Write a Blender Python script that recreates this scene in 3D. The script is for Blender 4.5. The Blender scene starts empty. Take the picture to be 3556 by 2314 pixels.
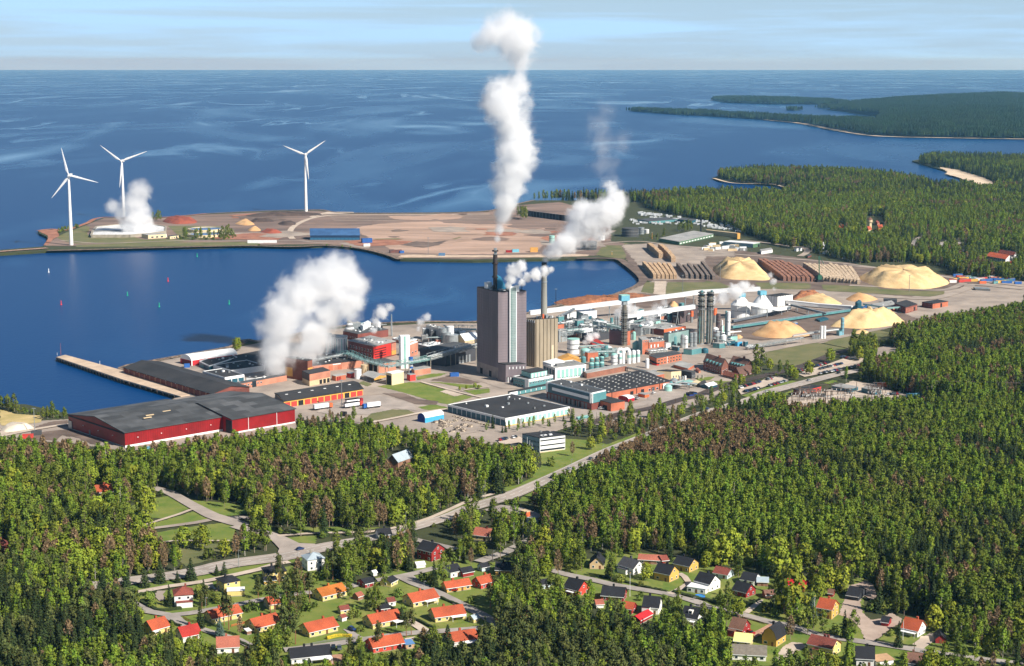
import bpy,bmesh,math,random
import numpy as np
from mathutils import Vector,Matrix
from mathutils.geometry import tessellate_polygon
random.seed(7)
RNG=np.random.default_rng(11)
scene=bpy.context.scene
COL=scene.collection
RAD=math.radians
# camera, world, sun, exposure
CAMZ,FPX,HOR=250.0,5800.0,215.0
PW,PH=3556.0,2314.0
PITCH=math.atan((PH/2-HOR)/FPX)
cam_data=bpy.data.cameras.new('camera')
cam_data.sensor_width=36.0
cam_data.lens=FPX*36.0/PW
cam_data.clip_start,cam_data.clip_end=1.0,200000.0
cam=bpy.data.objects.new('camera',cam_data)
COL.objects.link(cam)
cam.location=(0,0,CAMZ)
cam.rotation_euler=(math.pi/2-PITCH,0,0)
scene.camera=cam
SUN_AZ,SUN_EL=RAD(128),RAD(38)
world=bpy.data.worlds.new('World')
scene.world=world
world.use_nodes=True
wn,wl=world.node_tree.nodes,world.node_tree.links
wn.clear()
w_out=wn.new('ShaderNodeOutputWorld');w_bg=wn.new('ShaderNodeBackground')
w_sky=wn.new('ShaderNodeTexSky');w_sky.sky_type='NISHITA';w_sky.sun_disc=False
w_sky.sun_elevation=SUN_EL;w_sky.sun_rotation=SUN_AZ
w_sky.altitude=0;w_sky.air_density=1.0;w_sky.dust_density=0.4;w_sky.ozone_density=3.0
w_bg.inputs['Strength'].default_value=0.05
w_tc=wn.new('ShaderNodeTexCoord');w_map=wn.new('ShaderNodeMapping')
w_map.inputs['Scale'].default_value=(1.4,1.4,26.0)
w_map.inputs['Rotation'].default_value=(0.012,-0.02,0.0)
w_no=wn.new('ShaderNodeTexNoise');w_no.inputs['Scale'].default_value=2.6;w_no.inputs['Detail'].default_value=7
w_no.inputs['Roughness'].default_value=0.55;w_no.inputs['Distortion'].default_value=0.25
w_rp=wn.new('ShaderNodeMapRange');w_rp.inputs['From Min'].default_value=0.47;w_rp.inputs['From Max'].default_value=0.74
w_mul=wn.new('ShaderNodeMath');w_mul.operation='MULTIPLY';w_mul.inputs[1].default_value=1.2
w_mix=wn.new('ShaderNodeMix');w_mix.data_type='RGBA'
w_mix.inputs['B'].default_value=(7.2,11.4,16.2,1)
wl.new(w_tc.outputs['Generated'],w_map.inputs['Vector']);wl.new(w_map.outputs['Vector'],w_no.inputs['Vector'])
wl.new(w_no.outputs['Fac'],w_rp.inputs['Value']);wl.new(w_rp.outputs['Result'],w_mul.inputs[0])
w_sep=wn.new('ShaderNodeSeparateXYZ');w_veil=wn.new('ShaderNodeMapRange');w_veil.interpolation_type='SMOOTHSTEP'
w_veil.inputs['From Min'].default_value=0.0;w_veil.inputs['From Max'].default_value=0.16;w_veil.inputs['To Min'].default_value=0.66;w_veil.inputs['To Max'].default_value=0.0
w_add=wn.new('ShaderNodeMath');w_add.operation='MULTIPLY_ADD';w_add.use_clamp=True
wl.new(w_tc.outputs['Generated'],w_sep.inputs[0]);wl.new(w_sep.outputs['Z'],w_veil.inputs['Value'])
wl.new(w_veil.outputs['Result'],w_add.inputs[0]);wl.new(w_mul.outputs[0],w_add.inputs[1]);wl.new(w_veil.outputs['Result'],w_add.inputs[2])
wl.new(w_add.outputs[0],w_mix.inputs['Factor']);wl.new(w_sky.outputs['Color'],w_mix.inputs['A'])
wl.new(w_mix.outputs['Result'],w_bg.inputs['Color']);wl.new(w_bg.outputs['Background'],w_out.inputs['Surface'])
sun_data=bpy.data.lights.new('sun','SUN')
sun_data.energy=5.0;sun_data.angle=RAD(0.5);sun_data.color=(1.0,0.945,0.86)
sun=bpy.data.objects.new('sun',sun_data);COL.objects.link(sun)
SUN_DIR=Vector((math.cos(SUN_EL)*math.sin(SUN_AZ),math.cos(SUN_EL)*math.cos(SUN_AZ),math.sin(SUN_EL)))
sun.rotation_euler=SUN_DIR.to_track_quat('Z','Y').to_euler()
sun.location=(400,600,900)
scene.view_settings.view_transform='Standard'
scene.view_settings.look='None'
scene.view_settings.gamma=1.0
scene.view_settings.exposure=0.5
scene.view_settings.use_curve_mapping=False
cy=scene.cycles
cy.max_bounces=14;cy.diffuse_bounces=2;cy.glossy_bounces=2;cy.transmission_bounces=4
cy.transparent_max_bounces=6;cy.volume_bounces=14
cy.volume_step_rate=1.0;cy.volume_max_steps=256
cy.caustics_reflective=False;cy.caustics_refractive=False
cy.sample_clamp_indirect=8.0
# from a photo pixel to a place
CP,SP=math.cos(PITCH),math.sin(PITCH)
CR=dict(A=(0,700,.37815),B=(850,700,.37815),C=(1650,700,.37815),D=(2450,700,.2521),E=(2950,700,.25462),F=(0,1180,.29436),G=(600,1100,.29436),H=(1100,1080,.2521),I=(1600,960,.2521),J=(2100,940,.2521),K=(2550,960,.29436),L=(1500,1250,.33613),M=(2250,1150,.29436),N=(0,1480,.37815),O=(800,1480,.37815),P=(400,1850,.29953),Q=(1000,1850,.31933),R=(1700,1850,.31933),S=(2300,1850,.29953),T=(2700,1850,.35966),U=(2600,1200,.40168),W=(0,0,1.49412),X=(2356,0,.5042),Y=(1180,0,.5042),Z=(0,0,.5042),V=(0,0,1.0))
LAND=3.0
def src(k,x,y):
	a,b,c=CR[k]
	return a+x*c,b+y*c
def ray(px,py):
	u,v=(px-PW/2)/FPX,(py-PH/2)/FPX
	return Vector((u,CP-v*SP,-SP-v*CP))
def g(k,x,y,z=LAND):
	d=ray(*src(k,x,y))
	t=(z-CAMZ)/d.z
	return Vector((d.x*t,d.y*t,z))
def at_depth(k,x,y,Y):
	d=ray(*src(k,x,y));t=Y/d.y
	return Vector((d.x*t,Y,CAMZ+d.z*t))
def proj(p):
	p=np.asarray(p,float).reshape(-1,3)
	dz=p[:,2]-CAMZ
	depth=p[:,1]*CP-dz*SP
	v=-(p[:,1]*SP+dz*CP)/depth
	return np.stack([PW/2+FPX*p[:,0]/depth,PH/2+FPX*v],1)
def pxm(p):
	return FPX/(p[1]*CP+(CAMZ-p[2])*SP)
# materials
def srgb(r,g_,b):
	f=lambda c:(c/255/12.92)if c<=10 else ((c/255+.055)/1.055)**2.4
	return (f(r),f(g_),f(b))
MATS={}
def mat(name,c1,c2=None,scale=0.3,rough=0.8,bump=0.0,bscale=None,detail=5,metal=0.0,space='pos',rnd=0.0,stretch=None,lo=.35,hi=.65,spec=0.5):
	if name in MATS:return MATS[name]
	m=bpy.data.materials.new(name);m.use_nodes=True
	n,l=m.node_tree.nodes,m.node_tree.links
	b=n['Principled BSDF']
	b.inputs['Roughness'].default_value=rough;b.inputs['Metallic'].default_value=metal
	b.inputs['Specular IOR Level'].default_value=spec
	if c2 is None:c2=tuple(x*0.8 for x in c1)
	if space=='pos':vec=n.new('ShaderNodeNewGeometry').outputs['Position']
	else:vec=n.new('ShaderNodeTexCoord').outputs['Object']
	if stretch:
		mp=n.new('ShaderNodeMapping');mp.inputs['Scale'].default_value=stretch
		l.new(vec,mp.inputs['Vector']);vec=mp.outputs['Vector']
	no=n.new('ShaderNodeTexNoise');no.inputs['Scale'].default_value=scale;no.inputs['Detail'].default_value=detail
	no.inputs['Roughness'].default_value=0.62
	l.new(vec,no.inputs['Vector'])
	mr=n.new('ShaderNodeMapRange');mr.inputs['From Min'].default_value=lo;mr.inputs['From Max'].default_value=hi
	l.new(no.outputs['Fac'],mr.inputs['Value'])
	mx=n.new('ShaderNodeMix');mx.data_type='RGBA'
	mx.inputs['A'].default_value=(*c1,1);mx.inputs['B'].default_value=(*c2,1)
	l.new(mr.outputs['Result'],mx.inputs['Factor'])
	out=mx.outputs['Result']
	if rnd:
		oi=n.new('ShaderNodeObjectInfo');hs=n.new('ShaderNodeHueSaturation')
		r1=n.new('ShaderNodeMapRange');r1.inputs['To Min'].default_value=1-rnd;r1.inputs['To Max'].default_value=1+rnd
		l.new(oi.outputs['Random'],r1.inputs['Value']);l.new(r1.outputs['Result'],hs.inputs['Value'])
		m7=n.new('ShaderNodeMath');m7.operation='MULTIPLY';m7.inputs[1].default_value=7.31
		fr=n.new('ShaderNodeMath');fr.operation='FRACT'
		r2=n.new('ShaderNodeMapRange');r2.inputs['To Min'].default_value=0.5-rnd*.06;r2.inputs['To Max'].default_value=0.5+rnd*.05
		l.new(oi.outputs['Random'],m7.inputs[0]);l.new(m7.outputs[0],fr.inputs[0]);l.new(fr.outputs[0],r2.inputs['Value'])
		l.new(r2.outputs['Result'],hs.inputs['Hue'])
		l.new(out,hs.inputs['Color']);out=hs.outputs['Color']
	l.new(out,b.inputs['Base Color'])
	if bump:
		bn=n.new('ShaderNodeTexNoise');bn.inputs['Scale'].default_value=bscale or scale*4;bn.inputs['Detail'].default_value=3
		l.new(vec,bn.inputs['Vector'])
		bp=n.new('ShaderNodeBump');bp.inputs['Strength'].default_value=bump;bp.inputs['Distance'].default_value=0.3
		l.new(bn.outputs['Fac'],bp.inputs['Height']);l.new(bp.outputs['Normal'],b.inputs['Normal'])
	m.diffuse_color=(*c1,1)
	MATS[name]=m
	return m
def M(name,rgb,var=.18,**k):
	c=srgb(*rgb);return mat(name,c,tuple(x*(1-var)for x in c),**{**dict(scale=.25),**k})
def brick_mat(name,c1,c2,mortar,w,h,ms,rough=.85,bump=.3,bias=0.0):
	if name in MATS:return MATS[name]
	m=bpy.data.materials.new(name);m.use_nodes=True
	n,l=m.node_tree.nodes,m.node_tree.links
	b=n['Principled BSDF'];b.inputs['Roughness'].default_value=rough
	uv=n.new('ShaderNodeUVMap').outputs['UV']
	br=n.new('ShaderNodeTexBrick');br.inputs['Scale'].default_value=1.0
	br.inputs['Color1'].default_value=(*c1,1);br.inputs['Color2'].default_value=(*c2,1);br.inputs['Mortar'].default_value=(*mortar,1)
	br.inputs['Mortar Size'].default_value=ms;br.inputs['Brick Width'].default_value=w;br.inputs['Row Height'].default_value=h
	br.inputs['Bias'].default_value=bias
	l.new(uv,br.inputs['Vector'])
	no=n.new('ShaderNodeTexNoise');no.inputs['Scale'].default_value=0.12;no.inputs['Detail'].default_value=6
	l.new(n.new('ShaderNodeNewGeometry').outputs['Position'],no.inputs['Vector'])
	mr=n.new('ShaderNodeMapRange');mr.inputs['From Min'].default_value=.3;mr.inputs['From Max'].default_value=.7
	mr.inputs['To Min'].default_value=.72;mr.inputs['To Max'].default_value=1.12
	l.new(no.outputs['Fac'],mr.inputs['Value'])
	mu=n.new('ShaderNodeMix');mu.data_type='RGBA';mu.blend_type='MULTIPLY';mu.inputs['Factor'].default_value=1
	l.new(br.outputs['Color'],mu.inputs['A']);l.new(mr.outputs['Result'],mu.inputs['B'])
	l.new(mu.outputs['Result'],b.inputs['Base Color'])
	bp=n.new('ShaderNodeBump');bp.inputs['Strength'].default_value=bump;bp.inputs['Distance'].default_value=.05;bp.invert=True
	l.new(br.outputs['Fac'],bp.inputs['Height']);l.new(bp.outputs['Normal'],b.inputs['Normal'])
	MATS[name]=m
	return m
# mesh helpers
class MB:
	def __init__(s):s.v,s.f,s.uv,s.mi=[],[],[],[]
	def poly(s,pts,uv=None,mi=0):
		i=len(s.v);s.v+=[tuple(p)for p in pts];s.f.append(tuple(range(i,i+len(pts))));s.mi.append(mi)
		if uv is None:
			p=[Vector(q)for q in pts];e=(p[1]-p[0]);nn=Vector((0,0,0))
			for a in range(1,len(p)-1):nn+=(p[a]-p[0]).cross(p[a+1]-p[0])
			nn=nn.normalized()if nn.length>1e-9 else Vector((0,0,1))
			up=Vector((0,0,1))if abs(nn.z)<.95 else None
			ux=up.cross(nn).normalized()if up else e.normalized()
			uy=nn.cross(ux)
			uv=[(q.dot(ux),q.dot(uy))for q in p]
		s.uv+=uv
	def prism(s,base,z0,z1,mi=0,top=True,bottom=False):
		b=[Vector((p[0],p[1],z0))for p in base];t=[Vector((p[0],p[1],z1))for p in base]
		area=sum(b[i].x*b[i-1].y-b[i-1].x*b[i].y for i in range(len(b)))
		if area>0:b.reverse();t.reverse()
		n=len(b)
		for i in range(n):
			j=(i+1)%n;s.poly([b[i],b[j],t[j],t[i]],mi=mi)
		if top:s.poly(t,mi=mi)
		if bottom:s.poly(b[::-1],mi=mi)
		return s
	def box(s,c,sx,sy,sz,rz=0,mi=0):
		ca,sa=math.cos(rz),math.sin(rz)
		q=[(c[0]+ca*x-sa*y,c[1]+sa*x+ca*y)for x,y in ((-sx/2,-sy/2),(sx/2,-sy/2),(sx/2,sy/2),(-sx/2,sy/2))]
		return s.prism(q,c[2],c[2]+sz,mi=mi,bottom=True)
	def tube(s,a,b,r0,r1=None,n=8,caps=True,mi=0):
		a,b=Vector(a),Vector(b);r1=r0 if r1 is None else r1
		d=(b-a).normalized();x=d.orthogonal().normalized();y=d.cross(x)
		ra=[a+(x*math.cos(t)+y*math.sin(t))*r0 for t in [2*math.pi*i/n for i in range(n)]]
		rb=[b+(x*math.cos(t)+y*math.sin(t))*r1 for t in [2*math.pi*i/n for i in range(n)]]
		for i in range(n):
			j=(i+1)%n;s.poly([ra[i],ra[j],rb[j],rb[i]],mi=mi)
		if caps:s.poly(rb,mi=mi);s.poly(ra[::-1],mi=mi)
		return s
	def lathe(s,c,prof,n=20,mi=0):
		for (r0,z0),(r1,z1)in zip(prof,prof[1:]):
			for i in range(n):
				a0,a1=2*math.pi*i/n,2*math.pi*(i+1)/n
				P_=lambda r,z,a:Vector((c[0]+r*math.cos(a),c[1]+r*math.sin(a),c[2]+z))
				q=[P_(r0,z0,a0),P_(r0,z0,a1),P_(r1,z1,a1),P_(r1,z1,a0)]
				if r1<1e-6:q=q[:3]
				elif r0<1e-6:q=[q[0],q[2],q[3]]
				s.poly(q,mi=mi)
		return s
	def mesh(s,name,*mats,smooth=False):
		me=bpy.data.meshes.new(name)
		me.from_pydata(s.v,[],s.f)
		u=me.uv_layers.new(name='UVMap')
		if s.uv:u.data.foreach_set('uv',np.array(s.uv,dtype=np.float32).ravel())
		for m in mats:me.materials.append(m)
		if len(mats)>1:me.polygons.foreach_set('material_index',s.mi)
		if smooth:
			me.polygons.foreach_set('use_smooth',[True]*len(me.polygons))
		me.update()
		return me
	def build(s,name,m,parent=None,smooth=False,**kw):
		me=s.mesh(name,*(m if isinstance(m,(list,tuple))else (m,)),smooth=smooth)
		o=bpy.data.objects.new(name,me);COL.objects.link(o)
		if parent is not None:
			o.parent=parent;o.matrix_parent_inverse=Matrix.Translation(-parent.location)if parent.rotation_euler.z==0 else parent_world(parent).inverted()
		tag(o,**kw)
		return o
def parent_world(p):
	m=Matrix.Translation(p.location)@p.rotation_euler.to_matrix().to_4x4()
	return m
def tag(o,label=None,cat=None,group=None,kind=None):
	if label:o['label']=label
	if cat:o['category']=cat
	if group:o['group']=group
	if kind:o['kind']=kind
	return o
def thing(name,label,cat,loc=(0,0,0),rz=0,group=None):
	o=bpy.data.objects.new(name,None);COL.objects.link(o)
	o.location=loc;o.rotation_euler=(0,0,rz);o.empty_display_size=0.5
	return tag(o,label,cat,group)
def local(name,mb_or_mesh,m,parent,smooth=False,loc=None,rz=0.0):
	me=mb_or_mesh if isinstance(mb_or_mesh,bpy.types.Mesh)else mb_or_mesh.mesh(name,*(m if isinstance(m,(list,tuple))else (m,)),smooth=smooth)
	o=bpy.data.objects.new(name,me);COL.objects.link(o);o.parent=parent
	if loc is not None:o.location=loc
	if rz:o.rotation_euler=(0,0,rz)
	return o
def copy_tree(o,parent=None):
	c=o.copy();COL.objects.link(c);c.parent=parent
	for ch in o.children:copy_tree(ch,c)
	return c
# the mask of what must stay in view (keeps woods off roads, yards, buildings)
MS=4.0
MW,MH=int(PW/MS)+2,int(PH/MS)+2
CLEAR=np.zeros((MH,MW),bool)
ZONE=np.zeros((MH,MW),np.int16)
_yy,_xx=np.mgrid[0:MH,0:MW]
def raster(poly):
	p=np.asarray(poly,float)/MS
	x0,x1=int(max(0,p[:,0].min()-1)),int(min(MW-1,p[:,0].max()+2))
	y0,y1=int(max(0,p[:,1].min()-1)),int(min(MH-1,p[:,1].max()+2))
	if x1<=x0 or y1<=y0:return None
	xs,ys=_xx[y0:y1,x0:x1]+.5,_yy[y0:y1,x0:x1]+.5
	ins=np.zeros(xs.shape,bool)
	for i in range(len(p)):
		xa,ya=p[i-1];xb,yb=p[i]
		if ya==yb:continue
		c=((ya>ys)!=(yb>ys))&(xs<(xb-xa)*(ys-ya)/(yb-ya)+xa)
		ins^=c
	return (slice(y0,y1),slice(x0,x1)),ins
def clear_px(poly):
	r=raster(poly)
	if r:CLEAR[r[0]]|=r[1]
def clear_world(pts):clear_px(proj([tuple(p)for p in pts]))
def clear_block(base,z0,z1):
	b=[(p[0],p[1],z0)for p in base];t=[(p[0],p[1],z1)for p in base]
	for i in range(len(b)):
		clear_world([b[i-1],b[i],t[i],t[i-1]])
	clear_world(t)
# flat ground pieces
def smooth_line(pts,closed=False,step=6.0):
	p=[Vector(q)for q in pts];out=[]
	n=len(p)
	for i in range(n if closed else n-1):
		p0=p[i-1]if (i>0 or closed)else p[i]
		p1,p2=p[i],p[(i+1)%n]
		p3=p[(i+2)%n]if (i+2<n or closed)else p2
		m=max(1,min(24,int((p2-p1).length/step)))
		for a in range(m):
			t=a/m
			out.append(0.5*((2*p1)+(p2-p0)*t+(2*p0-5*p1+4*p2-p3)*t*t+(3*p1-p0-3*p2+p3)*t**3))
	if not closed:out.append(p[-1])
	return out
_lay=[0]
def nz(z):
	_lay[0]+=1;return z+(_lay[0]%23)*.0045
def flat(name,pts,z,m,clear=False,rough_edge=0.0,kind='structure',smooth=False,skirt=None,**kw):
	q=[Vector((p[0],p[1],0))for p in pts]
	if z>2:z=nz(z)
	if smooth:q=smooth_line(q,True,8)
	if rough_edge:
		r=[]
		for i in range(len(q)):
			a,b=q[i],q[(i+1)%len(q)];n=max(1,min(60,int((b-a).length/(rough_edge*2.2))))
			d=(b-a);nn=Vector((-d.y,d.x,0)).normalized()if d.length>0 else Vector((0,0,0))
			for k in range(n):
				r.append(a+d*k/n+nn*random.uniform(-1,1)*rough_edge*(0.35 if k==0 else 1))
		q=r
	P3=[Vector((p.x,p.y,z))for p in q]
	mb=MB()
	tris=tessellate_polygon([P3])
	me=bpy.data.meshes.new(name)
	v=[tuple(p)for p in P3];f=[]
	for t in tris:
		a,b,c=[P3[i]for i in t]
		f.append(t if (b-a).cross(c-a).z>0 else (t[0],t[2],t[1]))
	if skirt is not None:
		n=len(P3);v+=[(p.x,p.y,skirt)for p in P3]
		f+=[(i,n+i,n+(i+1)%n,(i+1)%n)for i in range(n)]
	me.from_pydata(v,[],f);me.materials.append(m);me.update()
	o=bpy.data.objects.new(name,me);COL.objects.link(o);tag(o,kind=kind,**kw)
	if clear:clear_world(P3)
	return o
def area(name,k,pts,m,lay=0,clear=True,rough_edge=0.6,**kw):
	return flat(name,[g(k,x,y)for x,y in pts],LAND+.06*(lay+1),m,clear,rough_edge,**kw)
def ribbon_pts(line,w):
	L_,R_=[],[]
	for i,p in enumerate(line):
		d=(line[min(i+1,len(line)-1)]-line[max(i-1,0)]);d.z=0;d.normalize()
		n=Vector((-d.y,d.x,0));ww=w[i]if isinstance(w,list)else w
		L_.append(p+n*ww/2);R_.append(p-n*ww/2)
	return L_,R_
def ribbon(name,pts,w,m,z,clear=True,kind='structure',thick=0.0,**kw):
	z=nz(z)
	if isinstance(w,(list,tuple)):
		q=[Vector((p[0],p[1],ww))for p,ww in zip(pts,w)]
		q=smooth_line(q);wl_=[p.z for p in q]
	else:
		q=smooth_line([Vector((p[0],p[1],0))for p in pts]);wl_=w
	q=[Vector((p.x,p.y,z))for p in q]
	a,b=ribbon_pts(q,wl_)
	mb=MB()
	for i in range(len(q)-1):
		mb.poly([b[i],b[i+1],a[i+1],a[i]])
		if clear:clear_world([b[i],b[i+1],a[i+1],a[i]])
	o=mb.build(name,m,kind=kind,**kw)
	return o,q
# sea
def sea_material():
	m=bpy.data.materials.new('sea_water');m.use_nodes=True
	n,l=m.node_tree.nodes,m.node_tree.links
	b=n['Principled BSDF']
	pos=n.new('ShaderNodeNewGeometry').outputs['Position']
	def noise(scale,stretch,det=4,dist=0.0,rough=.55,rot=0.0):
		mp=n.new('ShaderNodeMapping');mp.inputs['Scale'].default_value=stretch;mp.inputs['Rotation'].default_value=(0,0,rot)
		l.new(pos,mp.inputs['Vector'])
		t=n.new('ShaderNodeTexNoise');t.inputs['Scale'].default_value=scale;t.inputs['Detail'].default_value=det
		t.inputs['Distortion'].default_value=dist;t.inputs['Roughness'].default_value=rough
		l.new(mp.outputs['Vector'],t.inputs['Vector']);return t.outputs['Fac']
	def rng(v,a,b_,c=0.0,d=1.0):
		r=n.new('ShaderNodeMapRange');r.inputs['From Min'].default_value=a;r.inputs['From Max'].default_value=b_
		r.inputs['To Min'].default_value=c;r.inputs['To Max'].default_value=d;l.new(v,r.inputs['Value']);return r.outputs['Result']
	def math_(op,a,b_):
		q=n.new('ShaderNodeMath');q.operation=op
		for i,v in enumerate((a,b_)):
			if isinstance(v,float):q.inputs[i].default_value=v
			else:l.new(v,q.inputs[i])
		return q.outputs[0]
	a=noise(0.0004,(1.0,0.24,1),3,2.2,.5,.25)
	ridge=rng(math_('ABSOLUTE',math_('SUBTRACT',a,.5),0.0),0.0,0.035,1.0,0.0)
	a2=noise(0.0011,(0.9,0.22,1),4,1.6,.55,-.2)
	ridge2=rng(math_('ABSOLUTE',math_('SUBTRACT',a2,.52),0.0),0.0,0.03,1.0,0.0)
	gate=rng(noise(0.0007,(1,.8,1),2),.45,.62)
	broad=rng(noise(0.0016,(.8,.28,1),5,1.2),.48,.72)
	slick=math_('MAXIMUM',math_('MULTIPLY',math_('MAXIMUM',ridge,ridge2),gate),math_('MULTIPLY',broad,.55))
	rough=rng(slick,0,1,.3,.14);l.new(rough,b.inputs['Roughness'])
	deep,pale=srgb(0,58,112),srgb(16,98,152)  # the slicks' paler base colour paints in part of their sky reflection
	mx=n.new('ShaderNodeMix');mx.data_type='RGBA'
	mx.inputs['A'].default_value=(*deep,1);mx.inputs['B'].default_value=(*pale,1)
	l.new(slick,mx.inputs['Factor']);l.new(mx.outputs['Result'],b.inputs['Base Color'])
	b.inputs['IOR'].default_value=1.33;b.inputs['Specular IOR Level'].default_value=0.12
	w=noise(0.22,(1,.7,1),3,.4)
	bp=n.new('ShaderNodeBump');bp.inputs['Distance'].default_value=0.5
	l.new(rng(slick,0,1,.42,.12),bp.inputs['Strength']);l.new(w,bp.inputs['Height']);l.new(bp.outputs['Normal'],b.inputs['Normal'])
	return m
SEA_FAR=52000.0;HAZE=3.0e-5
flat('sea',[(-60000,-1500),(60000,-1500),(60000,SEA_FAR),(-60000,SEA_FAR)],0.0,sea_material())
# ground colours
m_floor=M('forest_floor',(66,72,36),.4,scale=.08,rough=1,lo=.3,hi=.7)
m_lawn=mat('lawn',srgb(92,116,36),srgb(124,130,58),scale=.09,rough=1,bump=.3,bscale=1.5)
m_dry=mat('dry_grass',srgb(122,116,78),srgb(92,100,56),scale=.04,rough=1,bump=.3,bscale=1.2)
m_straw=mat('straw_grass',srgb(206,182,128),srgb(166,150,92),scale=.06,rough=1)
m_yard=mat('yard_gravel',srgb(176,162,148),srgb(142,130,120),scale=.035,rough=.95,detail=8)
m_dirt=mat('dark_dirt',srgb(128,110,98),srgb(92,78,70),scale=.045,rough=1,detail=8)
m_field=mat('reclaimed_field',srgb(196,164,144),srgb(150,126,108),scale=.02,rough=1,detail=9,stretch=(.35,1,1))
m_brownf=mat('brown_heath',srgb(150,126,112),srgb(98,84,76),scale=.022,rough=1,detail=9,stretch=(.3,1,1))
m_asph=mat('asphalt',srgb(180,167,156),srgb(150,140,131),scale=.06,rough=.9,detail=8)
m_asphd=mat('village_asphalt',srgb(174,165,156),srgb(146,138,131),scale=.1,rough=.9,detail=8)
m_pale=mat('pale_gravel',srgb(206,190,172),srgb(178,162,146),scale=.08,rough=1,detail=8)
m_conc=mat('concrete_deck',srgb(214,190,164),srgb(182,160,138),scale=.1,rough=.9,detail=8)
m_rock=mat('riprap',srgb(150,128,110),srgb(70,60,52),scale=.35,rough=1,bump=.8,bscale=.6,detail=3,lo=.42,hi=.6)
m_redsand=mat('red_sand',srgb(176,122,96),srgb(140,92,72),scale=.06,rough=1)
m_rail=mat('rail_ballast',srgb(84,72,66),srgb(62,54,50),scale=.1,rough=1)
m_white=M('white_paint',(236,238,238),.08,rough=.6)
m_mark=M('road_paint',(222,222,216),.2,scale=.6)
SHORE=[(-300,925),(0,938),(60,940),(160,962),(300,955),(420,922),(437,918),(284,876),(284,862),(300,850),(420,828),(540,806),(575,790),(600,794),(700,775),(760,762),(880,752),(1000,748),(1110,748),(1230,728),(1290,712),(1350,697),(1420,688),(1480,666),(1494,654),(1485,638),(1455,614),(1430,602),(1340,601),(1100,606),(930,603),(900,592),(840,578),(760,571),(680,574),(560,572),(340,577),(200,581),(110,583),(0,590),(-260,602),(-260,592),(0,581),(100,573),(116,562),(108,550),(92,543),(88,537),(120,533),(150,536),(200,520),(240,506),(370,506),(480,497),(560,493),(640,490),(740,488),(800,495),(1000,495),(1130,491),(1200,475),(1240,466),(1320,466),(1450,463),(1640,453),(1740,456),(1810,455),(1850,441),(1830,433),(1760,427),(1720,424),(1680,420),(1657,413),(1680,406),(1760,399),(1900,402),(2000,406),(2120,420),(2160,432),(2210,438),(2310,436),(2270,424),(2230,412),(2195,396),(2140,380),(2120,374),(2160,365),(2280,369),(2420,373),(2760,378)]
shore_w=[g('W',x,y)for x,y in SHORE]
land_pts=shore_w+[Vector((1500,900,0)),Vector((700,200,0)),Vector((-700,200,0)),Vector((-1000,900,0))]
flat('ground',land_pts,LAND,m_floor,skirt=-3.0)
def shoreline(a,b,w=7,m=None,dz=.35):
	i,j=SHORE.index(a),SHORE.index(b)
	ribbon('rock_embankment',shore_w[i:j+1],w,m or m_rock,LAND+dz,clear=False)
shoreline((284,862),(1480,666),8)
shoreline((1480,666),(1340,601),9,m_dirt)
shoreline((930,603),(110,583),9)
shoreline((88,537),(480,497),8,m_redsand)
shoreline((480,497),(1240,466),7)
bw=[g('W',x,y)for x,y in ((-240,598),(-60,590),(40,583),(110,578))]
ribbon('breakwater',bw,11,mat('breakwater_stone',srgb(196,160,138),srgb(120,96,82),scale=.4,rough=1,bump=.8,bscale=.7,detail=3),LAND+.9,clear=False)
m_farfloor=M('far_woodland_floor',(34,50,34),.3,scale=.004,rough=1)
m_sand=M('beach_sand',(226,204,176),.2,scale=.01,rough=1)
def farland(name,pts,z=2.0):
	return flat(name,[g('X',x,y,z)for x,y in pts],z,m_farfloor,skirt=-2)
SPIT=[(-331,764),(0,790),(300,805),(600,825),(850,850),(1080,895),(1300,930),(1500,942),(1900,950),(2700,962),(2700,668),(2300,655),(1900,668),(1800,680),(1560,688),(1400,705),(1230,722),(1150,738),(1020,754),(1140,768),(1250,785),(1420,806),(1370,850),(1250,846),(1050,836),(830,824),(690,812),(560,802),(250,784),(0,772),(-331,761)]
ISLE=[(235,690),(320,706),(480,713),(650,718),(900,719),(1160,720),(1150,710),(1000,700),(900,694),(700,684),(320,678)]
SKERRY=[(740,757),(800,761),(840,758),(800,754)]
SKERRY2=[(960,742),(1000,747),(1040,742),(1000,738)]
for nm,pl in (('peninsula',SPIT),('island',ISLE),('skerry',SKERRY),('skerry',SKERRY2)):farland(nm,pl)
ribbon('beach',[g('X',x,y,2)for x,y in ((600,826),(850,851),(1080,896),(1300,931),(1500,943),(1900,951),(2600,962))],26,m_sand,2.3,clear=False)
ribbon('beach',[g('X',x,y,2)for x,y in ((980,722),(1150,724))],30,m_sand,2.3,clear=False)
flat('beach',[g('X',x,y)for x,y in ((1790,1150),(1900,1165),(2000,1195),(2100,1225),(2200,1275),(2080,1275),(1960,1235),(1840,1200),(1850,1180))],LAND+.3,m_sand,clear=True,rough_edge=3)
ribbon('beach',[g('X',x,y)for x,y in ((240,1228),(380,1262),(640,1270),(740,1292),(860,1308))],7,m_sand,LAND+.3,clear=False)
flat('clearing',[g('X',x,y,2)for x,y in ((2000,770),(2190,772),(2190,786),(2010,784))],2.4,m_sand,clear=True)
flat('clearing',[g('X',x,y,2)for x,y in ((1640,868),(1720,870),(1840,876),(1830,880),(1650,874))],2.4,m_sand,clear=True)
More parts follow.
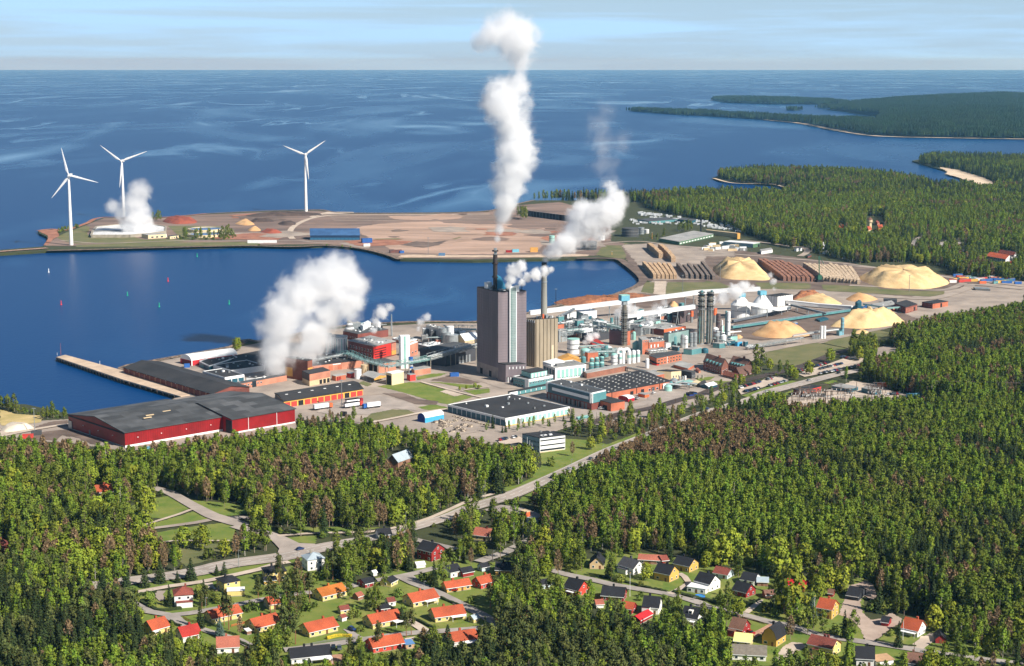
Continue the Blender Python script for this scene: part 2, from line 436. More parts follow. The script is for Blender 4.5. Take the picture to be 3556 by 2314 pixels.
# across the bay: the reclaimed point
area('heath','W',[(105,572),(118,560),(160,540),(240,508),(370,508),(480,499),(640,492),(740,490),(800,497),(1000,497),(1130,493),(1200,478),(1300,470),(1420,500),(1420,560),(1390,594),(1270,598),(1100,603),(935,600),(900,589),(840,575),(760,568),(560,569),(340,574)],m_brownf,0,rough_edge=1.5)
area('sandy_field','B',[(1030,240),(1250,205),(1500,190),(1790,182),(1850,200),(2380,215),(2380,480),(1900,488),(1450,470),(1300,420),(1180,360),(1060,290)],m_field,1,rough_edge=3)
area('sandy_field','C',[(0,215),(250,200),(500,230),(700,260),(640,380),(560,470),(0,480)],m_field,2,rough_edge=3)
area('grass_strip','B',[(1180,345),(1400,340),(1450,350),(1240,362)],m_dry,3)
area('grass_strip','B',[(1560,330),(1850,310),(1990,330),(1900,360),(1700,365)],m_dry,3)
area('grass_strip','B',[(1370,380),(1460,378),(1450,395),(1380,396)],m_dry,3)
for yy in (135,148,162,176):
	ribbon('track',[g('B',x,y)for x,y in ((640+yy,yy+3),(1200,yy),(1800,yy-2),(2300,yy-4))],3.2,m_pale,LAND+.30,clear=False)
ribbon('gravel_road',[g('B',x,y)for x,y in ((440,345),(418,320),(414,285),(440,240),(510,195),(600,160),(720,137),(880,126),(1400,121),(1900,120),(2250,118))],9,m_pale,LAND+.36)
ribbon('gravel_road',[g('A',x,y)for x,y in ((560,360),(900,385),(1300,375),(1650,362),(2000,362),(2300,360))]+[g('B',x,y)for x,y in ((60,358),(300,362),(470,360),(620,375),(760,385))],6,m_yard,LAND+.36)
area('gravel_yard','B',[(870,385),(960,378),(1090,375),(1130,395),(1150,420),(1130,440),(1000,420)],m_yard,2)
area('quay_apron','B',[(1425,495),(1550,490),(2380,498),(2380,515),(1430,512)],m_conc,3)
area('quay_apron','C',[(0,500),(950,485),(1050,492),(1030,505),(720,512),(0,514)],m_conc,4)
area('grass_knoll','A',[(520,330),(600,290),(780,225),(830,235),(800,300),(830,318),(1000,320),(1180,318),(1330,352),(1500,345),(1640,350),(1750,355),(1750,362),(1400,395),(950,380),(700,390),(600,370)],m_dry,2)
area('grass_bank','A',[(1540,225),(1720,225),(2020,230),(2150,260),(2160,355),(1640,352),(1620,300)],m_dry,2)
area('grass_bank','A',[(700,400),(1300,380),(2000,375),(2370,370),(2370,405),(1500,412),(700,420)],m_dry,1)
area('red_sand_shore','A',[(350,272),(440,262),(520,262),(545,320),(490,345),(440,400),(400,405),(440,345),(440,315)],m_redsand,2)
area('sand_track','B',[(760,95),(1000,98),(1000,108),(720,120),(620,150),(590,140),(700,110)],m_pale,1)
rs=random.Random(2)
for i in range(46):
	x,y=rs.uniform(560,1400),rs.uniform(498,572)
	if 690<x<850 and y>525:continue
	c=g('W',x,y);a=rs.uniform(8,45);flat('bare_patch',[c+Vector((math.cos(t)*a*rs.uniform(.6,1.6),math.sin(t)*a*rs.uniform(.6,1.8),0))for t in (0,.8,1.6,2.4,3.1,3.9,4.7,5.5)],LAND+.42,rs.choice((m_dirt,m_brownf,m_field,m_yard,m_redsand,m_brownf)),False,2.0)
# the mill's own ground
area('mill_yard','W',[(286,874),(300,852),(420,831),(540,810),(600,798),(760,766),(1000,752),(1110,752),(1290,716),(1350,701),(1420,692),(1482,668),(1520,652),(1700,640),(1850,632),(2060,640),(2240,648),(2400,655),(2400,705),(2200,735),(2120,742),(2060,765),(1900,800),(1750,838),(1700,860),(1700,900),(1640,935),(1480,985),(1330,990),(1180,1040),(1060,1020),(830,985),(690,975),(690,1000),(290,1050),(160,1030),(60,1025),(-40,1020),(-40,985),(160,975),(300,955),(437,918)],m_yard,0,rough_edge=.8)
area('log_yard','W',[(1430,572),(1500,566),(1560,570),(1700,580),(1860,600),(2010,618),(2200,640),(2330,650),(2240,668),(2120,690),(1980,680),(1500,652),(1470,620)],m_dirt,2,rough_edge=2)
area('log_yard','C',[(1340,400),(1600,390),(1750,400),(2380,440),(2380,530),(2200,560),(2150,720),(1640,725),(1510,600)],m_yard,3,rough_edge=2)
area('grass_bank','C',[(1110,490),(1180,400),(1330,380),(1420,385),(1340,410),(1390,500),(1370,530),(1200,510)],m_dry,3)
area('grass_bank','J',[(560,165),(690,165),(670,320),(500,300)],m_dry,3)
area('grass_bank','J',[(865,165),(1550,165),(1750,230),(1500,265),(1280,280),(830,330)],m_dry,3)
area('ramp','J',[(690,150),(850,150),(835,340),(670,340)],m_pale,4)
area('bark_heap_ground','J',[(0,380),(480,310),(870,345),(1250,400),(1260,480),(560,520),(0,440)],m_dirt,4,rough_edge=1)
area('grass_bank','D',[(680,1120),(1400,1130),(1450,1150),(1450,1200),(1300,1215),(760,1205)],m_dry,3)
area('grass_bank','D',[(1600,1150),(2380,1180),(2380,1260),(1700,1240),(1620,1210)],m_dry,3)
area('grass_bank','D',[(0,1100),(200,1120),(330,1180),(0,1220)],m_dry,3)
area('grass_bank','E',[(0,1165),(400,1195),(900,1225),(1300,1230),(1280,1270),(1100,1300),(600,1275),(0,1240)],m_dry,3)
area('grass_bank','K',[(370,900),(700,820),(980,790),(1300,850),(1340,870),(1050,965),(720,1060),(400,1040)],m_dry,3)
area('grass_bank','K',[(1050,790),(1400,680),(1700,640),(1880,680),(1800,760),(1500,790),(1340,850),(1190,820)],m_dry,3)
area('chip_yard','K',[(0,540),(700,380),(1200,400),(1500,420),(2000,440),(2200,520),(1900,580),(1300,690),(300,760),(0,720)],m_dirt,3,rough_edge=1)
area('log_yard','D',[(700,760),(2000,850),(2380,940),(2380,1170),(1400,1130),(0,1100),(0,760)],m_dirt,3,rough_edge=2)
area('lawn','H',[(830,1040),(1280,985),(1420,990),(1800,1100),(2150,1190),(1990,1240),(1800,1290),(1600,1250),(1200,1130)],m_lawn,2)
area('lawn','H',[(1500,985),(1700,1000),(2000,1060),(2150,1080),(2280,1050),(2270,1030),(1980,1010),(1700,985)],m_lawn,2)
area('lawn','H',[(2020,1105),(2380,1070),(2380,1130),(2180,1160)],m_lawn,2)
area('lawn','H',[(1370,915),(1570,870),(1800,860),(1700,900),(1380,955)],m_lawn,2)
area('lawn','H',[(1390,1330),(1600,1290),(1800,1330),(1790,1370),(1560,1380)],m_lawn,2)
area('grass_bank','H',[(560,1000),(640,970),(760,1010),(700,1045)],m_dry,2)
area('grass_bank','H',[(640,1500),(750,1420),(1000,1360),(1250,1370),(1350,1410),(1340,1440),(900,1510)],m_dry,2)
area('dirt_patch','H',[(900,1140),(1200,1140),(1400,1220),(1680,1250),(1650,1300),(1370,1290),(1100,1200)],m_dirt,3)
area('dirt_patch','H',[(1560,960),(1850,890),(2050,940),(2250,990),(2120,1010),(1800,985)],m_dirt,3)
area('sand_patch','H',[(1690,1115),(1790,1090),(2020,1160),(1900,1185)],m_pale,4)
area('truck_yard','H',[(640,1180),(880,1165),(1340,1290),(1370,1380),(1100,1350),(700,1430),(300,1440),(0,1400),(0,1330)],m_asph,3)
area('apron_road','I',[(0,1290),(200,1330),(505,1450),(720,1500),(800,1548),(560,1548),(330,1470),(0,1370)],m_yard,3)
area('scrap_yard_ground','L',[(0,560),(130,530),(560,680),(540,740),(400,760),(200,790),(0,720)],m_yard,3)
area('loading_road','L',[(1060,390),(1180,370),(1850,530),(2380,370),(2380,420),(1900,560),(1480,640),(1420,590),(1420,500)],m_asph,3)
area('yard','M',[(0,760),(210,690),(330,700),(460,720),(640,660),(660,730),(320,830),(0,880)],m_asph,3)
area('lawn','M',[(690,590),(1030,600),(1080,640),(860,690),(760,640),(830,610)],m_lawn,4)
area('lawn','M',[(560,560),(800,540),(740,580),(620,600)],m_lawn,4)
area('lawn','L',[(1370,820),(1600,830),(1780,870),(1840,890),(1500,1040),(1250,1130),(1100,1240),(1020,1200),(1130,1100),(1120,970),(1370,930)],m_lawn,2)
area('dry_bank','F',[(0,830),(100,850),(180,880),(470,900),(500,940),(480,980),(300,1000),(40,1020),(0,1000)],m_straw,2)
area('sand_heap_ground','F',[(0,1040),(200,1010),(400,1010),(420,1060),(200,1090),(0,1130)],m_pale,3,rough_edge=1.2)
area('dirt_patch','F',[(330,1190),(470,1100),(700,1070),(860,1060),(1000,1090),(1240,1200),(1100,1240),(900,1160),(740,1130),(680,1190)],m_dirt,3,rough_edge=1.2)
area('dirt_patch','F',[(570,980),(800,950),(800,990),(420,1060),(420,1030)],m_dirt,3,rough_edge=1)
# pier and quays
def slab(name,k,pts,z0,z1,m,label=None,cat=None,kind='structure',clear=True):
	b=[g(k,x,y,z1)for x,y in pts]
	mb=MB();mb.prism(b,z0,z1)
	o=mb.build(name,m,kind=kind)
	if clear:clear_block(b,0,z1)
	return o
m_pierw=M('pier_wall',(46,34,30),.4,scale=.3)
r=thing('pier','long concrete pier with pale deck reaching into the dark blue bay','pier',g('F',1400,420))
pd=[g('F',x,y,3.6)for x,y in ((665,205),(770,178),(1460,365),(2240,650),(2130,668),(1450,470))]
MB().prism(pd,2.6,3.6,bottom=True).build('deck',m_conc,r)
q_=[g('F',x,y,3.6)for x,y in ((672,207),(768,182),(1455,368),(2225,648),(2130,662),(1450,466))]
MB().prism(q_,-2,2.6).build('wall',m_pierw,r)
for i in range(34):
	t=i/33
	a=Vector(pd[0]).lerp(Vector(pd[5]),min(1,t*1.45))if t<.69 else Vector(pd[5]).lerp(Vector(pd[4]),(t-.69)/.31)
	MB().box((a.x,a.y-.25,0),.7,.5,3.2).build('fender',m_rock,r)
clear_block(pd,0,3.6)
r=thing('far_quay','timber piled quay edging the sandy field across the bay','quay',g('B',1800,520))
a,b=g('B',1412,516,3),g('C',730,513,3)
MB().prism([a,b,b+Vector((0,9,0)),a+Vector((0,9,0))],2.4,3.5).build('deck',m_conc,r)
for i in range(58):
	p=a.lerp(b,i/57);MB().tube((p.x,p.y-.3,-1),(p.x,p.y-.3,2.9),.55,n=6).build('pile',m_pierw,r)
a2,b2=a+Vector((0,3,0)),b+Vector((0,3,0))
MB().prism([a2,b2,b2+Vector((0,2,0)),a2+Vector((0,2,0))],-1,2.4).build('wall',m_pierw,r)
# roads
Rz=LAND+.62
def road(name,segs,w,m,z=Rz,**kw):
	return ribbon(name,[g(k,x,y)for k,pts in segs for x,y in pts],w,m,z,**kw)
main_road=[('U',[(1090,195),(990,215),(760,258),(520,318),(150,415)]),('M',[(1240,805),(900,905),(700,965),(520,1030)]),('L',[(2120,830),(1850,935),(1550,1075),(1230,1225),(850,1395),(560,1490)]),('O',[(2180,770),(1980,850),(1600,965),(1300,1035),(1000,1095),(780,1140),(480,1210),(0,1275)]),('N',[(1820,1345),(1500,1395),(1020,1450),(700,1500)])]
wid=[10,10,11,12,12,11,9.5,9.5,9.5,9.5,9.5,9.5,10,12,12,11,10,9.5,10,13,14,14,14,14,13,12,12]
mr_o,mr_line=road('main_road',main_road,wid,m_asph)
def dashes(line,off,m_,w=.22,dash=3.0,gap=6.0,parent=None,z=.05):
	mb=MB();acc=0.0
	for i in range(len(line)-1):
		a,b=line[i],line[i+1];d=(b-a);L_=d.length
		if L_<.1:continue
		d.normalize();nn=Vector((-d.y,d.x,0))
		s=0.0
		while s<L_:
			ph=(acc+s)%(dash+gap)
			e=min(L_-s,(dash-ph)if ph<dash else (dash+gap-ph))
			e=max(e,.05)
			if ph<dash:
				p,q=a+d*s+nn*off,a+d*(s+e)+nn*off
				mb.poly([p-nn*w+Vector((0,0,z)),q-nn*w+Vector((0,0,z)),q+nn*w+Vector((0,0,z)),p+nn*w+Vector((0,0,z))])
			s+=e
		acc+=L_
	return mb.build('road_marking',m_,parent)
dashes(mr_line,0.0,m_mark,.2,5,4,mr_o)
for s_ in (-1,1):dashes(mr_line,s_*3.9,m_mark,.16,60,.1,mr_o)
dashes(mr_line[-26:],2.0,m_mark,.16,5,5,mr_o)
road('side_road',[('O',[(560,1120),(440,1040),(330,995),(60,930)]),('N',[(2230,920),(2080,870),(1950,830),(1750,725),(1550,615),(1400,575)])],[13,9,8,8,9,10,9,7.5,7,7],m_asph)
road('side_road',[('N',[(2060,862),(2200,850),(2345,840)]),('O',[(130,858),(250,845),(340,810)])],[8,6,5,5,4,4],m_asph)
area('road_junction','O',[(430,1015),(470,1040),(620,1085),(780,1092),(770,1140),(600,1190),(430,1185),(455,1120)],m_asph,10,rough_edge=0)
area('road_lot','W',[(1120,1188),(1165,1176),(1215,1182),(1262,1200),(1256,1212),(1225,1206),(1180,1196)],m_asph,9,rough_edge=0)
road('foot_path',[('N',[(1930,870),(1800,895),(1400,948),(1180,968),(900,1000),(640,1010),(240,1048),(0,1065)])],[5,5,4,5,4,4,4,4],m_yard)
road('foot_path',[('N',[(1755,775),(1650,815),(1500,862),(1250,940),(1130,970)])],2.6,m_pale)
road('foot_path',[('N',[(1500,1075),(1600,1062),(2110,1062)])],2.2,m_pale)
road('cycle_path',[('O',[(430,1018),(600,1003),(800,990),(1150,985),(1400,965),(1750,880),(1980,790),(2200,690),(2380,640)]),('L',[(700,1370),(600,1355)])],3.2,m_pale)
road('lane',[('N',[(1140,1560),(1560,1480),(1850,1440),(2380,1325)]),('P',[(1850,380),(2020,350)])],4.6,m_pale)
road('lane',[('P',[(200,830),(400,930),(640,970),(850,950),(1200,890),(1400,850),(1650,800)]),('Q',[(140,670),(300,660),(640,610),(850,550),(1200,490),(1400,450),(1600,395)])],5.2,m_asphd)
road('lane',[('P',[(640,970),(740,1050),(830,1090),(1000,1130),(1150,1180),(1440,1260),(1600,1345)])],[7,6,5,4,4,4,4],m_asphd)
road('lane',[('Q',[(1270,490),(1380,560),(1600,650),(1780,740),(2100,900),(2290,1015)])],[9,6.5,5.5,5.5,5.5,5.5],m_asphd)
road('lane',[('Q',[(-40,1290),(200,1265),(400,1240),(900,1165),(1300,1110),(1650,1085),(2000,1062),(2280,1020)])],5.6,m_asphd)
road('lane',[('Q',[(1500,1085),(1400,1020),(1290,960)])],4.6,m_pale)
road('lane',[('R',[(470,75),(330,150),(130,240),(-40,300),(-120,330)])],6.5,m_asphd)
road('lane',[('Q',[(1320,60),(1400,90),(1500,115),(1700,160),(1830,195)])],5,m_asphd)
road('lane',[('R',[(670,420),(850,470),(1100,520),(1350,580),(1700,640),(2000,690),(2380,810)]),('S',[(400,850),(760,925),(1000,985),(1300,1062),(1500,1092),(1800,1200)]),('T',[(860,1070),(1000,1090),(1320,1140),(1700,1200),(2000,1240),(2420,1290)])],5.6,m_asphd)
road('drive',[('R',[(1960,680),(2080,620),(2170,560),(2120,490),(2060,455)])],3.2,m_pale)
road('drive',[('S',[(970,945),(1060,870),(1140,790)])],3.0,m_pale)
road('drive',[('S',[(1020,1225),(1150,1160),(1290,1085)])],4.0,mat('red_gravel',srgb(196,150,122),srgb(170,130,104),scale=.3,rough=1))
road('drive',[('T',[(1340,1125),(1440,1050),(1540,995)])],6,m_pale)
road('drive',[('P',[(1080,600),(1100,650),(1170,690)])],4,m_pale)
road('drive',[('P',[(540,690),(500,740),(560,800)])],4,m_yard)
area('gravel_yard','T',[(590,800),(640,665),(690,520),(760,500),(870,470),(930,520),(960,620),(900,660),(830,600),(800,680),(820,780),(900,850),(1000,840),(1100,780),(1200,840),(1190,880),(1090,930),(940,1060),(850,1050),(800,940),(720,850)],mat('pink_gravel',srgb(188,168,152),srgb(164,144,130),scale=.12,rough=1,detail=8),6,rough_edge=.4)
area('gravel_yard','T',[(1380,1010),(1560,990),(1520,1060),(1340,1120)],m_pale,6,rough_edge=.3)
area('gravel_yard','S',[(1400,1330),(1500,1280),(1620,1290),(1680,1330),(1400,1480),(1290,1500)],m_pale,6,rough_edge=.3)
area('gravel_yard','Q',[(600,1060),(660,1050),(820,1150),(730,1165)],m_asphd,6,rough_edge=.2)
area('gravel_yard','Q',[(1270,1160),(1380,1140),(1340,1220),(1270,1200)],m_pale,6,rough_edge=.2)
area('terrace','Q',[(470,1340),(600,1330),(650,1420),(560,1450),(430,1440)],mat('brick_paving',srgb(186,142,116),srgb(158,116,92),scale=.5,rough=1),6,rough_edge=0)
road('mill_road',[('K',[(-80,970),(180,905),(370,885),(700,820),(1000,770),(1400,690),(2000,565),(2378,500)]),],8,m_yard,Rz-.1)
road('mill_road',[('E',[(0,880),(300,905),(900,960),(1290,1030),(1700,1080),(2380,1160)])],10,m_yard,Rz-.1)
road('mill_road',[('E',[(0,1150),(600,1180),(1100,1215),(1350,1200),(1560,1120)])],9,m_yard,Rz-.1)
road('mill_road',[('E',[(300,1290),(700,1320),(1100,1330),(1350,1280),(1620,1180),(1700,1140),(2380,1200)])],12,m_yard,Rz-.1)
road('mill_road',[('D',[(0,700),(700,755),(1100,790),(1500,820),(2000,870),(2380,920)])],7,m_yard,Rz-.1)
road('mill_road',[('C',[(1180,420),(1130,380),(1150,320),(1230,290),(1270,270)])],9,m_yard,Rz-.1)
road('mill_road',[('D',[(500,540),(800,570),(1150,620),(1350,640),(1400,700),(1300,760)])],9,m_yard,Rz-.1)
road('mill_road',[('C',[(860,470),(1050,440),(1180,390),(1500,370),(1800,405),(2380,470)])],7,m_yard,Rz-.1)
road('mill_road',[('M',[(640,390),(760,340),(960,300),(1200,235)])],8,m_yard,Rz-.1)
road('mill_path',[('H',[(1430,985),(1700,1060),(2000,1140),(2260,1200)])],2.6,m_pale)
road('mill_path',[('H',[(1990,1110),(2180,1075),(2380,1060)])],2.2,m_pale)
road('mill_path',[('H',[(760,1546),(1100,1480),(1350,1430),(1560,1390),(1800,1360)])],4,m_pale)
road('mill_road',[('F',[(0,1150),(200,1110),(420,1065),(700,1020),(800,1010)])],5,m_pale)
area('car_park','M',[(1060,700),(1300,620),(1400,560),(1560,540),(1660,590),(1420,650),(1100,760)],m_pale,8,rough_edge=0)
area('car_park','K',[(745,1160),(930,1090),(1060,1060),(1330,960),(1500,940),(1560,1000),(1480,1070),(1250,1120),(960,1170),(830,1195)],m_pale,8,rough_edge=0)
area('car_park','K',[(1690,850),(1800,830),(2120,890),(2080,935),(1900,900),(1880,940),(1740,970),(1560,1005),(1520,990),(1680,960)],m_yard,8,rough_edge=0)
area('car_park','L',[(680,840),(900,800),(935,820),(930,870),(750,880),(700,880)],m_pale,8,rough_edge=0)
area('verge','M',[(1100,770),(1440,660),(1700,590),(1760,600),(1400,710),(1190,790)],m_lawn,7,rough_edge=0)
area('verge','M',[(1420,800),(1720,700),(1730,730),(1500,810)],m_lawn,5)
area('verge','M',[(2060,620),(2200,580),(2240,595),(2150,630)],m_lawn,5)
area('substation_ground','U',[(320,480),(380,430),(640,400),(720,380),(900,310),(1130,340),(1230,400),(1480,440),(1500,470),(1150,480),(700,500),(560,540),(330,520)],m_pale,5,rough_edge=1)
rw_o,rw_line=road('railway',[('L',[(1500,700),(1700,640),(1960,560)]),('M',[(60,910),(330,830),(640,745),(900,640),(1180,580),(1420,520),(1750,440),(2000,350),(2200,270),(2378,220)]),('K',[(1330,885),(1420,850)])],9,m_rail,Rz-.2)
m_steel=M('rail_steel',(120,104,96),.2,rough=.4,metal=.6)
for s_ in (-2.6,-1.2,1.2,2.6):dashes(rw_line,s_,m_steel,.1,1000,.01,rw_o).name='rail'
# lawns and clearings of the village and the park
area('park_lawn','N',[(1170,760),(1300,690),(1560,640),(1740,760),(1640,810),(1480,850),(1260,840),(1190,800)],m_lawn,1,rough_edge=1)
area('park_lawn','N',[(1260,930),(1500,870),(1780,785),(1920,850),(1880,880),(1400,945)],m_lawn,1)
area('park_lawn','N',[(1400,985),(1800,920),(2080,890),(2170,930),(2140,1060),(1500,1060),(1440,1020)],m_lawn,1)
area('park_lawn','N',[(1560,1120),(1750,1090),(2100,1080),(2150,1180),(1900,1240),(1700,1290),(1650,1250),(1680,1180)],m_dry,1)
area('park_lawn','N',[(1560,620),(1750,680),(1980,700),(2200,720),(2330,790),(2100,830),(1950,815),(1780,715)],m_lawn,1)
area('park_lawn','O',[(470,1030),(800,1005),(780,1080),(620,1075)],m_lawn,1)
area('park_lawn','O',[(470,985),(640,930),(1100,930),(1380,935),(1120,975),(700,985)],m_lawn,1)
area('verge','N',[(1140,1530),(1160,1480),(1400,1420),(1850,1350),(2380,1280),(2380,1310),(1850,1425),(1550,1470)],m_lawn,1)
area('verge','O',[(0,1310),(300,1255),(640,1190),(720,1190),(690,1230),(430,1290),(0,1380)],m_lawn,1)
area('verge','O',[(1760,880),(2040,760),(2380,650),(2380,680),(1990,835)],m_lawn,1)
area('verge','L',[(620,1350),(900,1290),(1230,1120),(1540,980),(1800,880),(2120,760),(2130,800),(1500,1060),(850,1370)],m_lawn,1)
area('verge','L',[(890,1470),(960,1400),(1270,1260),(1290,1300),(1060,1380),(1000,1460)],m_lawn,1,clear=True)
area('village_lawn','P',[(100,760),(500,690),(1000,600),(1500,500),(1850,420),(2100,380),(2337,440),(2337,1549),(1500,1549),(700,1350),(250,1200),(130,900)],m_lawn,0,clear=False)
area('village_lawn','Q',[(0,400),(300,420),(700,540),(1000,480),(1400,300),(1800,230),(2000,330),(2380,380),(2380,1400),(1800,1400),(1200,1453),(0,1453)],m_lawn,1,clear=False)
area('village_lawn','R',[(0,330),(300,300),(600,330),(1050,300),(1350,200),(1700,230),(2380,330),(2380,1100),(2100,1060),(1500,900),(800,760),(300,520)],m_lawn,2,clear=False)
area('village_lawn','S',[(0,450),(500,400),(900,420),(1100,500),(1700,600),(2337,520),(2337,1549),(900,1549),(300,1130),(0,900)],m_lawn,3,clear=False)
area('village_lawn','T',[(950,1050),(1150,920),(1400,860),(1660,900),(1700,1000),(2000,1150),(2380,1240),(2380,1290),(900,1290)],m_lawn,3,clear=False)
for k,pts in (('P',[(250,760),(470,720),(490,790),(560,850),(640,880),(500,900),(330,840)]),('P',[(890,640),(1050,630),(1090,710),(1000,740),(900,700)]),('Q',[(1290,760),(1500,810),(1900,900),(1950,960),(1600,1060),(1300,900)]),('Q',[(1100,580),(1300,570),(1480,630),(1250,690),(1100,660)]),('Q',[(650,720),(780,700),(800,780),(660,840),(560,800)]),('Q',[(600,1260),(820,1220),(860,1300),(700,1380)]),('Q',[(640,900),(840,870),(860,950),(700,1010),(640,960)]),('R',[(1340,490),(1600,500),(1780,560),(2100,520),(2100,580),(1950,650),(1620,590)]),('R',[(2040,360),(2120,380),(2180,440),(2300,480),(2300,330)]),('S',[(500,870),(690,930),(640,1010),(420,1060)]),('S',[(640,600),(780,560),(800,640),(700,760),(540,760)]),('S',[(1000,900),(1150,860),(1560,960),(1420,1040),(1010,950)]),('S',[(1520,1050),(1700,1000),(1960,1060),(1800,1110)]),('S',[(1900,780),(2100,740),(2140,780),(2000,820)]),('T',[(960,1050),(1130,960),(1330,1060),(1340,1110)]),('T',[(1420,880),(1650,900),(1660,960),(1440,980)])):
	area('garden_lawn',k,pts,mat('garden_lawn',srgb(104,120,44),srgb(136,136,66),scale=.2,rough=1,bump=.2,bscale=2),4,clear=False,rough_edge=.5)
# building kit
m_glass=M('window_glass',(38,52,62),.3,rough=.12)
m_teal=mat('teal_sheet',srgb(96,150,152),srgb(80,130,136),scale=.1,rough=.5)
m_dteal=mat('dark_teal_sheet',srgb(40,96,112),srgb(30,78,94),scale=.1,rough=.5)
m_lteal=mat('pale_teal_panel',srgb(160,208,198),srgb(136,186,178),scale=.1,rough=.5)
m_black=mat('black_roofing_felt',srgb(36,38,42),srgb(58,58,60),scale=.05,rough=.9,detail=8)
m_dgrey=mat('grey_roofing',srgb(84,86,88),srgb(66,68,70),scale=.06,rough=.8,detail=8)
m_lgrey=mat('pale_grey_roofing',srgb(176,176,172),srgb(140,140,138),scale=.08,rough=.8,detail=8)
m_brick=brick_mat('orange_brick',srgb(196,112,80),srgb(182,98,70),srgb(176,120,96),.5,.16,.015)
m_brickd=brick_mat('dark_red_brick',srgb(140,72,60),srgb(120,62,54),srgb(120,84,76),.5,.16,.015)
m_brickp=brick_mat('pink_brick',srgb(206,140,112),srgb(190,124,100),srgb(190,140,118),.5,.16,.015)
m_red=mat('red_sheet',srgb(150,18,22),srgb(122,14,18),scale=.12,rough=.5)
m_orange=M('orange_panel',(222,108,62),.15)
m_redd=M('red_door',(206,66,56),.15)
m_yel=M('yellow_frame',(236,188,90),.15)
m_ochre=M('ochre_panel',(214,160,80),.15)
m_cream=M('cream_render',(228,210,170),.14,scale=.3)
m_beige=M('beige_render',(212,188,150),.16,scale=.2)
m_silver=mat('galvanised_steel',srgb(178,184,186),srgb(140,150,154),scale=.3,rough=.35,metal=.35)
m_pipe=mat('pipe_cladding',srgb(206,206,200),srgb(150,160,160),scale=.4,rough=.4,metal=.25)
m_conct=mat('concrete',srgb(172,164,148),srgb(136,130,118),scale=.2,rough=.9,detail=8)
m_dark=M('dark_opening',(26,26,30),.3)
m_blue=M('blue_paint',(40,96,170),.2)
m_gray=M('grey_paint',(128,130,130),.25)
m_green=M('green_sheet',(86,124,92),.18)
class Blk:pass
def blk(k,F,fb,L_,R_,z0=LAND):
	b=Blk();gf=g(k,F[0],fb,z0)
	tf=at_depth(k,F[0],F[1],gf.y);z1=max(z0+1.5,tf.z)
	b.z0,b.z1=z0,z1
	f=Vector((tf.x,tf.y));l=g(k,*L_,z1).xy;r=g(k,*R_,z1).xy
	b.F,b.L,b.R=f,l,r;b.B=l+r-f
	b.base=[b.F,b.R,b.B,b.L];b.h=z1-z0
	b.c=(f+b.B)/2
	return b
def block_at(F,L_,R_,z0,z1):
	b=Blk();b.z0,b.z1,b.h=z0,z1,z1-z0
	b.F,b.L,b.R=Vector(F),Vector(L_),Vector(R_);b.B=b.L+b.R-b.F;b.base=[b.F,b.R,b.B,b.L];b.c=(b.F+b.B)/2
	return b
FACES={'R':('F','R'),'L':('F','L'),'b':('L','B'),'e':('R','B')}
def face(b,side):
	a,c=getattr(b,FACES[side][0]),getattr(b,FACES[side][1])
	u=c-a;n=Vector((u.y,-u.x)).normalized()
	if n.dot(a+u/2-b.c)<0:n=-n
	return a,u,n
def put(b,side,name,u0,u1,v0,v1,m,parent,proud=.18,inset=.0,metres=False):
	a,u,n=face(b,side)
	L_=u.length
	if metres:u0,u1,v0,v1=u0/L_,u1/L_,v0/b.h,v1/b.h
	p,q=a+u*u0,a+u*u1
	q2=[p-n*(.25+inset),q-n*(.25+inset),q+n*proud,p+n*proud]
	mb=MB();mb.prism([(x.x,x.y)for x in q2],b.z0+b.h*v0,b.z0+b.h*v1,bottom=True)
	return mb.build(name,m,parent)
def win(b,side,u0,u1,v0,v1,root,frame=None,glass=None,metres=False):
	w=put(b,side,'window',u0,u1,v0,v1,frame or m_white,root,.10,metres=metres)
	a,u,n=face(b,side);L_=u.length
	du,dv=.12/L_,.12/b.h
	if metres:u0,u1,v0,v1=u0/L_,u1/L_,v0/b.h,v1/b.h
	p,q=a+u*(u0+du),a+u*(u1-du)
	q2=[p-n*.05,q-n*.05,q+n*.16,p+n*.16]
	mb=MB();mb.prism([(x.x,x.y)for x in q2],b.z0+b.h*(v0+dv),b.z0+b.h*(v1-dv),bottom=True)
	mb.build('pane',glass or m_glass,w)
	return w
def win_row(b,side,n,u0,u1,v0,v1,root,fill=.55,frame=None,glass=None):
	st=(u1-u0)/n
	for i in range(n):
		c=u0+st*(i+.5);win(b,side,c-st*fill/2,c+st*fill/2,v0,v1,root,frame,glass)
def panels(b,side,n,u0,u1,v0,v1,m,root,fill=.86,name='panel',proud=.12,skip=()):
	st=(u1-u0)/n
	for i in range(n):
		if i in skip:continue
		c=u0+st*(i+.5);put(b,side,name,c-st*fill/2,c+st*fill/2,v0,v1,m,root,proud)
def inset_poly(base,d):
	c=sum((Vector(p)for p in base),Vector((0,0)))/len(base)
	out=[]
	for p in base:
		v=Vector(p)-c;out.append(c+v*(1-d/v.length))
	return out
def flat_roof(b,m,root,over=.15,th=.5,fascia=None,name='roof'):
	if fascia:
		o=inset_poly(b.base,-over);i_=inset_poly(b.base,.55)
		mb=MB()
		for j in range(4):
			p0,p1,q0,q1=o[j-1],o[j],i_[j-1],i_[j]
			mb.prism([p0,p1,q1,q0],b.z1-th,b.z1+.55,bottom=True)
		mb.build('parapet',fascia,root)
		MB().prism(i_,b.z1-.1,b.z1+.12).build(name,m,root)
	else:
		MB().prism(inset_poly(b.base,-over),b.z1,b.z1+th,bottom=True).build(name,m,root)
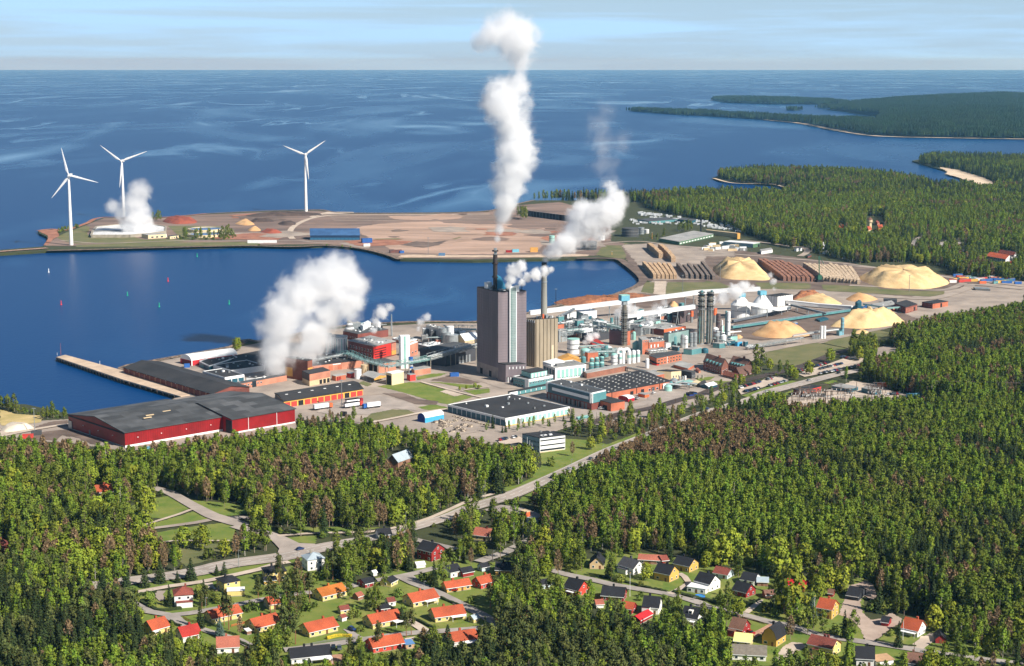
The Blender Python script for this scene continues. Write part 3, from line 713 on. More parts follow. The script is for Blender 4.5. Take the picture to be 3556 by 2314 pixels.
def gable_roof(b,m,root,rise,ridge='R',over=.5,th=.25,wall=None,wallm=None):
	F,L_,B_,R_=b.F,b.L,b.B,b.R
	if ridge=='L':a0,a1,c0,c1=F,L_,R_,B_
	else:a0,a1,c0,c1=F,R_,L_,B_
	ax=(a1-a0).normalized();cx=(c0-a0);cl=cx.length;cx=cx.normalized()
	m0,m1=(a0+c0)/2,(a1+c1)/2
	k_=rise/(cl/2);dz=over*k_
	v3=lambda p,z:Vector((p.x,p.y,z))
	mb=MB()
	for e0,e1,s_ in ((a0,a1,-1),(c0,c1,1)):
		lo0,lo1=e0+cx*s_*over-ax*over,e1+cx*s_*over+ax*over
		hi0,hi1=m0-ax*over,m1+ax*over
		z_lo,z_hi=b.z1-dz,b.z1+rise
		top=[v3(lo0,z_lo+th),v3(lo1,z_lo+th),v3(hi1,z_hi+th),v3(hi0,z_hi+th)]
		bot=[v3(lo0,z_lo),v3(lo1,z_lo),v3(hi1,z_hi),v3(hi0,z_hi)]
		if (top[1]-top[0]).cross(top[2]-top[0]).z<0:top,bot=top[::-1],bot[::-1]
		mb.poly(top);mb.poly(bot[::-1])
		for i in range(4):mb.poly([bot[i-1],bot[i],top[i],top[i-1]])
	o=mb.build('roof',m,root)
	class Pair(list):
		def build(s,*a):return [m_.build(*a)for m_ in s]
	g_=Pair()
	for p,q,r in ((a0,c0,m0),(a1,c1,m1)):
		t=[v3(p,b.z1),v3(q,b.z1),v3(r,b.z1+rise-.02)]
		nn=(t[1]-t[0]).cross(t[2]-t[0])
		if nn.xy.dot((p+q)/2-b.c)<0:t.reverse()
		e_=MB();e_.poly(t);g_.append(e_)
	return o,g_
def arch_roof(b,m,root,rise,n=10,end=None):
	F,L_,B_,R_=b.F,b.L,b.B,b.R
	mb,en=MB(),MB();v3=lambda p,z:Vector((p.x,p.y,z))
	pr=[(math.pi*i/n)for i in range(n+1)]
	pt=lambda A,C,t:v3(A.lerp(C,(1-math.cos(t))/2),b.z1+rise*math.sin(t))
	for s,t in zip(pr,pr[1:]):
		q=[pt(F,L_,s),pt(R_,B_,s),pt(R_,B_,t),pt(F,L_,t)]
		if (q[1]-q[0]).cross(q[2]-q[0]).z<0:q.reverse()
		mb.poly(q)
	mb.build('roof',m,root,smooth=True)
	for a_,c_,q_ in ((F,L_,pr),(R_,B_,pr[::-1])):
		en=MB();en.poly([pt(a_,c_,t)for t in q_]);en.build('gable',end or m,root)
def walls(b,m,root,mL=None,top=False,name='wall'):
	mb=MB();mb.prism([tuple(p)for p in b.base],b.z0-.3,b.z1,top=True)
	return mb.build(name,m,root)
def Bd(name,label,cat,k,F,fb,L_,R_,wall,roof,gable=None,fascia=None,group=None,z0=LAND,clear=True,over=.15,th=.4,vents=0):
	b=blk(k,F,fb,L_,R_,z0)
	b.root=r=thing(name,label,cat,(b.c.x,b.c.y,z0),0,group)
	walls(b,wall,r)
	if gable:
		o,gm=gable_roof(b,roof,r,gable[1],gable[0],over);gm.build('gable',wall,r)
	else:flat_roof(b,roof,r,over,th,fascia)
	if clear:clear_block(b.base,z0,b.z1)
	for i in range(vents):
		p=b.F+(b.R-b.F)*random.uniform(.08,.92)+(b.L-b.F)*random.uniform(.08,.92)
		s_=random.uniform(.8,2.2)
		MB().box((p.x,p.y,b.z1),s_,s_*random.uniform(.5,1),random.uniform(.6,1.6),math.atan2((b.R-b.F).y,(b.R-b.F).x)).build('roof_vent',random.choice((m_silver,m_white,m_gray)),r)
	return b
def tank(name,label,k,x,yb,yt,rpx,m,top='flat',mtop=None,cat='tank',group=None,rim=None,cone=.35,zb=LAND,bands=0,cl=True):
	c=g(k,x,yb,zb);s_=pxm(c);sc=CR[k][2]
	h=at_depth(k,x,yt,c.y).z-zb;r_=rpx*sc/s_
	o=thing(name,label,cat,(c.x,c.y,zb),0,group)
	if top=='flat':
		local('shell',MB().lathe((0,0,0),[(r_,0),(r_,h)],24),m,o,True)
		local('lid',MB().lathe((0,0,0),[(r_*1.03,h-.3),(r_*1.03,h+.25),(r_*.9,h+.3),(0,h+.5)],24),mtop or m,o)
	elif top=='cone':
		hc=r_*2*cone
		local('shell',MB().lathe((0,0,0),[(r_,0),(r_,h-hc)],24),m,o,True)
		local('lid',MB().lathe((0,0,0),[(r_*1.03,h-hc-.2),(r_*1.03,h-hc),(r_*.12,h-.2),(0,h)],24),mtop or m,o)
	elif top=='dome':
		hc=r_*.55
		local('shell',MB().lathe((0,0,0),[(r_,0),(r_,h-hc)],24),m,o,True)
		local('lid',MB().lathe((0,0,0),[(r_,h-hc)]+[(r_*math.cos(t),h-hc+hc*math.sin(t))for t in (.3,.6,.9,1.2,1.57)],24),mtop or m,o,True)
	for i in range(bands):
		z=h*(i+1)/(bands+1)
		local('band',MB().lathe((0,0,z),[(r_,-.2),(r_*1.05+.1,-.2),(r_*1.05+.1,.25),(r_,.25)],24),rim or m_gray,o)
	if cl:clear_px([(src(k,x-rpx,yt)),(src(k,x+rpx,yt)),(src(k,x+rpx,yb)),(src(k,x-rpx,yb))])
	o['h']=h;o['r']=r_
	return o,c,h,r_
def beam(mb,a,b,w,h=None):
	a,b=Vector(a),Vector(b);d=(b-a);dn=d.normalized()
	x=dn.cross(Vector((0,0,1)));
	x=Vector((1,0,0))if x.length<1e-4 else x.normalized()
	y=x.cross(dn);h=h or w
	c=[x*sx*w/2+y*sy*h/2 for sx,sy in ((-1,-1),(1,-1),(1,1),(-1,1))]
	for i in range(4):
		j=(i+1)%4;mb.poly([a+c[i],a+c[j],b+c[j],b+c[i]])
	mb.poly([b+q for q in c]);mb.poly([a+q for q in c[::-1]])
	return mb
def pole(name,label,k,x,yb,yt,r=.12,m=None,cat='pole',group=None,lamp=0,z0=LAND):
	c=g(k,x,yb,z0);h=at_depth(k,x,yt,c.y).z-z0
	o=thing(name,label,cat,(c.x,c.y,z0),0,group)
	local('post',MB().tube((0,0,0),(0,0,h),r,r*.6,6),m or m_silver,o)
	if lamp==1:local('lamp',MB().box((.5,0,h-.1),1.2,.35,.2),m_gray,o)
	if lamp==2:
		local('lamp',MB().box((0,0,h),2.4,.5,.5),m_silver,o)
	if lamp==3:local('finial',MB().lathe((0,0,h),[(0,0),(.2,.15),(.2,.3),(0,.45)],8),m_yel,o)
	return o
# the red warehouse
m_patch=brick_mat('patched_roofing',srgb(96,98,100),srgb(60,62,64),srgb(78,80,82),15.0,7.0,.02,bump=.05)
A_=blk('F',(1470,1100),1275,(805,885),(2648,906))
root=thing('warehouse','huge red warehouse with patched grey roof at the dock basin','warehouse',(A_.c.x,A_.c.y,LAND))
for nm_,bb in (('a',A_),):
	walls(bb,m_red,root);o_,gm=gable_roof(bb,m_patch,root,4.6,'R',.8,.5);gm.build('gable',m_red,root)
	put(bb,'L','plinth',0,1,-.02,.09,m_silver,root,.12);put(bb,'R','plinth',0,1,-.02,.14,m_white,root,.12)
	put(bb,'L','door',.93,.995,0,.62,m_silver,root,.5);put(bb,'L','door',.60,.625,0,.42,m_gray,root)
	put(bb,'L','fascia',0,1,.90,.995,m_black,root,.25)
	for i in range(44):put(bb,'R','sheet_seam',i/44,i/44+.0022,.14,.98,M('seam_red',(128,18,22),.2),root,.05)
	for u_ in (.2,.45,.72):put(bb,'L','wall_lamp',u_,u_+.008,.55,.6,m_white,root,.5)
	for u_ in (.12,.35,.6,.85):put(bb,'R','wall_lamp',u_,u_+.008,.55,.6,m_white,root,.5)
F2,R2=g('F',2735,943,A_.z1).xy,g('F',3478,818,A_.z1).xy
dep=(A_.L-A_.F);B2=block_at(F2,F2+dep*1.07,R2,LAND,A_.z1)
walls(B2,m_red,root);o_,gm=gable_roof(B2,m_patch,root,4.65,'R',.8,.5);gm.build('gable',m_red,root)
put(B2,'R','plinth',0,1,-.02,.10,m_white,root,.12);put(B2,'L','side_wall',0,.09,.02,.9,m_black,root,.2)
for u_ in (.25,.7):put(B2,'R','downpipe',u_,u_+.006,0,.98,m_white,root,.3)
clear_block(A_.base,LAND,A_.z1);clear_block(B2.base,LAND,B2.z1)
for pp in ((.35,.22),(.42,.3),(.62,.35)):
	p=A_.F+(A_.R-A_.F)*pp[0]+(A_.L-A_.F)*pp[1]
	MB().box((p.x,p.y,A_.z1+3.4),6,1.3,.5,math.atan2((A_.R-A_.F).y,(A_.R-A_.F).x)).build('roof_hatch',m_beige,root)
b=blk('F',(1463,330),400,(1890,262),(2500,640))
root=thing('dock_shed','long dark red dock shed with black roof beside the pier','shed',(b.c.x,b.c.y,LAND))
walls(b,M('weathered_red_board',(112,62,52),.35,scale=.5),root);o_,gm=gable_roof(b,m_black,root,3.4,'R',.8,.4);gm.build('gable',m_brickd,root)
panels(b,'R',16,.0,1,.02,.9,M('sliding_door_red',(128,66,56),.3,scale=.5),root,.84,'sliding_door')
for i in range(17):put(b,'R','post',i/16-.004,i/16+.004,0,.98,M('shed_post',(176,130,104),.3),root,.35)
for i in range(9):put(b,'R','wall_lamp',(i+.5)/9,(i+.5)/9+.006,.92,.98,m_white,root,.8)
clear_block(b.base,LAND,b.z1+3)
b=blk('G',(218,520),582,(88,490),(762,445))
root=thing('arched_hall','red hall with white arched roof at the water edge','hall',(b.c.x,b.c.y,LAND))
walls(b,M('hall_red',(196,40,46),.15),root);arch_roof(b,m_white,root,4.2,12,m_white)
put(b,'R','corner_post',0,.02,0,1,m_white,root,.25);put(b,'R','corner_post',.98,1,0,1,m_white,root,.25)
put(b,'R','doorway',.52,.6,0,.7,m_dark,root,.06);put(b,'L','gable_door',.15,.85,0,.85,M('hall_dark_red',(110,26,34),.2),root,.15)
clear_block(b.base,LAND,b.z1+3)
def bands(b,side,root,rows,m=None,glass=None):
	for v0,v1 in rows:put(b,side,'window_band',.02,.98,v0,v1,glass or m_glass,root,.05)
b=Bd('machine_hall','teal walled hall with white rim and black roof behind the dock shed','factory building','G',(430,585),640,(312,530),(760,482),m_dteal,m_black,fascia=m_white,vents=6)
put(b,'L','end_panel',.55,1,0,.9,m_teal,b.root)
b=Bd('machine_hall','broad black roofed hall with white fascia next to the teal hall','factory building','G',(690,640),700,(475,575),(1090,580),m_white,m_black,fascia=m_white,vents=8)
b=Bd('machine_hall','long dark roofed hall running under the great steam cloud','factory building','G',(900,610),660,(640,480),(1330,520),m_dgrey,m_black,vents=10)
b=Bd('office_block','low white framed office with teal window walls by the dock shed','office','G',(615,725),808,(357,650),(842,690),m_dteal,m_black,fascia=m_white,vents=3)
for u_ in (0,.3,.46,.62,.985):put(b,'L','pillar',u_,u_+.03,0,1,m_white,b.root,.3)
for u_ in (0,.32,.65,.97):put(b,'R','pillar',u_,u_+.03,0,1,m_white,b.root,.3)
for s_ in 'LR':put(b,s_,'top_band',0,1,.72,1,m_white,b.root,.32)
win_row(b,'L',6,.05,.95,.2,.66,b.root,.8,m_dteal)
b=Bd('office_block','white box on stair tower above the pink brick offices','office','G',(980,722),780,(868,718),(1108,700),m_white,m_black,vents=4)
win_row(b,'R',2,.02,.35,.1,.7,b.root)
b=Bd('brick_offices','low pinkish brick offices with a row of dark windows below the steam','office','G',(698,812),880,(640,800),(1345,692),m_brickp,m_dgrey,vents=3)
win_row(b,'R',9,.03,.55,.45,.75,b.root,.5)
b.R_=b
put(b,'R','stair_glazing',.36,.43,.0,1.05,m_glass,b.root,.4)
b=Bd('brick_hall','tall brown brick hall the great steam cloud rises from','factory building','G',(1590,525),768,(1318,480),(1645,512),brick_mat('brown_brick',srgb(150,88,66),srgb(132,76,58),srgb(120,84,70),.5,.16,.015),m_black,vents=14)
put(b,'L','panel',.66,.98,.12,.55,m_ochre,b.root,.1);put(b,'R','panel',0,1,.5,.66,m_ochre,b.root,.1)
b=Bd('brick_hall','long pale brick paper hall with black roof under the pipe bridge','factory building','G',(1640,585),668,(1400,500),(2250,512),m_brickp,m_black,vents=16)
panels(b,'R',3,.1,.62,.1,.75,m_brick,b.root,.45,'gate');put(b,'R','window_band',.4,.55,.82,.93,m_white,b.root)
b=Bd('pulp_house','small pink and cream block with open bays near the loading hall','factory building','G',(1612,682),822,(1527,645),(1855,636),m_beige,m_black)
put(b,'R','upper_wall',0,1,.45,1,m_brickp,b.root,.2);put(b,'L','upper_wall',0,1,.45,1,M('sooty_brick',(92,78,70),.3),b.root,.2)  # upper wall pink on the right face, dark brown on the left
panels(b,'R',3,.45,1,.02,.38,m_dark,b.root,.7,'bay',.05)
for (x,r_,yb,yt)in ((1842,40,440,215),(1985,77,425,240),(1925,62,400,235)):
	o,c,h,rr=tank('silo',{1842:'slim pale silo at the right edge of the steam cloud',1985:'fat white silo with grey stripes beside the brick mill',1925:'teal shaded white silo behind the fat silo'}[x],'G',x,yb,yt,r_,m_white,group=None,cat='silo')
	for i in range(7):
		a=-2.6+i*.42
		local('stripe',MB().box((rr*math.cos(a),rr*math.sin(a),1),.3,rr*.13,h-2,a),m_lteal if i%2 else m_silver,o)
	local('railing',MB().lathe((0,0,h),[(rr,.2),(rr,1.2),(rr-.1,1.2),(rr-.1,.2)],20),m_silver,o)
b=blk('G',(1310,1000),1078,(1205,905),(2243,853))
root=thing('loading_hall','black roofed loading hall with red doors between yellow posts','factory building',(b.c.x,b.c.y,LAND))
walls(b,m_yel,root);o_,gm=gable_roof(b,m_black,root,1.9,'R',.7,.35);gm.build('gable',m_gray,root)
panels(b,'R',12,.0,1,.02,.78,m_redd,root,.84,'door',.15,skip=(2,9))
for i in (2,9):put(b,'R','doorway',i/12+.01,(i+1)/12-.01,0,.78,m_dark,root,.04)
put(b,'L','end_wall',.02,.98,0,.95,m_gray,root)
for i in range(6):
	p=b.F+(b.R-b.F)*(.08+i*.16)+(b.L-b.F)*.42
	MB().box((p.x,p.y,b.z1+1.2),2.2,1.1,.9,.6).build('skylight',m_white,root)
clear_block(b.base,LAND,b.z1+2)
# brick mill in the middle
b=Bd('brick_mill','dark brick mill with a red louvred corner and cluttered pale roof','factory building','H',(780,492),690,(428,412),(1090,420),m_brickd,m_lgrey,vents=26)
put(b,'R','red_panel',0,.77,.12,.95,M('bright_red_sheet',(206,48,40),.1),b.root,.15)
for i in range(4):put(b,'R','louvre',.05,.55,.22+i*.17,.28+i*.17,M('louvre_dark',(96,30,30),.2),b.root,.5)
put(b,'R','panel',.8,1,.1,.4,m_ochre,b.root);put(b,'R','panel',.8,1,.42,.9,m_brickp,b.root)
win_row(b,'L',8,.05,.95,.55,.75,b.root,.45);win_row(b,'L',8,.05,.95,.2,.4,b.root,.45)
b=Bd('brick_mill','upper brick mill with pagoda shaped cooler behind the louvred mill','factory building','H',(565,322),420,(360,280),(985,258),m_brickd,m_dgrey,vents=20)
win_row(b,'L',5,.1,.95,.3,.5,b.root,.45)
o=thing('vent_stack','pagoda shaped grey cooler standing on the upper brick mill roof','cooler',tuple(at_depth('H',452,275,b.c.y)))
zz,rr=0,5.0
for i in range(5):
	local('tier',MB().lathe((0,0,zz),[(rr,0),(rr*.9,1.3),(rr*.62,1.6),(rr*.6,2.1)],16),m_white if i%2 else m_gray,o);zz+=1.9;rr*=.84
local('finial',MB().tube((0,0,zz),(0,0,zz+3),.3,.1),m_gray,o)
b2=Bd('roof_house','tall white plant box on the upper brick mill roof','plant box','H',(640,215),300,(600,190),(745,160),m_white,m_white,z0=b.z1-1.5,vents=3)
b=Bd('brick_mill','far pale brick block with dark slots at the water behind the mill','factory building','H',(890,270),335,(700,255),(985,262),m_brickp,m_lgrey,vents=6)
panels(b,'R',4,0,1,.15,.85,m_dark,b.root,.3,'slot',.05)
b=Bd('lift_tower','tall white windowless tower with green stripe beside the brick mill','tower','H',(1152,345),800,(1130,338),(1282,340),m_white,m_white)
put(b,'R','stripe',.36,.56,.02,.98,m_lteal,b.root);put(b,'R','stripe',.0,.04,.02,.98,m_silver,b.root)
b=Bd('white_hall','white roofed hall behind the tall white tower','factory building','H',(1240,425),470,(1040,382),(1390,395),m_brickp,m_white,fascia=m_white,vents=22)
b=Bd('white_hall','brick walled annexe right of the tall white tower','factory building','H',(1285,470),640,(1250,460),(1393,430),m_brickp,m_white)
win_row(b,'R',2,.1,.9,.25,.38,b.root,.4)
b=Bd('white_hall','low grey hall with white roof sloping down to the pipe bridge','factory building','H',(1545,500),585,(1395,462),(1760,462),m_gray,m_white,vents=18)
b=Bd('silver_hall','tall silver clad hall at the water edge by the boiler house','factory building','H',(1685,250),440,(1505,200),(1740,238),m_silver,m_lgrey,vents=10)
for (x,r_,yb,yt,m_)in ((1745,55,440,240,m_silver),(1840,50,440,215,m_white),(1865,85,460,330,m_silver),(1790,60,455,300,m_silver)):
	tank('storage_tank',{1745:'tall silver tank against the silver clad hall',1840:'white tank peeping above the silver tanks',1865:'squat silver tank nearest the boiler house',1790:'mid sized silver tank before the white tank'}[x],'H',x,yb,yt,r_,m_,cat='tank')
b=Bd('white_hall','low hall with snow white rounded roof just left of the boiler house','factory building','H',(2040,415),470,(1910,385),(2250,378),m_beige,m_white,gable=('R',5),vents=10)
b=Bd('dark_underpass','ground storey painted dark as shadow behind the pipe bridge legs','factory building','H',(1780,560),770,(1420,520),(2240,470),M('dark_wall_and_shade',(70,72,78),.3),m_dgrey,vents=6)  # the shadow under the pipes is painted in as dark grey walls
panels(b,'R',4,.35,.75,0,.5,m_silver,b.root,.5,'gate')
b=Bd('brick_annexe','salmon brick low building behind the red substation container','factory building','H',(1345,820),895,(1290,790),(1572,785),m_brickp,m_lgrey)
b=Bd('brick_annexe','brick ground floor half hidden under the pipe bridge bend','factory building','H',(850,735),860,(700,690),(1090,700),m_brickp,m_dgrey)
panels(b,'L',2,.1,.9,0,.8,m_dark,b.root,.8,'opening',.05)
b=Bd('beige_block','plain beige concrete block with a dark gateway by the grass','building','H',(1032,870),1030,(955,850),(1197,838),m_cream,m_white)
put(b,'L','gateway',.1,.9,.0,.82,m_dark,b.root,.06)
b=Bd('red_kiosk','bright red container at the foot of the striped tank','container','H',(1285,885),970,(1240,872),(1362,875),m_redd,m_silver)
o,c,h,r_=tank('striped_tank','narrow tank in blue and white bands over the red container','H',1296,870,640,31,m_blue,top='flat',mtop=m_blue)
for i in range(3):local('white_band',MB().lathe((0,0,h*(.24+i*.23)),[(r_*1.02,0),(r_*1.02,h*.11)],24),m_white,o,True)
tank('storage_tank','white upright tank beside the canopy roof','H',568,935,808,48,m_white)
tank('storage_tank','beige grey tank behind the white upright tank','H',662,865,745,54,m_beige)
b=Bd('red_shed','small red shed with two bright doors in front of the brick hall','shed','H',(262,905),970,(205,890),(402,880),m_brick,m_lgrey)
panels(b,'R',2,.08,.5,.05,.85,m_red,b.root,.7,'door')
b=Bd('red_shed','crimson shed between the small red shed and the white tank','shed','H',(470,870),932,(412,858),(517,852),m_redd,m_silver)
b=blk('H',(790,935),1000,(628,880),(950,890))
root=thing('canopy','open canopy with grey roof and ochre gable beside the beige block','canopy',(b.c.x,b.c.y,LAND))
bb=block_at(b.F,b.L,b.R,b.z1-1.6,b.z1);o_,gm=gable_roof(bb,m_lgrey,root,1.5,'L',.3,.3);gm.build('gable',m_ochre,root)
put(bb,'R','fascia',0,1,.2,1,m_ochre,root,.3)
for u_ in (.03,.5,.97):
	for w_ in (.03,.35,.68,.97):
		p=b.F+(b.R-b.F)*u_+(b.L-b.F)*w_;MB().tube((p.x,p.y,LAND),(p.x,p.y,b.z1-1.5),.18,n=6).build('post',m_silver,root)
# pipe bridges
def rack(name,label,pts,w=4.5,npipes=5,hgt=2.6,legs=True,m=None,mp=None,lm=None,levels=1,cat='pipe bridge',legstep=16,truss=True):
	P_=[]
	for k,x,yt,yb in pts:
		c=g(k,x,yb);P_.append(Vector((c.x,c.y,max(LAND+3,at_depth(k,x,yt,c.y).z))))
	o=thing(name,label,cat,(P_[0].x,P_[0].y,LAND))
	m=m or m_silver;mp=mp or m_pipe;lm=lm or m_conct
	for s_ in range(len(P_)-1):
		a,b_=P_[s_],P_[s_+1];d=(b_-a);L_=d.length;dh=Vector((d.x,d.y,0)).normalized();n_=Vector((-dh.y,dh.x,0))
		fr=MB();k_=max(2,int(L_/3.6))
		for sd in (-1,1):
			e=n_*sd*w/2
			for z in (-hgt,0):beam(fr,a+e+Vector((0,0,z)),b_+e+Vector((0,0,z)),.28)
			if truss:
				for i in range(k_):
					p,q=a.lerp(b_,i/k_),a.lerp(b_,(i+1)/k_)
					beam(fr,p+e,p+e-Vector((0,0,hgt)),.18);beam(fr,p+e+Vector((0,0,-hgt if i%2 else 0)),q+e+Vector((0,0,0 if i%2 else -hgt)),.16)
		for i in range(k_+1):
			p=a.lerp(b_,i/k_);beam(fr,p+n_*w/2-Vector((0,0,hgt)),p-n_*w/2-Vector((0,0,hgt)),.2)
		fr.build('frame',m,o)
		for lv in range(levels):
			for i in range(npipes):
				e=n_*w*((i+.5)/npipes-.5)*.92-Vector((0,0,hgt-.5-lv*1.5-random.uniform(0,.3)))
				MB().tube(a+e,b_+e,random.choice((.22,.3,.42)),n=7).build('pipe',random.choice((mp,mp,m_silver,m_white)),o)
		if legs:
			n2=max(1,int(L_/legstep))
			for i in range(n2+(s_==len(P_)-2)):
				p=a.lerp(b_,i/n2)
				for sd in (-1,1):
					q=p+n_*sd*w*.42;mb=MB();beam(mb,(q.x,q.y,LAND-.2),(q.x,q.y,p.z-hgt),.55);mb.build('leg',lm,o)
	return o
m_gpipe=mat('green_pipework',srgb(150,188,182),srgb(108,146,146),scale=.3,rough=.45,metal=.1)
rack('pipe_bridge','pale green pipe bridge bending over the brick hall roofs',[('H',300,560,740),('H',450,545,760),('H',660,640,830),('H',965,725,930),('H',1250,675,890),('H',1545,620,840)],5,6,3.0,mp=m_gpipe,m=m_gpipe)
rack('pipe_bridge','broad lattice pipe bridge on concrete legs running into the boiler house',[('H',1545,600,840),('H',1880,505,800),('H',2230,420,740)],7,7,4.2,mp=m_pipe,m=m_silver,levels=2)
rack('pipe_bridge','slim white pipe bridge along the paper hall roof edge',[('H',0,660,800),('H',200,620,770),('H',420,580,750)],2.2,3,1.5)
rack('pipe_rack','stacked pale pipe racks right of the concrete silo building',[('I',1345,740,900),('I',1660,700,850)],9,8,5,mp=m_gpipe,levels=3)
rack('pipe_rack','long pipe rack before the crane tower amid the process plant',[('I',1400,650,760),('I',2000,600,700)],5,6,3,levels=2)
rack('pipe_rack','upper lattice gallery at the water behind the silver hall',[('H',1890,195,330),('H',2200,205,330)],5,5,4,mp=m_gpipe,m=m_gpipe)
rack('pipe_rack','low pipe rack along the brick retaining wall',[('J',300,1325,1385),('J',560,1385,1430),('J',740,1420,1470)],2.4,3,1.2)
rack('pipe_bridge','trestle pipe bridge crossing the chip yard beside the mill road',[('K',690,690,745),('K',1010,640,720),('K',1240,610,690)],2.6,4,1.6,truss=False)
rack('pipe_bridge','white lattice pipe bridge on posts leaving the teal plant',[('K',150,815,870),('K',330,790,845),('K',600,740,815),('K',810,700,790)],3.4,5,2.4)
# boiler house
m_boil=mat('sooty_boiler_cladding',srgb(142,130,134),srgb(98,91,97),scale=.05,rough=.85,detail=9,stretch=(1,1,.18),lo=.3,hi=.72)
b=blk('I',(515,222),1418,(222,150),(905,205))
root=thing('boiler_house','towering dark grey boiler house with a glazed white stair strip','boiler house',(b.c.x,b.c.y,LAND))
walls(b,m_boil,root);MB().prism(inset_poly(b.base,.2),b.z1,b.z1+.5).build('roof',m_black,root)
for i in range(26):put(b,'R','cladding_joint',0,1,.16+i*.032,.1615+i*.032,M('joint_grey',(104,96,100),.2),root,.06)
for i in range(26):put(b,'L','cladding_joint',0,1,.16+i*.032,.1615+i*.032,M('joint_grey',(104,96,100),.2),root,.06)
for i in range(10):put(b,'L','cladding_rib',.1+i*.085,.103+i*.085,.17,1,M('joint_grey',(104,96,100),.2),root,.1)
put(b,'L','base_wall',0,1,0,.13,M('boiler_base',(172,158,150),.25),root,.25);put(b,'R','base_wall',0,1,0,.13,M('boiler_base',(172,158,150),.25),root,.25)
for u_ in (.3,.72):put(b,'L','gate',u_,u_+.12,0,.07,m_dark,root,.3)
fr=put(b,'R','stair_tower',.385,.635,.175,1.065,m_white,root,1.6)
sg=put(b,'R','stair_glazing',.42,.60,.18,1.05,M('stair_glass',(128,156,150),.2,rough=.3),root,1.75)
for i in range(44):put(b,'R','glazing_bar',.42,.60,.19+i*.0196,.193+i*.0196,m_dteal,root,1.85)
for u_ in (.465,.51,.555):put(b,'R','glazing_bar',u_-.004,u_+.004,.18,1.05,m_white,root,1.88)
put(b,'R','stair_head',.635,.73,1.0,1.07,m_white,root,1.2,inset=4)
an=blk('I',(620,1222),1466,(515,1200),(895,1210))
walls(an,m_boil,root,name='annexe_wall');flat_roof(an,m_black,root,.2,.5,None,'annexe_roof')
panels(an,'R',5,.1,.98,.75,.88,m_white,root,.25,'vent');panels(an,'R',2,.03,.34,0,.32,m_dark,root,.7,'gate');panels(an,'R',2,.05,.32,.0,.3,m_white,root,.3,'gate_post',.2)
clear_block(b.base,LAND,b.z1);clear_block(an.base,LAND,an.z1)
BH=b
def on(b,u,w,z=None):p=b.F+(b.R-b.F)*u+(b.L-b.F)*w;return Vector((p.x,p.y,b.z1 if z is None else z))
rt=random.Random(3)
for i in range(26):
	p=on(b,rt.uniform(.06,.94),rt.uniform(.1,.9));s_=rt.uniform(.8,3)
	MB().box(p,s_,s_*.8,rt.uniform(.8,3.2),.5).build('roof_unit',rt.choice((m_silver,m_white,m_gray,m_dgrey)),root)
p=on(b,.12,.62);MB().box(p,4.5,4.5,5.5,.5).build('roof_cabin',m_white,root)
c=on(b,.22,.42);topz=at_depth('V',1711,862,c.y).z
o=thing('chimney','slim black chimney standing on the boiler house roof','chimney',tuple(c))
hh=topz-c.z
m_chim=mat('rusty_black_steel',srgb(62,48,44),srgb(40,36,36),scale=.15,rough=.8,stretch=(1,1,.2))
local('shaft',MB().tube((0,0,-1),(0,0,hh-5),1.75,n=20),m_chim,o,True)
for i in range(3):a=i*2.1;local('flue',MB().tube((.75*math.cos(a),.75*math.sin(a),hh-5),(.75*math.cos(a),.75*math.sin(a),hh),.62,n=10),m_silver,o)
for z in (.3,.62,.92):local('gallery',MB().lathe((0,0,hh*z),[(1.8,0),(2.5,0),(2.5,.9),(2.42,.9),(2.42,.1),(1.8,.1)],16),m_chim,o)
d=(b.R-b.F).normalized()
mb=MB();f_=Vector((d.x,d.y,0));nn=Vector((-d.y,d.x,0))
pr=[(1.2,0),(9,0),(9,2),(6.5,6),(4.2,10.5),(1.2,12)]
for s_ in (-1.6,1.6):
	q=[f_*x+nn*s_+Vector((0,0,z))for x,z in pr];mb.poly(q if s_<0 else q[::-1])
for i in range(len(pr)):
	(x0,z0),(x1,z1)=pr[i-1],pr[i]
	mb.poly([f_*x0+nn*-1.6+Vector((0,0,z0)),f_*x0+nn*1.6+Vector((0,0,z0)),f_*x1+nn*1.6+Vector((0,0,z1)),f_*x1+nn*-1.6+Vector((0,0,z1))])
local('flue_duct',mb,M('duct_blue',(48,132,170),.15),o)
c=on(b,.985,.2);o=thing('mast','thin dark lattice mast at the right corner of the boiler house','mast',tuple(c));
mb=MB();z_=at_depth('I',905,70,c.y).z-c.z
for q in ((-.5,-.5),(.5,-.5),(0,.5)):beam(mb,(q[0],q[1],-28),(q[0],q[1],z_),.22)
for i in range(20):beam(mb,(-.5,-.5,-28+i*2.6),(.5,-.5,-26+i*2.6),.12)
local('lattice',mb,m_dark,o)
m_ribc=mat('ribbed_concrete',srgb(178,164,140),srgb(130,120,104),scale=.12,rough=.9,detail=8,stretch=(1,1,.2),lo=.3,hi=.75)
b=blk('I',(1035,597),1255,(900,578),(1338,580))
root=thing('silo_building','beige ribbed concrete silo building in front of the round chimney','silo building',(b.c.x,b.c.y,LAND))
walls(b,m_ribc,root);MB().prism(inset_poly(b.base,.4),b.z1,b.z1+.4).build('roof',m_black,root)
for i in range(6):put(b,'R','rib_joint',i/6+.155,i/6+.172,.0,1,M('joint_dark',(96,84,66),.3),root,.04)
for i in range(6):put(b,'R','rib',i/6+.01,i/6+.15,.0,.995,m_ribc,root,.7)
for i in range(5):put(b,'L','rib',i/5+.02,i/5+.17,.0,.995,m_ribc,root,.7)
for i in range(5):put(b,'L','vent',i/5+.06,i/5+.13,.93,.985,m_white,root,.9)
put(b,'R','new_panel',.70,.80,0,.45,M('pale_concrete',(216,202,172),.1),root,.8)
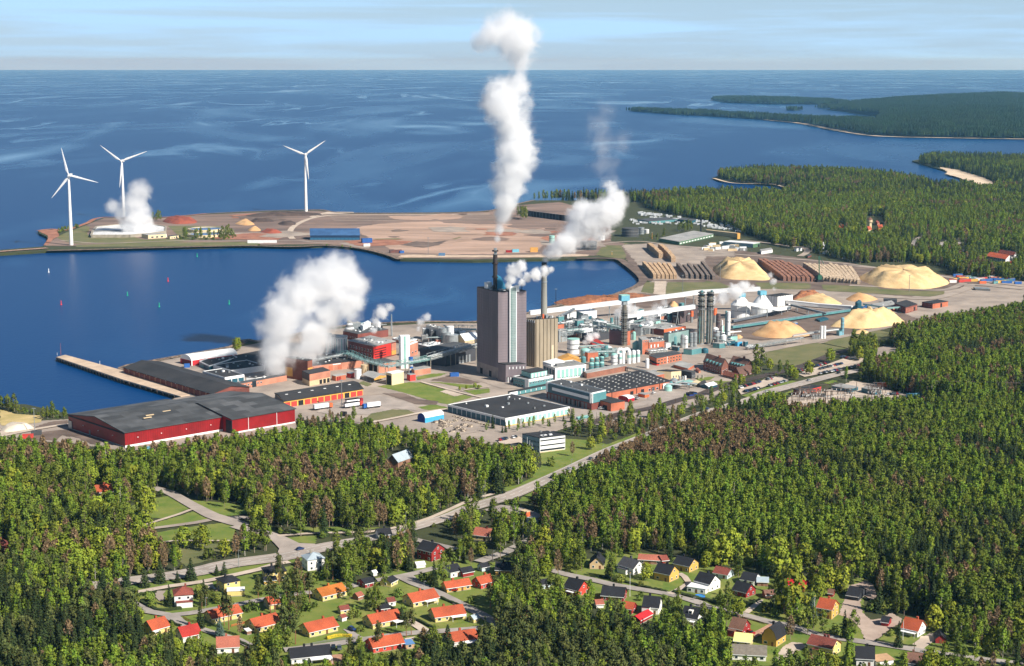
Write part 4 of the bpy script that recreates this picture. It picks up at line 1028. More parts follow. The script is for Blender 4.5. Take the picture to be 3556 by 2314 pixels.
for i in range(16):
	p=on(b,rt.uniform(.08,.9),rt.uniform(.15,.85));s_=rt.uniform(.8,2.6);MB().box(p,s_,s_,rt.uniform(.8,2.6),.4).build('roof_unit',rt.choice((m_silver,m_gray,m_white,m_black)),root)
p=on(b,.42,.2);MB().box(p,1.3,1.3,4,.3).build('roof_post',m_orange,root)
clear_block(b.base,LAND,b.z1)
c=g('I',1145,1040);zt=at_depth('V',1890,912,c.y).z
o=thing('chimney','thick round concrete chimney behind the beige silo building','chimney',(c.x,c.y,LAND));hh=zt-LAND
m_cch=mat('chimney_concrete',srgb(150,150,142),srgb(108,108,104),scale=.1,rough=.9,stretch=(1,1,.15),detail=8)
r0=46*.2521/pxm(c)
local('shaft',MB().lathe((0,0,-.5),[(r0*1.12,0),(r0,hh*.4),(r0*.74,hh)],28),m_cch,o,True)
local('crown',MB().lathe((0,0,hh*.965),[(r0*.765,0),(r0*.775,hh*.036),(r0*.5,hh*.036)],28),m_dark,o)
for z in (.78,.86):local('gallery',MB().lathe((0,0,hh*z),[(r0*.8,0),(r0*.95,0),(r0*.95,.9),(r0*.93,.9),(r0*.93,.1),(r0*.8,.1)],24),m_silver,o)
# offices and stores in front
b=Bd('office_block','teal and white office with a set back top storey below the boiler house','office','L',(1000,210),300,(840,175),(1250,165),m_teal,m_black,fascia=m_white)
win_row(b,'R',9,.02,.98,.55,.72,b.root,.55);win_row(b,'L',6,.3,.98,.55,.72,b.root,.6);win_row(b,'L',3,.3,.9,.1,.3,b.root,.6)
put(b,'L','white_wall',0,.25,0,1,m_white,b.root,.1);put(b,'R','white_band',0,1,.78,1,m_white,b.root,.12)
b2=Bd('roof_house','pale top storey on the teal office','plant box','L',(1022,140),195,(925,110),(1190,110),m_lteal,m_black,z0=b.z1-.3)
panels(b2,'R',5,0,1,.1,.85,m_white,b2.root,.4)
b=Bd('lab_block','white and pale green panelled block with a bright white roof deck','office','L',(1275,92),210,(1145,42),(1592,55),m_white,m_lgrey,fascia=m_white)
panels(b,'R',6,.04,.86,.12,.86,m_lteal,b.root,.72);panels(b,'L',4,.05,.95,.15,.85,m_dteal,b.root,.75)
win_row(b,'R',10,.05,.8,.1,.2,b.root,.4);win_row(b,'R',1,.86,.98,.45,.8,b.root,.7,m_white,m_dteal)
b2=Bd('roof_house','white walled roof enclosure on the pale green panelled block','plant box','L',(1235,50),75,(1145,22),(1370,15),m_white,m_white,z0=b.z1-.5)
for i in range(6):
	p=on(b,.22+.12*i,.35);MB().box(p,3.4,3,2,.5).build('roof_fan',m_gray,b.root)
b=Bd('corridor','raised teal corridor linking the black roofed warehouse to the offices','corridor','L',(800,345),375,(785,330),(1210,262),m_teal,m_black,z0=LAND+1)
panels(b,'R',6,.2,1,.15,.85,m_white,b.root,.1,'post',.25);put(b,'R','white_end',0,.2,0,1.15,m_white,b.root,.3)
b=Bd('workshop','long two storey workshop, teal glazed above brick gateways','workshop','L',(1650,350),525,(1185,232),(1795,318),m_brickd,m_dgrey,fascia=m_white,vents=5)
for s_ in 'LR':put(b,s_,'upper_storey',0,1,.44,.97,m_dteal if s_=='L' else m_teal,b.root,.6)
put(b,'L','window_strip',.05,.86,.62,.8,m_white,b.root,.68);win_row(b,'L',22,.06,.85,.635,.785,b.root,.7,m_dteal)
for u_ in (0,.955):put(b,'L' if u_ else 'R','corner',u_,u_+.045,.44,1,m_white,b.root,.75)
put(b,'L','corner',0,.03,.44,1,m_white,b.root,.75)
panels(b,'L',12,.08,.98,.02,.36,m_gray,b.root,.7,'gate',.1);panels(b,'L',4,.2,.6,.02,.36,m_dark,b.root,.3,'gateway',.14)
b=Bd('brick_annexe','orange brick annexe with a dark gate at the end of the workshop','workshop','L',(1850,452),538,(1655,400),(1992,428),m_brick,m_black)
put(b,'L','gateway',.2,.42,0,.62,m_dark,b.root,.06);put(b,'L','gate',.62,.8,0,.6,m_silver,b.root)
b=Bd('sawtooth_hall','wide brick hall with black roof dotted with little skylights','factory building','L',(1800,350),412,(1480,232),(2480,222),m_brick,m_black)
for i in range(9):
	for j in range(9):
		if (i+j)%11==5:continue
		p=on(b,.05+i*.107+rt.uniform(-.01,.01),.06+j*.107);MB().box((p.x,p.y,b.z1+.3),2.0,.7,.6,.9).build('skylight',m_lgrey,b.root)
panels(b,'R',4,.3,.95,0,.6,m_dark,b.root,.3,'gate',.06);win_row(b,'R',3,.62,.8,.1,.45,b.root);put(b,'R','gate',.86,.91,0,.85,m_white,b.root)
for u_ in (.08,.45,.8):put(b,'R','downpipe',u_,u_+.006,0,1.05,m_dark,b.root,.3)
b=Bd('retaining_block','long windowless brown brick wall building before the green vessels','factory building','L',(1600,140),195,(1560,118),(2010,62),brick_mat('mottled_brick',srgb(168,110,88),srgb(140,92,76),srgb(130,100,84),.6,.3,.03),m_lgrey)
b=Bd('storage_hall','broad black roofed warehouse ringed by white posts and teal bays','warehouse','L',(760,612),690,(163,468),(1422,492),m_white,m_black,fascia=m_white,vents=12)
panels(b,'L',12,0.0,1,.04,.82,m_dteal,b.root,.86,'bay',.12);panels(b,'R',14,.02,.98,.12,.8,m_lteal,b.root,.66,'bay',.1,skip=(2,))
panels(b,'R',12,.0,1,0,.1,m_yel,b.root,.98,'plinth',.14);put(b,'R','door',.19,.25,0,.7,m_silver,b.root)
win_row(b,'R',9,.68,.92,.84,.92,b.root,.7)
b=blk('H',(1492,1478),1546,(1388,1458),(1752,1428));root=thing('arched_hall','small sky blue hall with white arched roof by the scrap yard','hall',(b.c.x,b.c.y,LAND))
walls(b,M('sky_blue_sheet',(72,170,214),.12),root);arch_roof(b,m_white,root,3,10,M('deep_blue_sheet',(30,60,140),.2));put(b,'L','end_wall',0,1,0,1,M('deep_blue_sheet',(30,60,140),.2),root,.1);clear_block(b.base,LAND,b.z1+2)
b=Bd('admin_office','three storey white office with dark window bands and black roof','office','L',(1115,812),962,(933,768),(1377,780),m_white,m_black,vents=7)
for v0,v1 in ((.78,.86),(.44,.52),(.1,.22)):
	put(b,'R','window_band',.02,.985,v0,v1,m_dark,b.root,.06);win_row(b,'R',16,.02,.985,v0,v1,b.root,.8,m_dark)
for v0,v1 in ((.62,.78),(.3,.46),(.04,.18)):win_row(b,'L',12,.03,.97,v0,v1,b.root,.62)
put(b,'L','end_wall',0,1,0,1,M('pale_blue_render',(186,202,208),.1),b.root,.05)
put(b,'R','ground_band',0,.9,0,.07,m_cream,b.root,.1)
b=Bd('brick_annexe','single storey dark roofed annexe behind the flagpoles','office','L',(800,905),935,(742,885),(955,878),m_brickp,m_black)
for i,x in enumerate((985,1010,1034)):pole('flagpole','white flagpole before the three storey office','L',x,(985,985,1005)[i],(798,832,858)[i],.14,m_white,'flagpole','flagpoles at the three storey office')
# small stores round the loading road
for (F_,fb,L_,R_,lb,m1,m2)in (((2030,405),440,(1925,385),(2092,390),'red tent hall with white arched roof by the brick hall',M('tent_red',(176,24,44),.15),m_white),):
	b=blk('L',F_,fb,L_,R_);root=thing('tent_hall',lb,'tent hall',(b.c.x,b.c.y,LAND));walls(b,m1,root);arch_roof(b,m2,root,1.6,8,m1)
b=Bd('container','orange shelter with open front beside the red tent hall','shelter','L',(2200,365),395,(2130,350),(2245,355),m_orange,m_lgrey)
b=Bd('container','long teal container lying on grass near the spruces','container','L',(1508,600),625,(1490,595),(1618,580),m_teal,m_lteal)
# process plant, middle right
b=Bd('brick_house','two storey red brick works office with dark roof among the vessels','office','J',(715,1212),1308,(612,1172),(1062,1145),m_brick,m_dgrey)
win_row(b,'R',8,.03,.97,.58,.82,b.root,.5,M('window_cream',(232,200,170),.1));win_row(b,'R',8,.03,.97,.12,.38,b.root,.5,M('window_cream',(232,200,170),.1))
put(b,'L','dark_canopy',0,1,.3,.45,m_dark,b.root,.8);put(b,'R','downpipe',.41,.425,0,1,m_white,b.root)
Bd('pump_house','bright red pump shed beside the works office','shed','J',(715,1290),1312,(655,1275),(745,1285),M('bright_red_sheet',(206,48,40),.1),m_dark)
b=Bd('green_plant','grey green clad plant hall with brick parapet before the twin columns','factory building','J',(880,872),1060,(812,862),(1180,815),mat('sage_sheet',srgb(142,168,164),srgb(118,146,144),scale=.1,rough=.5),m_dgrey,vents=10)
b=Bd('brick_mill','dark brick hall with orange parapet behind the sage plant','factory building','J',(815,815),900,(648,790),(1115,770),m_brickd,m_lgrey,vents=8)
put(b,'R','parapet_band',0,1,.55,1.05,m_orange,b.root,.3)
b=Bd('brick_tower','orange brick tower block with dark windows left of the works office','factory building','J',(515,965),1160,(465,920),(603,950),m_brick,m_lgrey);put(b,'L','side_wall',0,1,0,1,m_teal,b.root,.1);win_row(b,'R',3,.1,.95,.85,.94,b.root)
b=Bd('brick_mill','orange brick mill with white doors behind the works office','factory building','J',(612,992),1085,(590,950),(822,970),m_brick,m_lgrey,vents=12);panels(b,'R',3,.02,.7,.2,.65,m_white,b.root,.3,'door')
b=Bd('white_hall','plain white block between brick mill and the silver silos','factory building','J',(845,1010),1095,(820,1000),(905,1000),m_white,m_lgrey);put(b,'R','band',0,1,.2,.32,m_dark,b.root)
b=Bd('scrubber_block','mauve brown plant block below the scaffold tower','factory building','J',(300,840),1035,(62,822),(352,830),mat('mauve_sheet',srgb(118,98,100),srgb(96,80,84),scale=.1),m_dgrey,vents=8)
put(b,'R','orange_wall',0,1,0,1,m_brick,b.root,.15)
b=Bd('red_barn','small crimson gabled shed among the steam pipes','shed','I',(1815,930),962,(1780,905),(1985,935),m_redd,m_redd,gable=('L',3.2))
b=Bd('ochre_shed','ochre gabled shed roof in front of the green vessels','shed','I',(1345,1160),1200,(1320,1120),(1655,1155),m_ochre,m_ochre,gable=('L',3.4))
b=Bd('white_hall','white hall with teal flank behind the long white conveyor','factory building','I',(1702,520),625,(1588,478),(1875,475),m_white,m_white);put(b,'L','flank',0,1,0,1,m_teal,b.root,.1);put(b,'R','dark_bay',.02,.6,0,.55,m_dteal,b.root,.1)
b=Bd('cooling_block','grey white cooling block with dark louvres near the concrete chimney','cooling block','I',(1470,520),660,(1405,510),(1592,488),m_white,m_lgrey)
panels(b,'L',1,.05,.95,.1,.9,m_dark,b.root,.9,'louvre')
for i in range(7):put(b,'L','slat',.05,.95,.15+i*.1,.2+i*.1,m_silver,b.root,.3)
b=Bd('transformer_box','dark teal box hanging in the pipe racks by the cooling block','plant box','I',(1540,625),690,(1505,615),(1590,612),m_dteal,m_dteal)
b=Bd('white_box','plain white plant box before the blue columns','plant box','I',(1975,690),775,(1925,670),(2032,672),m_white,m_white)
b=Bd('low_hall','dark low hall between pipe racks and mauve block','factory building','I',(1750,830),915,(1665,790),(2045,780),M('dark_wall_and_shade',(70,72,78),.3),m_dgrey,vents=12)
b=Bd('low_hall','wide low hall with grey roof behind the steam wisps','factory building','J',(560,745),800,(330,700),(930,735),m_silver,m_lgrey,vents=22)
b=Bd('brick_mill','pale brick block with pipe bundle at its roof behind the second conveyor','factory building','J',(690,650),730,(640,640),(870,620),m_brickp,m_gray,vents=6);win_row(b,'R',6,.05,.95,.05,.2,b.root)
b=Bd('white_hall','tall white building beside the scaffold tower','factory building','J',(400,570),730,(360,560),(540,540),m_white,m_teal)
put(b,'R','window',.75,.95,.35,.62,m_dteal,b.root)
b=Bd('digester_house','dark brown structure crowded behind the twin steel columns','factory building','J',(1040,560),740,(930,540),(1290,480),mat('dark_plant',srgb(96,80,80),srgb(66,60,64),scale=.3),m_dgrey,vents=14)
b=Bd('chip_tower','teal chip tower left of the twin steel columns','tower','J',(1060,460),640,(1020,455),(1095,450),m_teal,m_teal)
for (x,yb,yt,r_,lb)in ((1196,720,565,24,'orange topped grey stack left of the twin columns'),(1515,720,530,30,'orange boxed stack right of the twin columns')):
	b=Bd('steel_stack',lb,'stack','J',(x,yt),yb,(x-r_*.6,yt-3),(x+r_,yt-3),m_gray,m_orange);put(b,'R','orange_box',0,1,.55,1,m_orange,b.root,.3);put(b,'L','orange_box',0,1,.55,1,m_orange,b.root,.3)
m_dig=mat('weathered_steel',srgb(176,168,146),srgb(120,112,98),scale=.25,rough=.45,metal=.3,stretch=(1,1,.3))
for x,nm in ((1322,'left of the twin steel digester columns with dark platforms on top'),(1443,'right of the twin steel digester columns with dark platforms on top')):
	o,c,h,r_=tank('digester',nm,'J',x,1015,330,38,m_dig,'dome',bands=7,cat='digester')
	for j in range(7):
		z=h*(.70+j*.055)
		local('platform',MB().lathe((0,0,z),[(r_*1.0,0),(r_*1.35,0),(r_*1.35,1.0),(r_*1.32,1.0),(r_*1.32,.15),(r_,.15)],14),m_dark if j%2 else m_gray,o)
	for j in range(9):
		a=j*.7;local('pipe',MB().tube((r_*1.2*math.cos(a),r_*1.2*math.sin(a),2),(r_*1.2*math.cos(a),r_*1.2*math.sin(a),h*random.uniform(.5,1)),.32,n=6),random.choice((m_dark,m_silver,m_teal)),o)
	for j in range(10):local('unit',MB().box((random.uniform(-1,1)*r_,random.uniform(-1,1)*r_,h*.98+random.uniform(-2,3)),1.6,1.4,1.8,j),random.choice((m_gray,m_teal,m_dark)),o)
	local('skirt',MB().lathe((0,0,0),[(r_*1.25,0),(r_*.9,h*.045)],16),m_gray,o)
o,c,h,r_=tank('bleach_tower','scaffold ringed bleach tower with pale blue head house','J',266,1035,470,30,m_dig,'flat',cat='tower')
for j in range(16):
	z=h*(.06+j*.052);local('scaffold_deck',MB().lathe((0,0,z),[(r_,0),(r_*1.5,0),(r_*1.5,.7),(r_*1.46,.7),(r_*1.46,.12),(r_,.12)],8),m_dark if j%3 else m_gray,o)
for j in range(8):a=j*.785;local('scaffold_pole',MB().tube((r_*1.5*math.cos(a),r_*1.5*math.sin(a),0),(r_*1.5*math.cos(a),r_*1.5*math.sin(a),h*.95),.14,n=5),m_gray,o)
local('head',MB().box((0,0,h),r_*2.1,r_*2,3.6,.4),m_silver,o);local('head_house',MB().box((-r_*.2,0,h+3.6),r_*4.2,r_*3.2,4.6,.4),M('head_blue',(110,178,200),.12),o)
local('head_band',MB().box((-r_*.2,0,h+8.2),r_*4.3,r_*3.3,.7,.4),m_lteal,o)
for (x,yb,yt,r_,m_,tp,lb)in ((95,815,655,22,m_teal,'flat','blue green column left of the scaffold tower'),(150,815,600,18,m_silver,'flat','silver column beside the scaffold tower'),(185,815,590,16,m_silver,'flat','thin silver column touching the scaffold tower'),(1072,1065,870,30,m_silver,'cone','silver silo with conical cap before the sage plant'),(1118,1065,890,26,m_white,'cone','small white silo with conical cap'),(1195,1055,850,26,m_silver,'cone','slim silver silo beside the digesters'),(1240,1055,840,30,m_silver,'cone','tall silver silo left of the digesters'),(1545,1010,860,42,m_silver,'cone','squat silver silo right of the digesters'),(1632,1015,880,32,m_white,'cone','white silo on teal base right of the digesters'),(1700,970,570,26,m_white,'flat','tall white column by the cone roofed silos'),(1668,960,560,15,m_teal,'flat','thin teal column beside the tall white column'),(1614,900,690,11,m_white,'flat','pencil thin white column amid dark plant'),(1560,900,600,32,mat('dark_plant',srgb(96,80,80),srgb(66,60,64),scale=.3),'flat','dark brown column behind the squat silver silo'),(960,1040,900,30,m_teal,'dome','teal vessel at the flank of the sage plant'),(585,1345,1210,26,m_white,'dome','white tank at the end of the brown brick wall'),(440,1095,960,60,m_lteal,'cone','pale green vessel with pointed cap by the brick tower'),(20,1190,1030,30,m_teal,'dome','round green vessel behind the green tank rows')):
	tank('silo' if tp=='cone' else 'process_column',lb,'J',x,yb,yt,r_,m_,tp,cat='silo' if tp=='cone' else 'process column',bands=2 if yb-yt>150 else 0)
for (F_,fb,L_,R_,m_,lb)in (((1200,1090),1165,(1085,1080),(1335,1065),m_teal,'teal base block under the silver silos'),((1010,1060),1112,(918,1045),(1030,1050),m_dteal,'dark teal box by the white block'),((1580,1010),1075,(1490,1000),(1665,1000),m_teal,'teal base under the white silo right of the digesters'),((1760,970),1035,(1680,975),(1800,960),m_dteal,'dark teal shed at the chip yard edge'),((1830,990),1048,(1795,985),(1895,975),M('bright_blue_sheet',(64,160,206),.1),'bright blue container at the chip yard edge'),((1935,985),1052,(1905,980),(1975,975),m_dteal,'dark teal tank house next to the blue container'),((2010,1045),1065,(1960,1040),(2040,1030),m_white,'low white tray beside the dark teal tank house')):
	Bd('plant_box',lb,'plant box','J',F_,fb,L_,R_,m_,m_lgrey if m_ is not m_white else m_white)
o,c,h,r_=tank('pump_dome','dark teal ball shaped tank at the foot of the digesters','J',1380,1135,1065,48,m_dteal,'dome')
for j,(x,yb,yt,r_)in enumerate(((1800,1295,1185,36),(1872,1290,1180,36),(1941,1280,1175,34),(1806,1215,1120,31),(1874,1205,1110,31),(1944,1195,1100,31),(1818,1130,1065,26),(1905,1120,1060,26),(1985,1115,1055,24))):
	tank('evaporator_tank','sage green evaporator tank standing in three rows before the silo building','I',x,yb,yt,r_,m_teal,'dome',m_lteal,group='sage green evaporator tanks',bands=1)
tank('storage_tank','great white tank with pale green lid behind the green tank rows','I',1550,1060,862,84,m_white,'flat',m_lteal,bands=2)
tank('storage_tank','fat pale blue tank left of the green tank rows','I',1712,1150,985,64,M('pale_blue_paint',(142,190,204),.12),'dome',m_lteal)
tank('storage_tank','white bellied tank with green dome right of the green tank rows','I',2112,1245,1058,46,m_white,'dome',m_lteal,bands=2)
tank('storage_tank','small green tank under the fat pale blue tank','I',1690,1190,1100,36,m_teal,'dome')
for x,yb,yt,r_,in ((212,1288,1135,24),(335,1282,1100,28),(397,1275,1095,28),(458,1262,1092,28)):
	o,c,h,rr=tank('washer_column','white upright washer vessel with a green middle ring in a row by the brown wall','J',x,yb,yt,r_,m_white,'dome',group='white washer vessels',cat='process column')
	local('green_ring',MB().lathe((0,0,h*.45),[(rr*1.03,0),(rr*1.03,h*.22)],20),m_lteal,o,True)
for x0,x1,yt,yb in ((175,255,1050,1280),(262,335,1048,1270)):
	a,b_=g('J',x0,yb),g('J',x1,yb);zt=at_depth('J',x0,yt,a.y).z-2
	o=thing('steam_duct','fat white arching duct over the washer vessels','duct',tuple(a),0,'white arching ducts');r0=(b_-a).length/2;mb=MB();pts_=[]
	for i in range(9):t=math.pi*i/8;pts_.append(Vector((a.x+r0*(1-math.cos(t)),a.y,zt-r0*.8+r0*.8*math.sin(t))))
	pts_=[Vector((a.x,a.y,zt-14))]+pts_+[Vector((b_.x,a.y,zt-14))]
	for p,q in zip(pts_,pts_[1:]):mb.tube(p,q,1.5,n=10)
	mb.build('duct',m_white,o,True)
rack('pipe_rack','green lattice pipe rack above the green tank rows',[('I',1790,1010,1150),('I',2150,1000,1150)],8,8,2.5,mp=m_gpipe,m=m_gpipe)
rack('pipe_rack','steel pipe gallery on the brick mill beside the works office',[('J',600,1090,1160),('J',840,1060,1130)],5,6,3.2,levels=2)
rack('pipe_rack','crossing pipe racks in the steam before the white hall',[('J',330,780,860),('J',640,740,830)],6,6,3,levels=2)
rack('pipe_rack','dark pipe racks around the feet of the blue columns',[('J',0,720,840),('J',240,780,870)],6,6,3,levels=2,mp=m_gpipe)
# conveyors
def gallery(name,label,pts,w,h,m,lm=None,step=40,rows=True):
	P_=[]
	for k,x,yt,yb in pts:
		c=g(k,x,yb);P_.append(Vector((c.x,c.y,max(LAND+2.5,at_depth(k,x,yt,c.y).z))))
	o=thing(name,label,'conveyor',(P_[0].x,P_[0].y,LAND))
	for a,b_ in zip(P_,P_[1:]):
		mb=MB();beam(mb,a,b_,w,h);mb.build('gallery',m,o)
		mb=MB();up=Vector((0,0,h*.5+.15));beam(mb,a+up,b_+up,w*1.08,.3);mb.build('gallery_roof',m_white if m is m_white else m_silver,o)
		L_=(b_-a).length;n=max(1,int(L_/step));dh=(b_-a).xy.normalized();nn=Vector((-dh.y,dh.x,0));al=Vector((dh.x,dh.y,0))
		for i in range(n+1):
			p=a.lerp(b_,(i+.5)/(n+1))
			if p.z-LAND<3:continue
			sp=min(3.5,(p.z-LAND)*.16)
			for s_ in (-1,1):
				mb=MB();beam(mb,(p.x+nn.x*s_*w*.4+al.x*s_*sp,p.y+nn.y*s_*w*.4+al.y*s_*sp,LAND),(p.x+nn.x*s_*w*.3,p.y+nn.y*s_*w*.3,p.z-h/2),.4);mb.build('leg',lm or m_silver,o)
	return o
gallery('conveyor','long white enclosed conveyor climbing from the concrete chimney to the cone silos',[('I',950,505,640),('I',1640,425,600),('J',200,440,640),('J',1050,335,590),('J',1280,300,570),('J',2130,255,560)],4.4,3.6,m_white)
gallery('conveyor','lower white conveyor from the scaffold tower to the twin digesters',[('J',300,630,800),('J',1230,500,740)],4.2,3.4,m_white,step=50)
gallery('conveyor','white inclined conveyor passing before the cone roofed silos',[('J',1800,425,690),('J',2380,535,640),('K',650,380,400)],3.6,3,m_white)
gallery('conveyor','flat white conveyor from the silos to the dark blue transfer tower',[('K',620,300,345),('K',1000,345,372),('K',1390,372,405)],4.4,3.2,m_white)
gallery('conveyor','teal pipe conveyor on posts crossing the chip yard to the blue tower',[('K',-30,600,640),('K',600,512,545),('K',1000,450,480),('K',1390,395,425)],2.6,2.2,m_teal,step=26)
gallery('conveyor','dark covered conveyor below the cone silos',[('K',-20,535,560),('K',420,440,470),('K',650,370,420)],2.4,2.0,M('conveyor_slate',(92,100,110),.2),step=24)
gallery('conveyor','thin dark conveyor from the chip silo over the teal pipe',[('K',670,340,400),('K',930,405,470),('K',1080,440,480)],2,1.6,M('conveyor_slate',(92,100,110),.2),step=24)
gallery('conveyor','pipe gallery between the blue tower and the red brick screening house',[('K',1520,330,380),('K',1800,375,420),('K',1960,365,420)],1.6,1.4,m_lteal,step=22)
gallery('conveyor','steep strut conveyor beside the concrete chimney',[('I',1330,575,700),('I',1560,450,640)],1.8,1.6,M('conveyor_slate',(92,100,110),.2),step=50)
# cone roofed silos and chip yard
for x,yb,yt,r_,cn,lb in ((1870,640,330,135,.52,'nearer white cone roofed chip silo half veiled by steam'),(2160,605,300,146,.63,'farther white cone roofed chip silo with blue cap')):
	o,c,h,rr=tank('chip_silo',lb,'J',x,yb,yt,r_,m_white,'cone',m_white,cat='silo',cone=cn)
	local('band',MB().lathe((0,0,h*.3),[(rr*1.01,0),(rr*1.01,.5)],32),m_silver,o);local('cap',MB().box((0,0,h-2.5),7,6,4,.4),M('head_blue',(110,178,200),.12),o)
	local('stair',(lambda mb:[beam(mb,(rr*1.0*math.cos(a),rr*math.sin(a),h*.32),(2*math.cos(a),2*math.sin(a),h),.5)for a in (-2.0,-1.1)]and mb)(MB()),m_gray,o)
b=Bd('white_hall','white box hall with dark vertical joints behind the chip silo','factory building','K',(508,240),360,(375,225),(690,215),m_white,m_black)
for s_,n_ in (('L',4),('R',6)):
	for i in range(n_):put(b,s_,'joint',i/n_+.02,i/n_+.045,0,1,m_gray,b.root,.06)
Bd('plant_box','sky blue kiosk under the white inclined conveyor','plant box','K',(500,390),415,(440,380),(565,378),M('head_blue',(110,178,200),.12),m_lgrey)
b=Bd('transfer_tower','dark blue transfer tower with twin cyclones at the conveyor end','tower','K',(1490,385),450,(1395,365),(1530,360),m_dteal,m_dteal)
put(b,'R','side_box',.2,1.6,.55,1.1,M('bright_blue_dark',(24,84,140),.2),b.root,1);
for u_ in (.25,.75):
	p=on(b,u_,.5);MB().lathe(p,[(2.4,-1),(2.4,5),(1.2,6.4),(0,6.6)],14).build('cyclone',m_dteal,b.root,True)
b=Bd('screen_house','red brick screening house with dark roof at the far end of the chip yard','factory building','K',(2020,370),442,(1890,320),(2160,330),m_brickd,m_black);panels(b,'R',8,.04,.96,.15,.8,m_brickp,b.root,.4,'window_bay')
put(b,'R','gate',.68,.8,.1,.7,m_dark,b.root)
b=Bd('screen_house','long dark low shed under the pipe gallery by the screening house','shed','K',(1600,385),425,(1560,340),(1900,330),M('dark_wall_and_shade',(70,72,78),.3),m_lgrey,vents=4)
b=Bd('screen_house','dark flat box on the roof of the long dark shed','plant box','K',(1765,275),318,(1760,262),(1920,280),M('dark_wall_and_shade',(70,72,78),.3),m_dgrey)
b=Bd('brick_hall','farthest red brick hall beside the wood edge','factory building','E',(1135,1400),1465,(990,1375),(1345,1365),m_brick,m_black);put(b,'L','painted_shade_wall',0,1,0,1,m_brickd,b.root);put(b,'R','gate',.5,.6,0,.9,m_dark,b.root)  # left wall's shade is put in as a darker brick colour
b=Bd('brick_hall','small orange brick annexe below the screening house','shed','K',(1820,395),425,(1800,385),(1905,378),m_brick,m_lgrey)
tank('silo','tall blue grey silo alone in front of the big chip heap','K',1272,695,485,20,M('silo_blue',(120,168,184),.15),'dome',cat='silo',bands=4)
Bd('plant_box','blue hopper at the foot of the lone silo','plant box','K',(1240,655),705,(1205,645),(1275,650),M('silo_blue',(120,168,184),.15),m_teal)
for x in (1027,1062):tank('silo','white twin silo with red mark beside the trestle bridge','K',x,735,590,17,m_white,'flat',cat='silo',group='white twin silos')
for i in range(5):tank('gas_bottle','small grey cylinder in the row left of the white twin silos','K',925+i*18,745-i,690-i,8,m_silver,'dome',group='grey cylinders by the twin silos')
for (x,y,L_,R_,m_,lb)in (((715),(560),(692,548),(748,548),m_blue,'small blue cabin between the chip heaps'),(1010,525,(958,505),(1112,500),m_dteal,'teal flat shed in the chip yard')):
	Bd('cabin',lb,'cabin','K',(x,y),y+18,L_,R_,m_,m_dteal if m_ is m_dteal else m_lgrey)
m_tileb=brick_mat('old_brown_tiles',srgb(134,96,80),srgb(112,82,72),srgb(84,64,58),.4,.3,.05)
m_tiler=brick_mat('old_red_tiles',srgb(176,104,80),srgb(158,92,72),srgb(110,70,60),.4,.3,.05)
for (F_,fb,L_,R_,rise,rd,rm,lb)in (((868,432),520,(655,362),(948,392),5.5,'L',m_tileb,'old brick works office with brown tiled roof and green dormers'),((1130,445),500,(950,402),(1245,400),6,'L',m_tileb,'second old brick works office with steep brown roof beside the poplars'),((1090,520),545,(1000,480),(1250,478),4.5,'R',m_tileb,'low brick wing in front of the old works offices'),((1040,550),580,(888,512),(1075,535),2.5,'L',m_tiler,'low red roofed lean-to before the old works office')):
	b=Bd('brick_office',lb,'office','M',F_,fb,L_,R_,brick_mat('old_brick',srgb(150,92,72),srgb(130,78,64),srgb(120,90,78),.5,.16,.02),rm,gable=(rd,rise),over=.5)
	n_=7 if rise>5 else 4
	win_row(b,'L',n_,.05,.95,.2,.42,b.root,.5);
	if rise>5:win_row(b,'L',n_,.05,.95,.6,.82,b.root,.5)
	win_row(b,'R',3,.1,.9,.25,.5,b.root,.5)
	if rise>5:
		for i in range(5):
			p=on(b,.12,.12+i*.18);MB().box((p.x,p.y,b.z1),2.2,1.8,2.6,.5).build('dormer',m_teal,b.root)
		p=on(b,.5,.3);MB().box((p.x,p.y,b.z1+rise-1.5),1.4,1.4,3.2,.5).build('chimney',m_tiler,b.root)
for (F_,fb,L_,R_,wl_,rf,lb)in (((470,445),478,(305,400),(545,400),m_brick,m_lgrey,'brick hall with silver arched roof left of the old works office'),((275,480),572,(105,468),(392,470),m_cream,m_black,'cream store with black roof and shaded side'),((95,525),595,(-20,480),(193,505),m_brick,m_lgrey,'orange brick store at the corner of the skylight hall'),((515,495),565,(395,470),(560,480),M('dark_wall_and_shade',(70,72,78),.3),m_dgrey,'grey slatted store next to the cream store'),((715,660),690,(622,640),(818,632),m_dteal,m_white,'dark teal cabin with gleaming white roof'),((470,620),645,(420,600),(535,595),M('head_blue',(110,178,200),.12),m_lteal,'pale blue cabin beside the tank yard'),((555,635),655,(510,615),(620,600),m_cream,m_cream,'cream tent roof between the cabins'),((620,650),672,(580,630),(690,610),M('dark_wall_and_shade',(70,72,78),.3),m_black,'black roofed cabin behind the white roofed cabin'),((600,480),500,(565,445),(622,470),m_brickp,m_tiler,'salmon brick stub beside the brick hall')):
	b=Bd('store',lb,'store','M',F_,fb,L_,R_,wl_,rf,gable=('R',1.6)if 'roof' in lb and 'white' in lb else None)
	if fb-F_[1]>40:win_row(b,'R',3,.1,.9,.2,.5,b.root,.4)
for x,y,c_ in ((375,600,m_silver),(410,600,m_silver),(440,595,m_white),(595,590,m_conct),(645,585,m_conct)):tank('storage_tank',{375:'small silver tank in front of the cream store',410:'second small silver tank in front of the cream store',440:'small white tank by the grey slatted store',595:'short concrete post tank by the cabins',645:'taller concrete post tank by the cabins'}[x],'M',x,y-20,y-62,13,c_)
Bd('skip','dark blue skip full of scrap by the railway','skip','M',(490,755),775,(448,730),(545,745),M('skip_blue',(30,62,140),.2),m_dark)
Bd('skip','mid blue skip beside the dark blue skip','skip','M',(535,728),750,(492,718),(580,728),m_blue,m_dark)
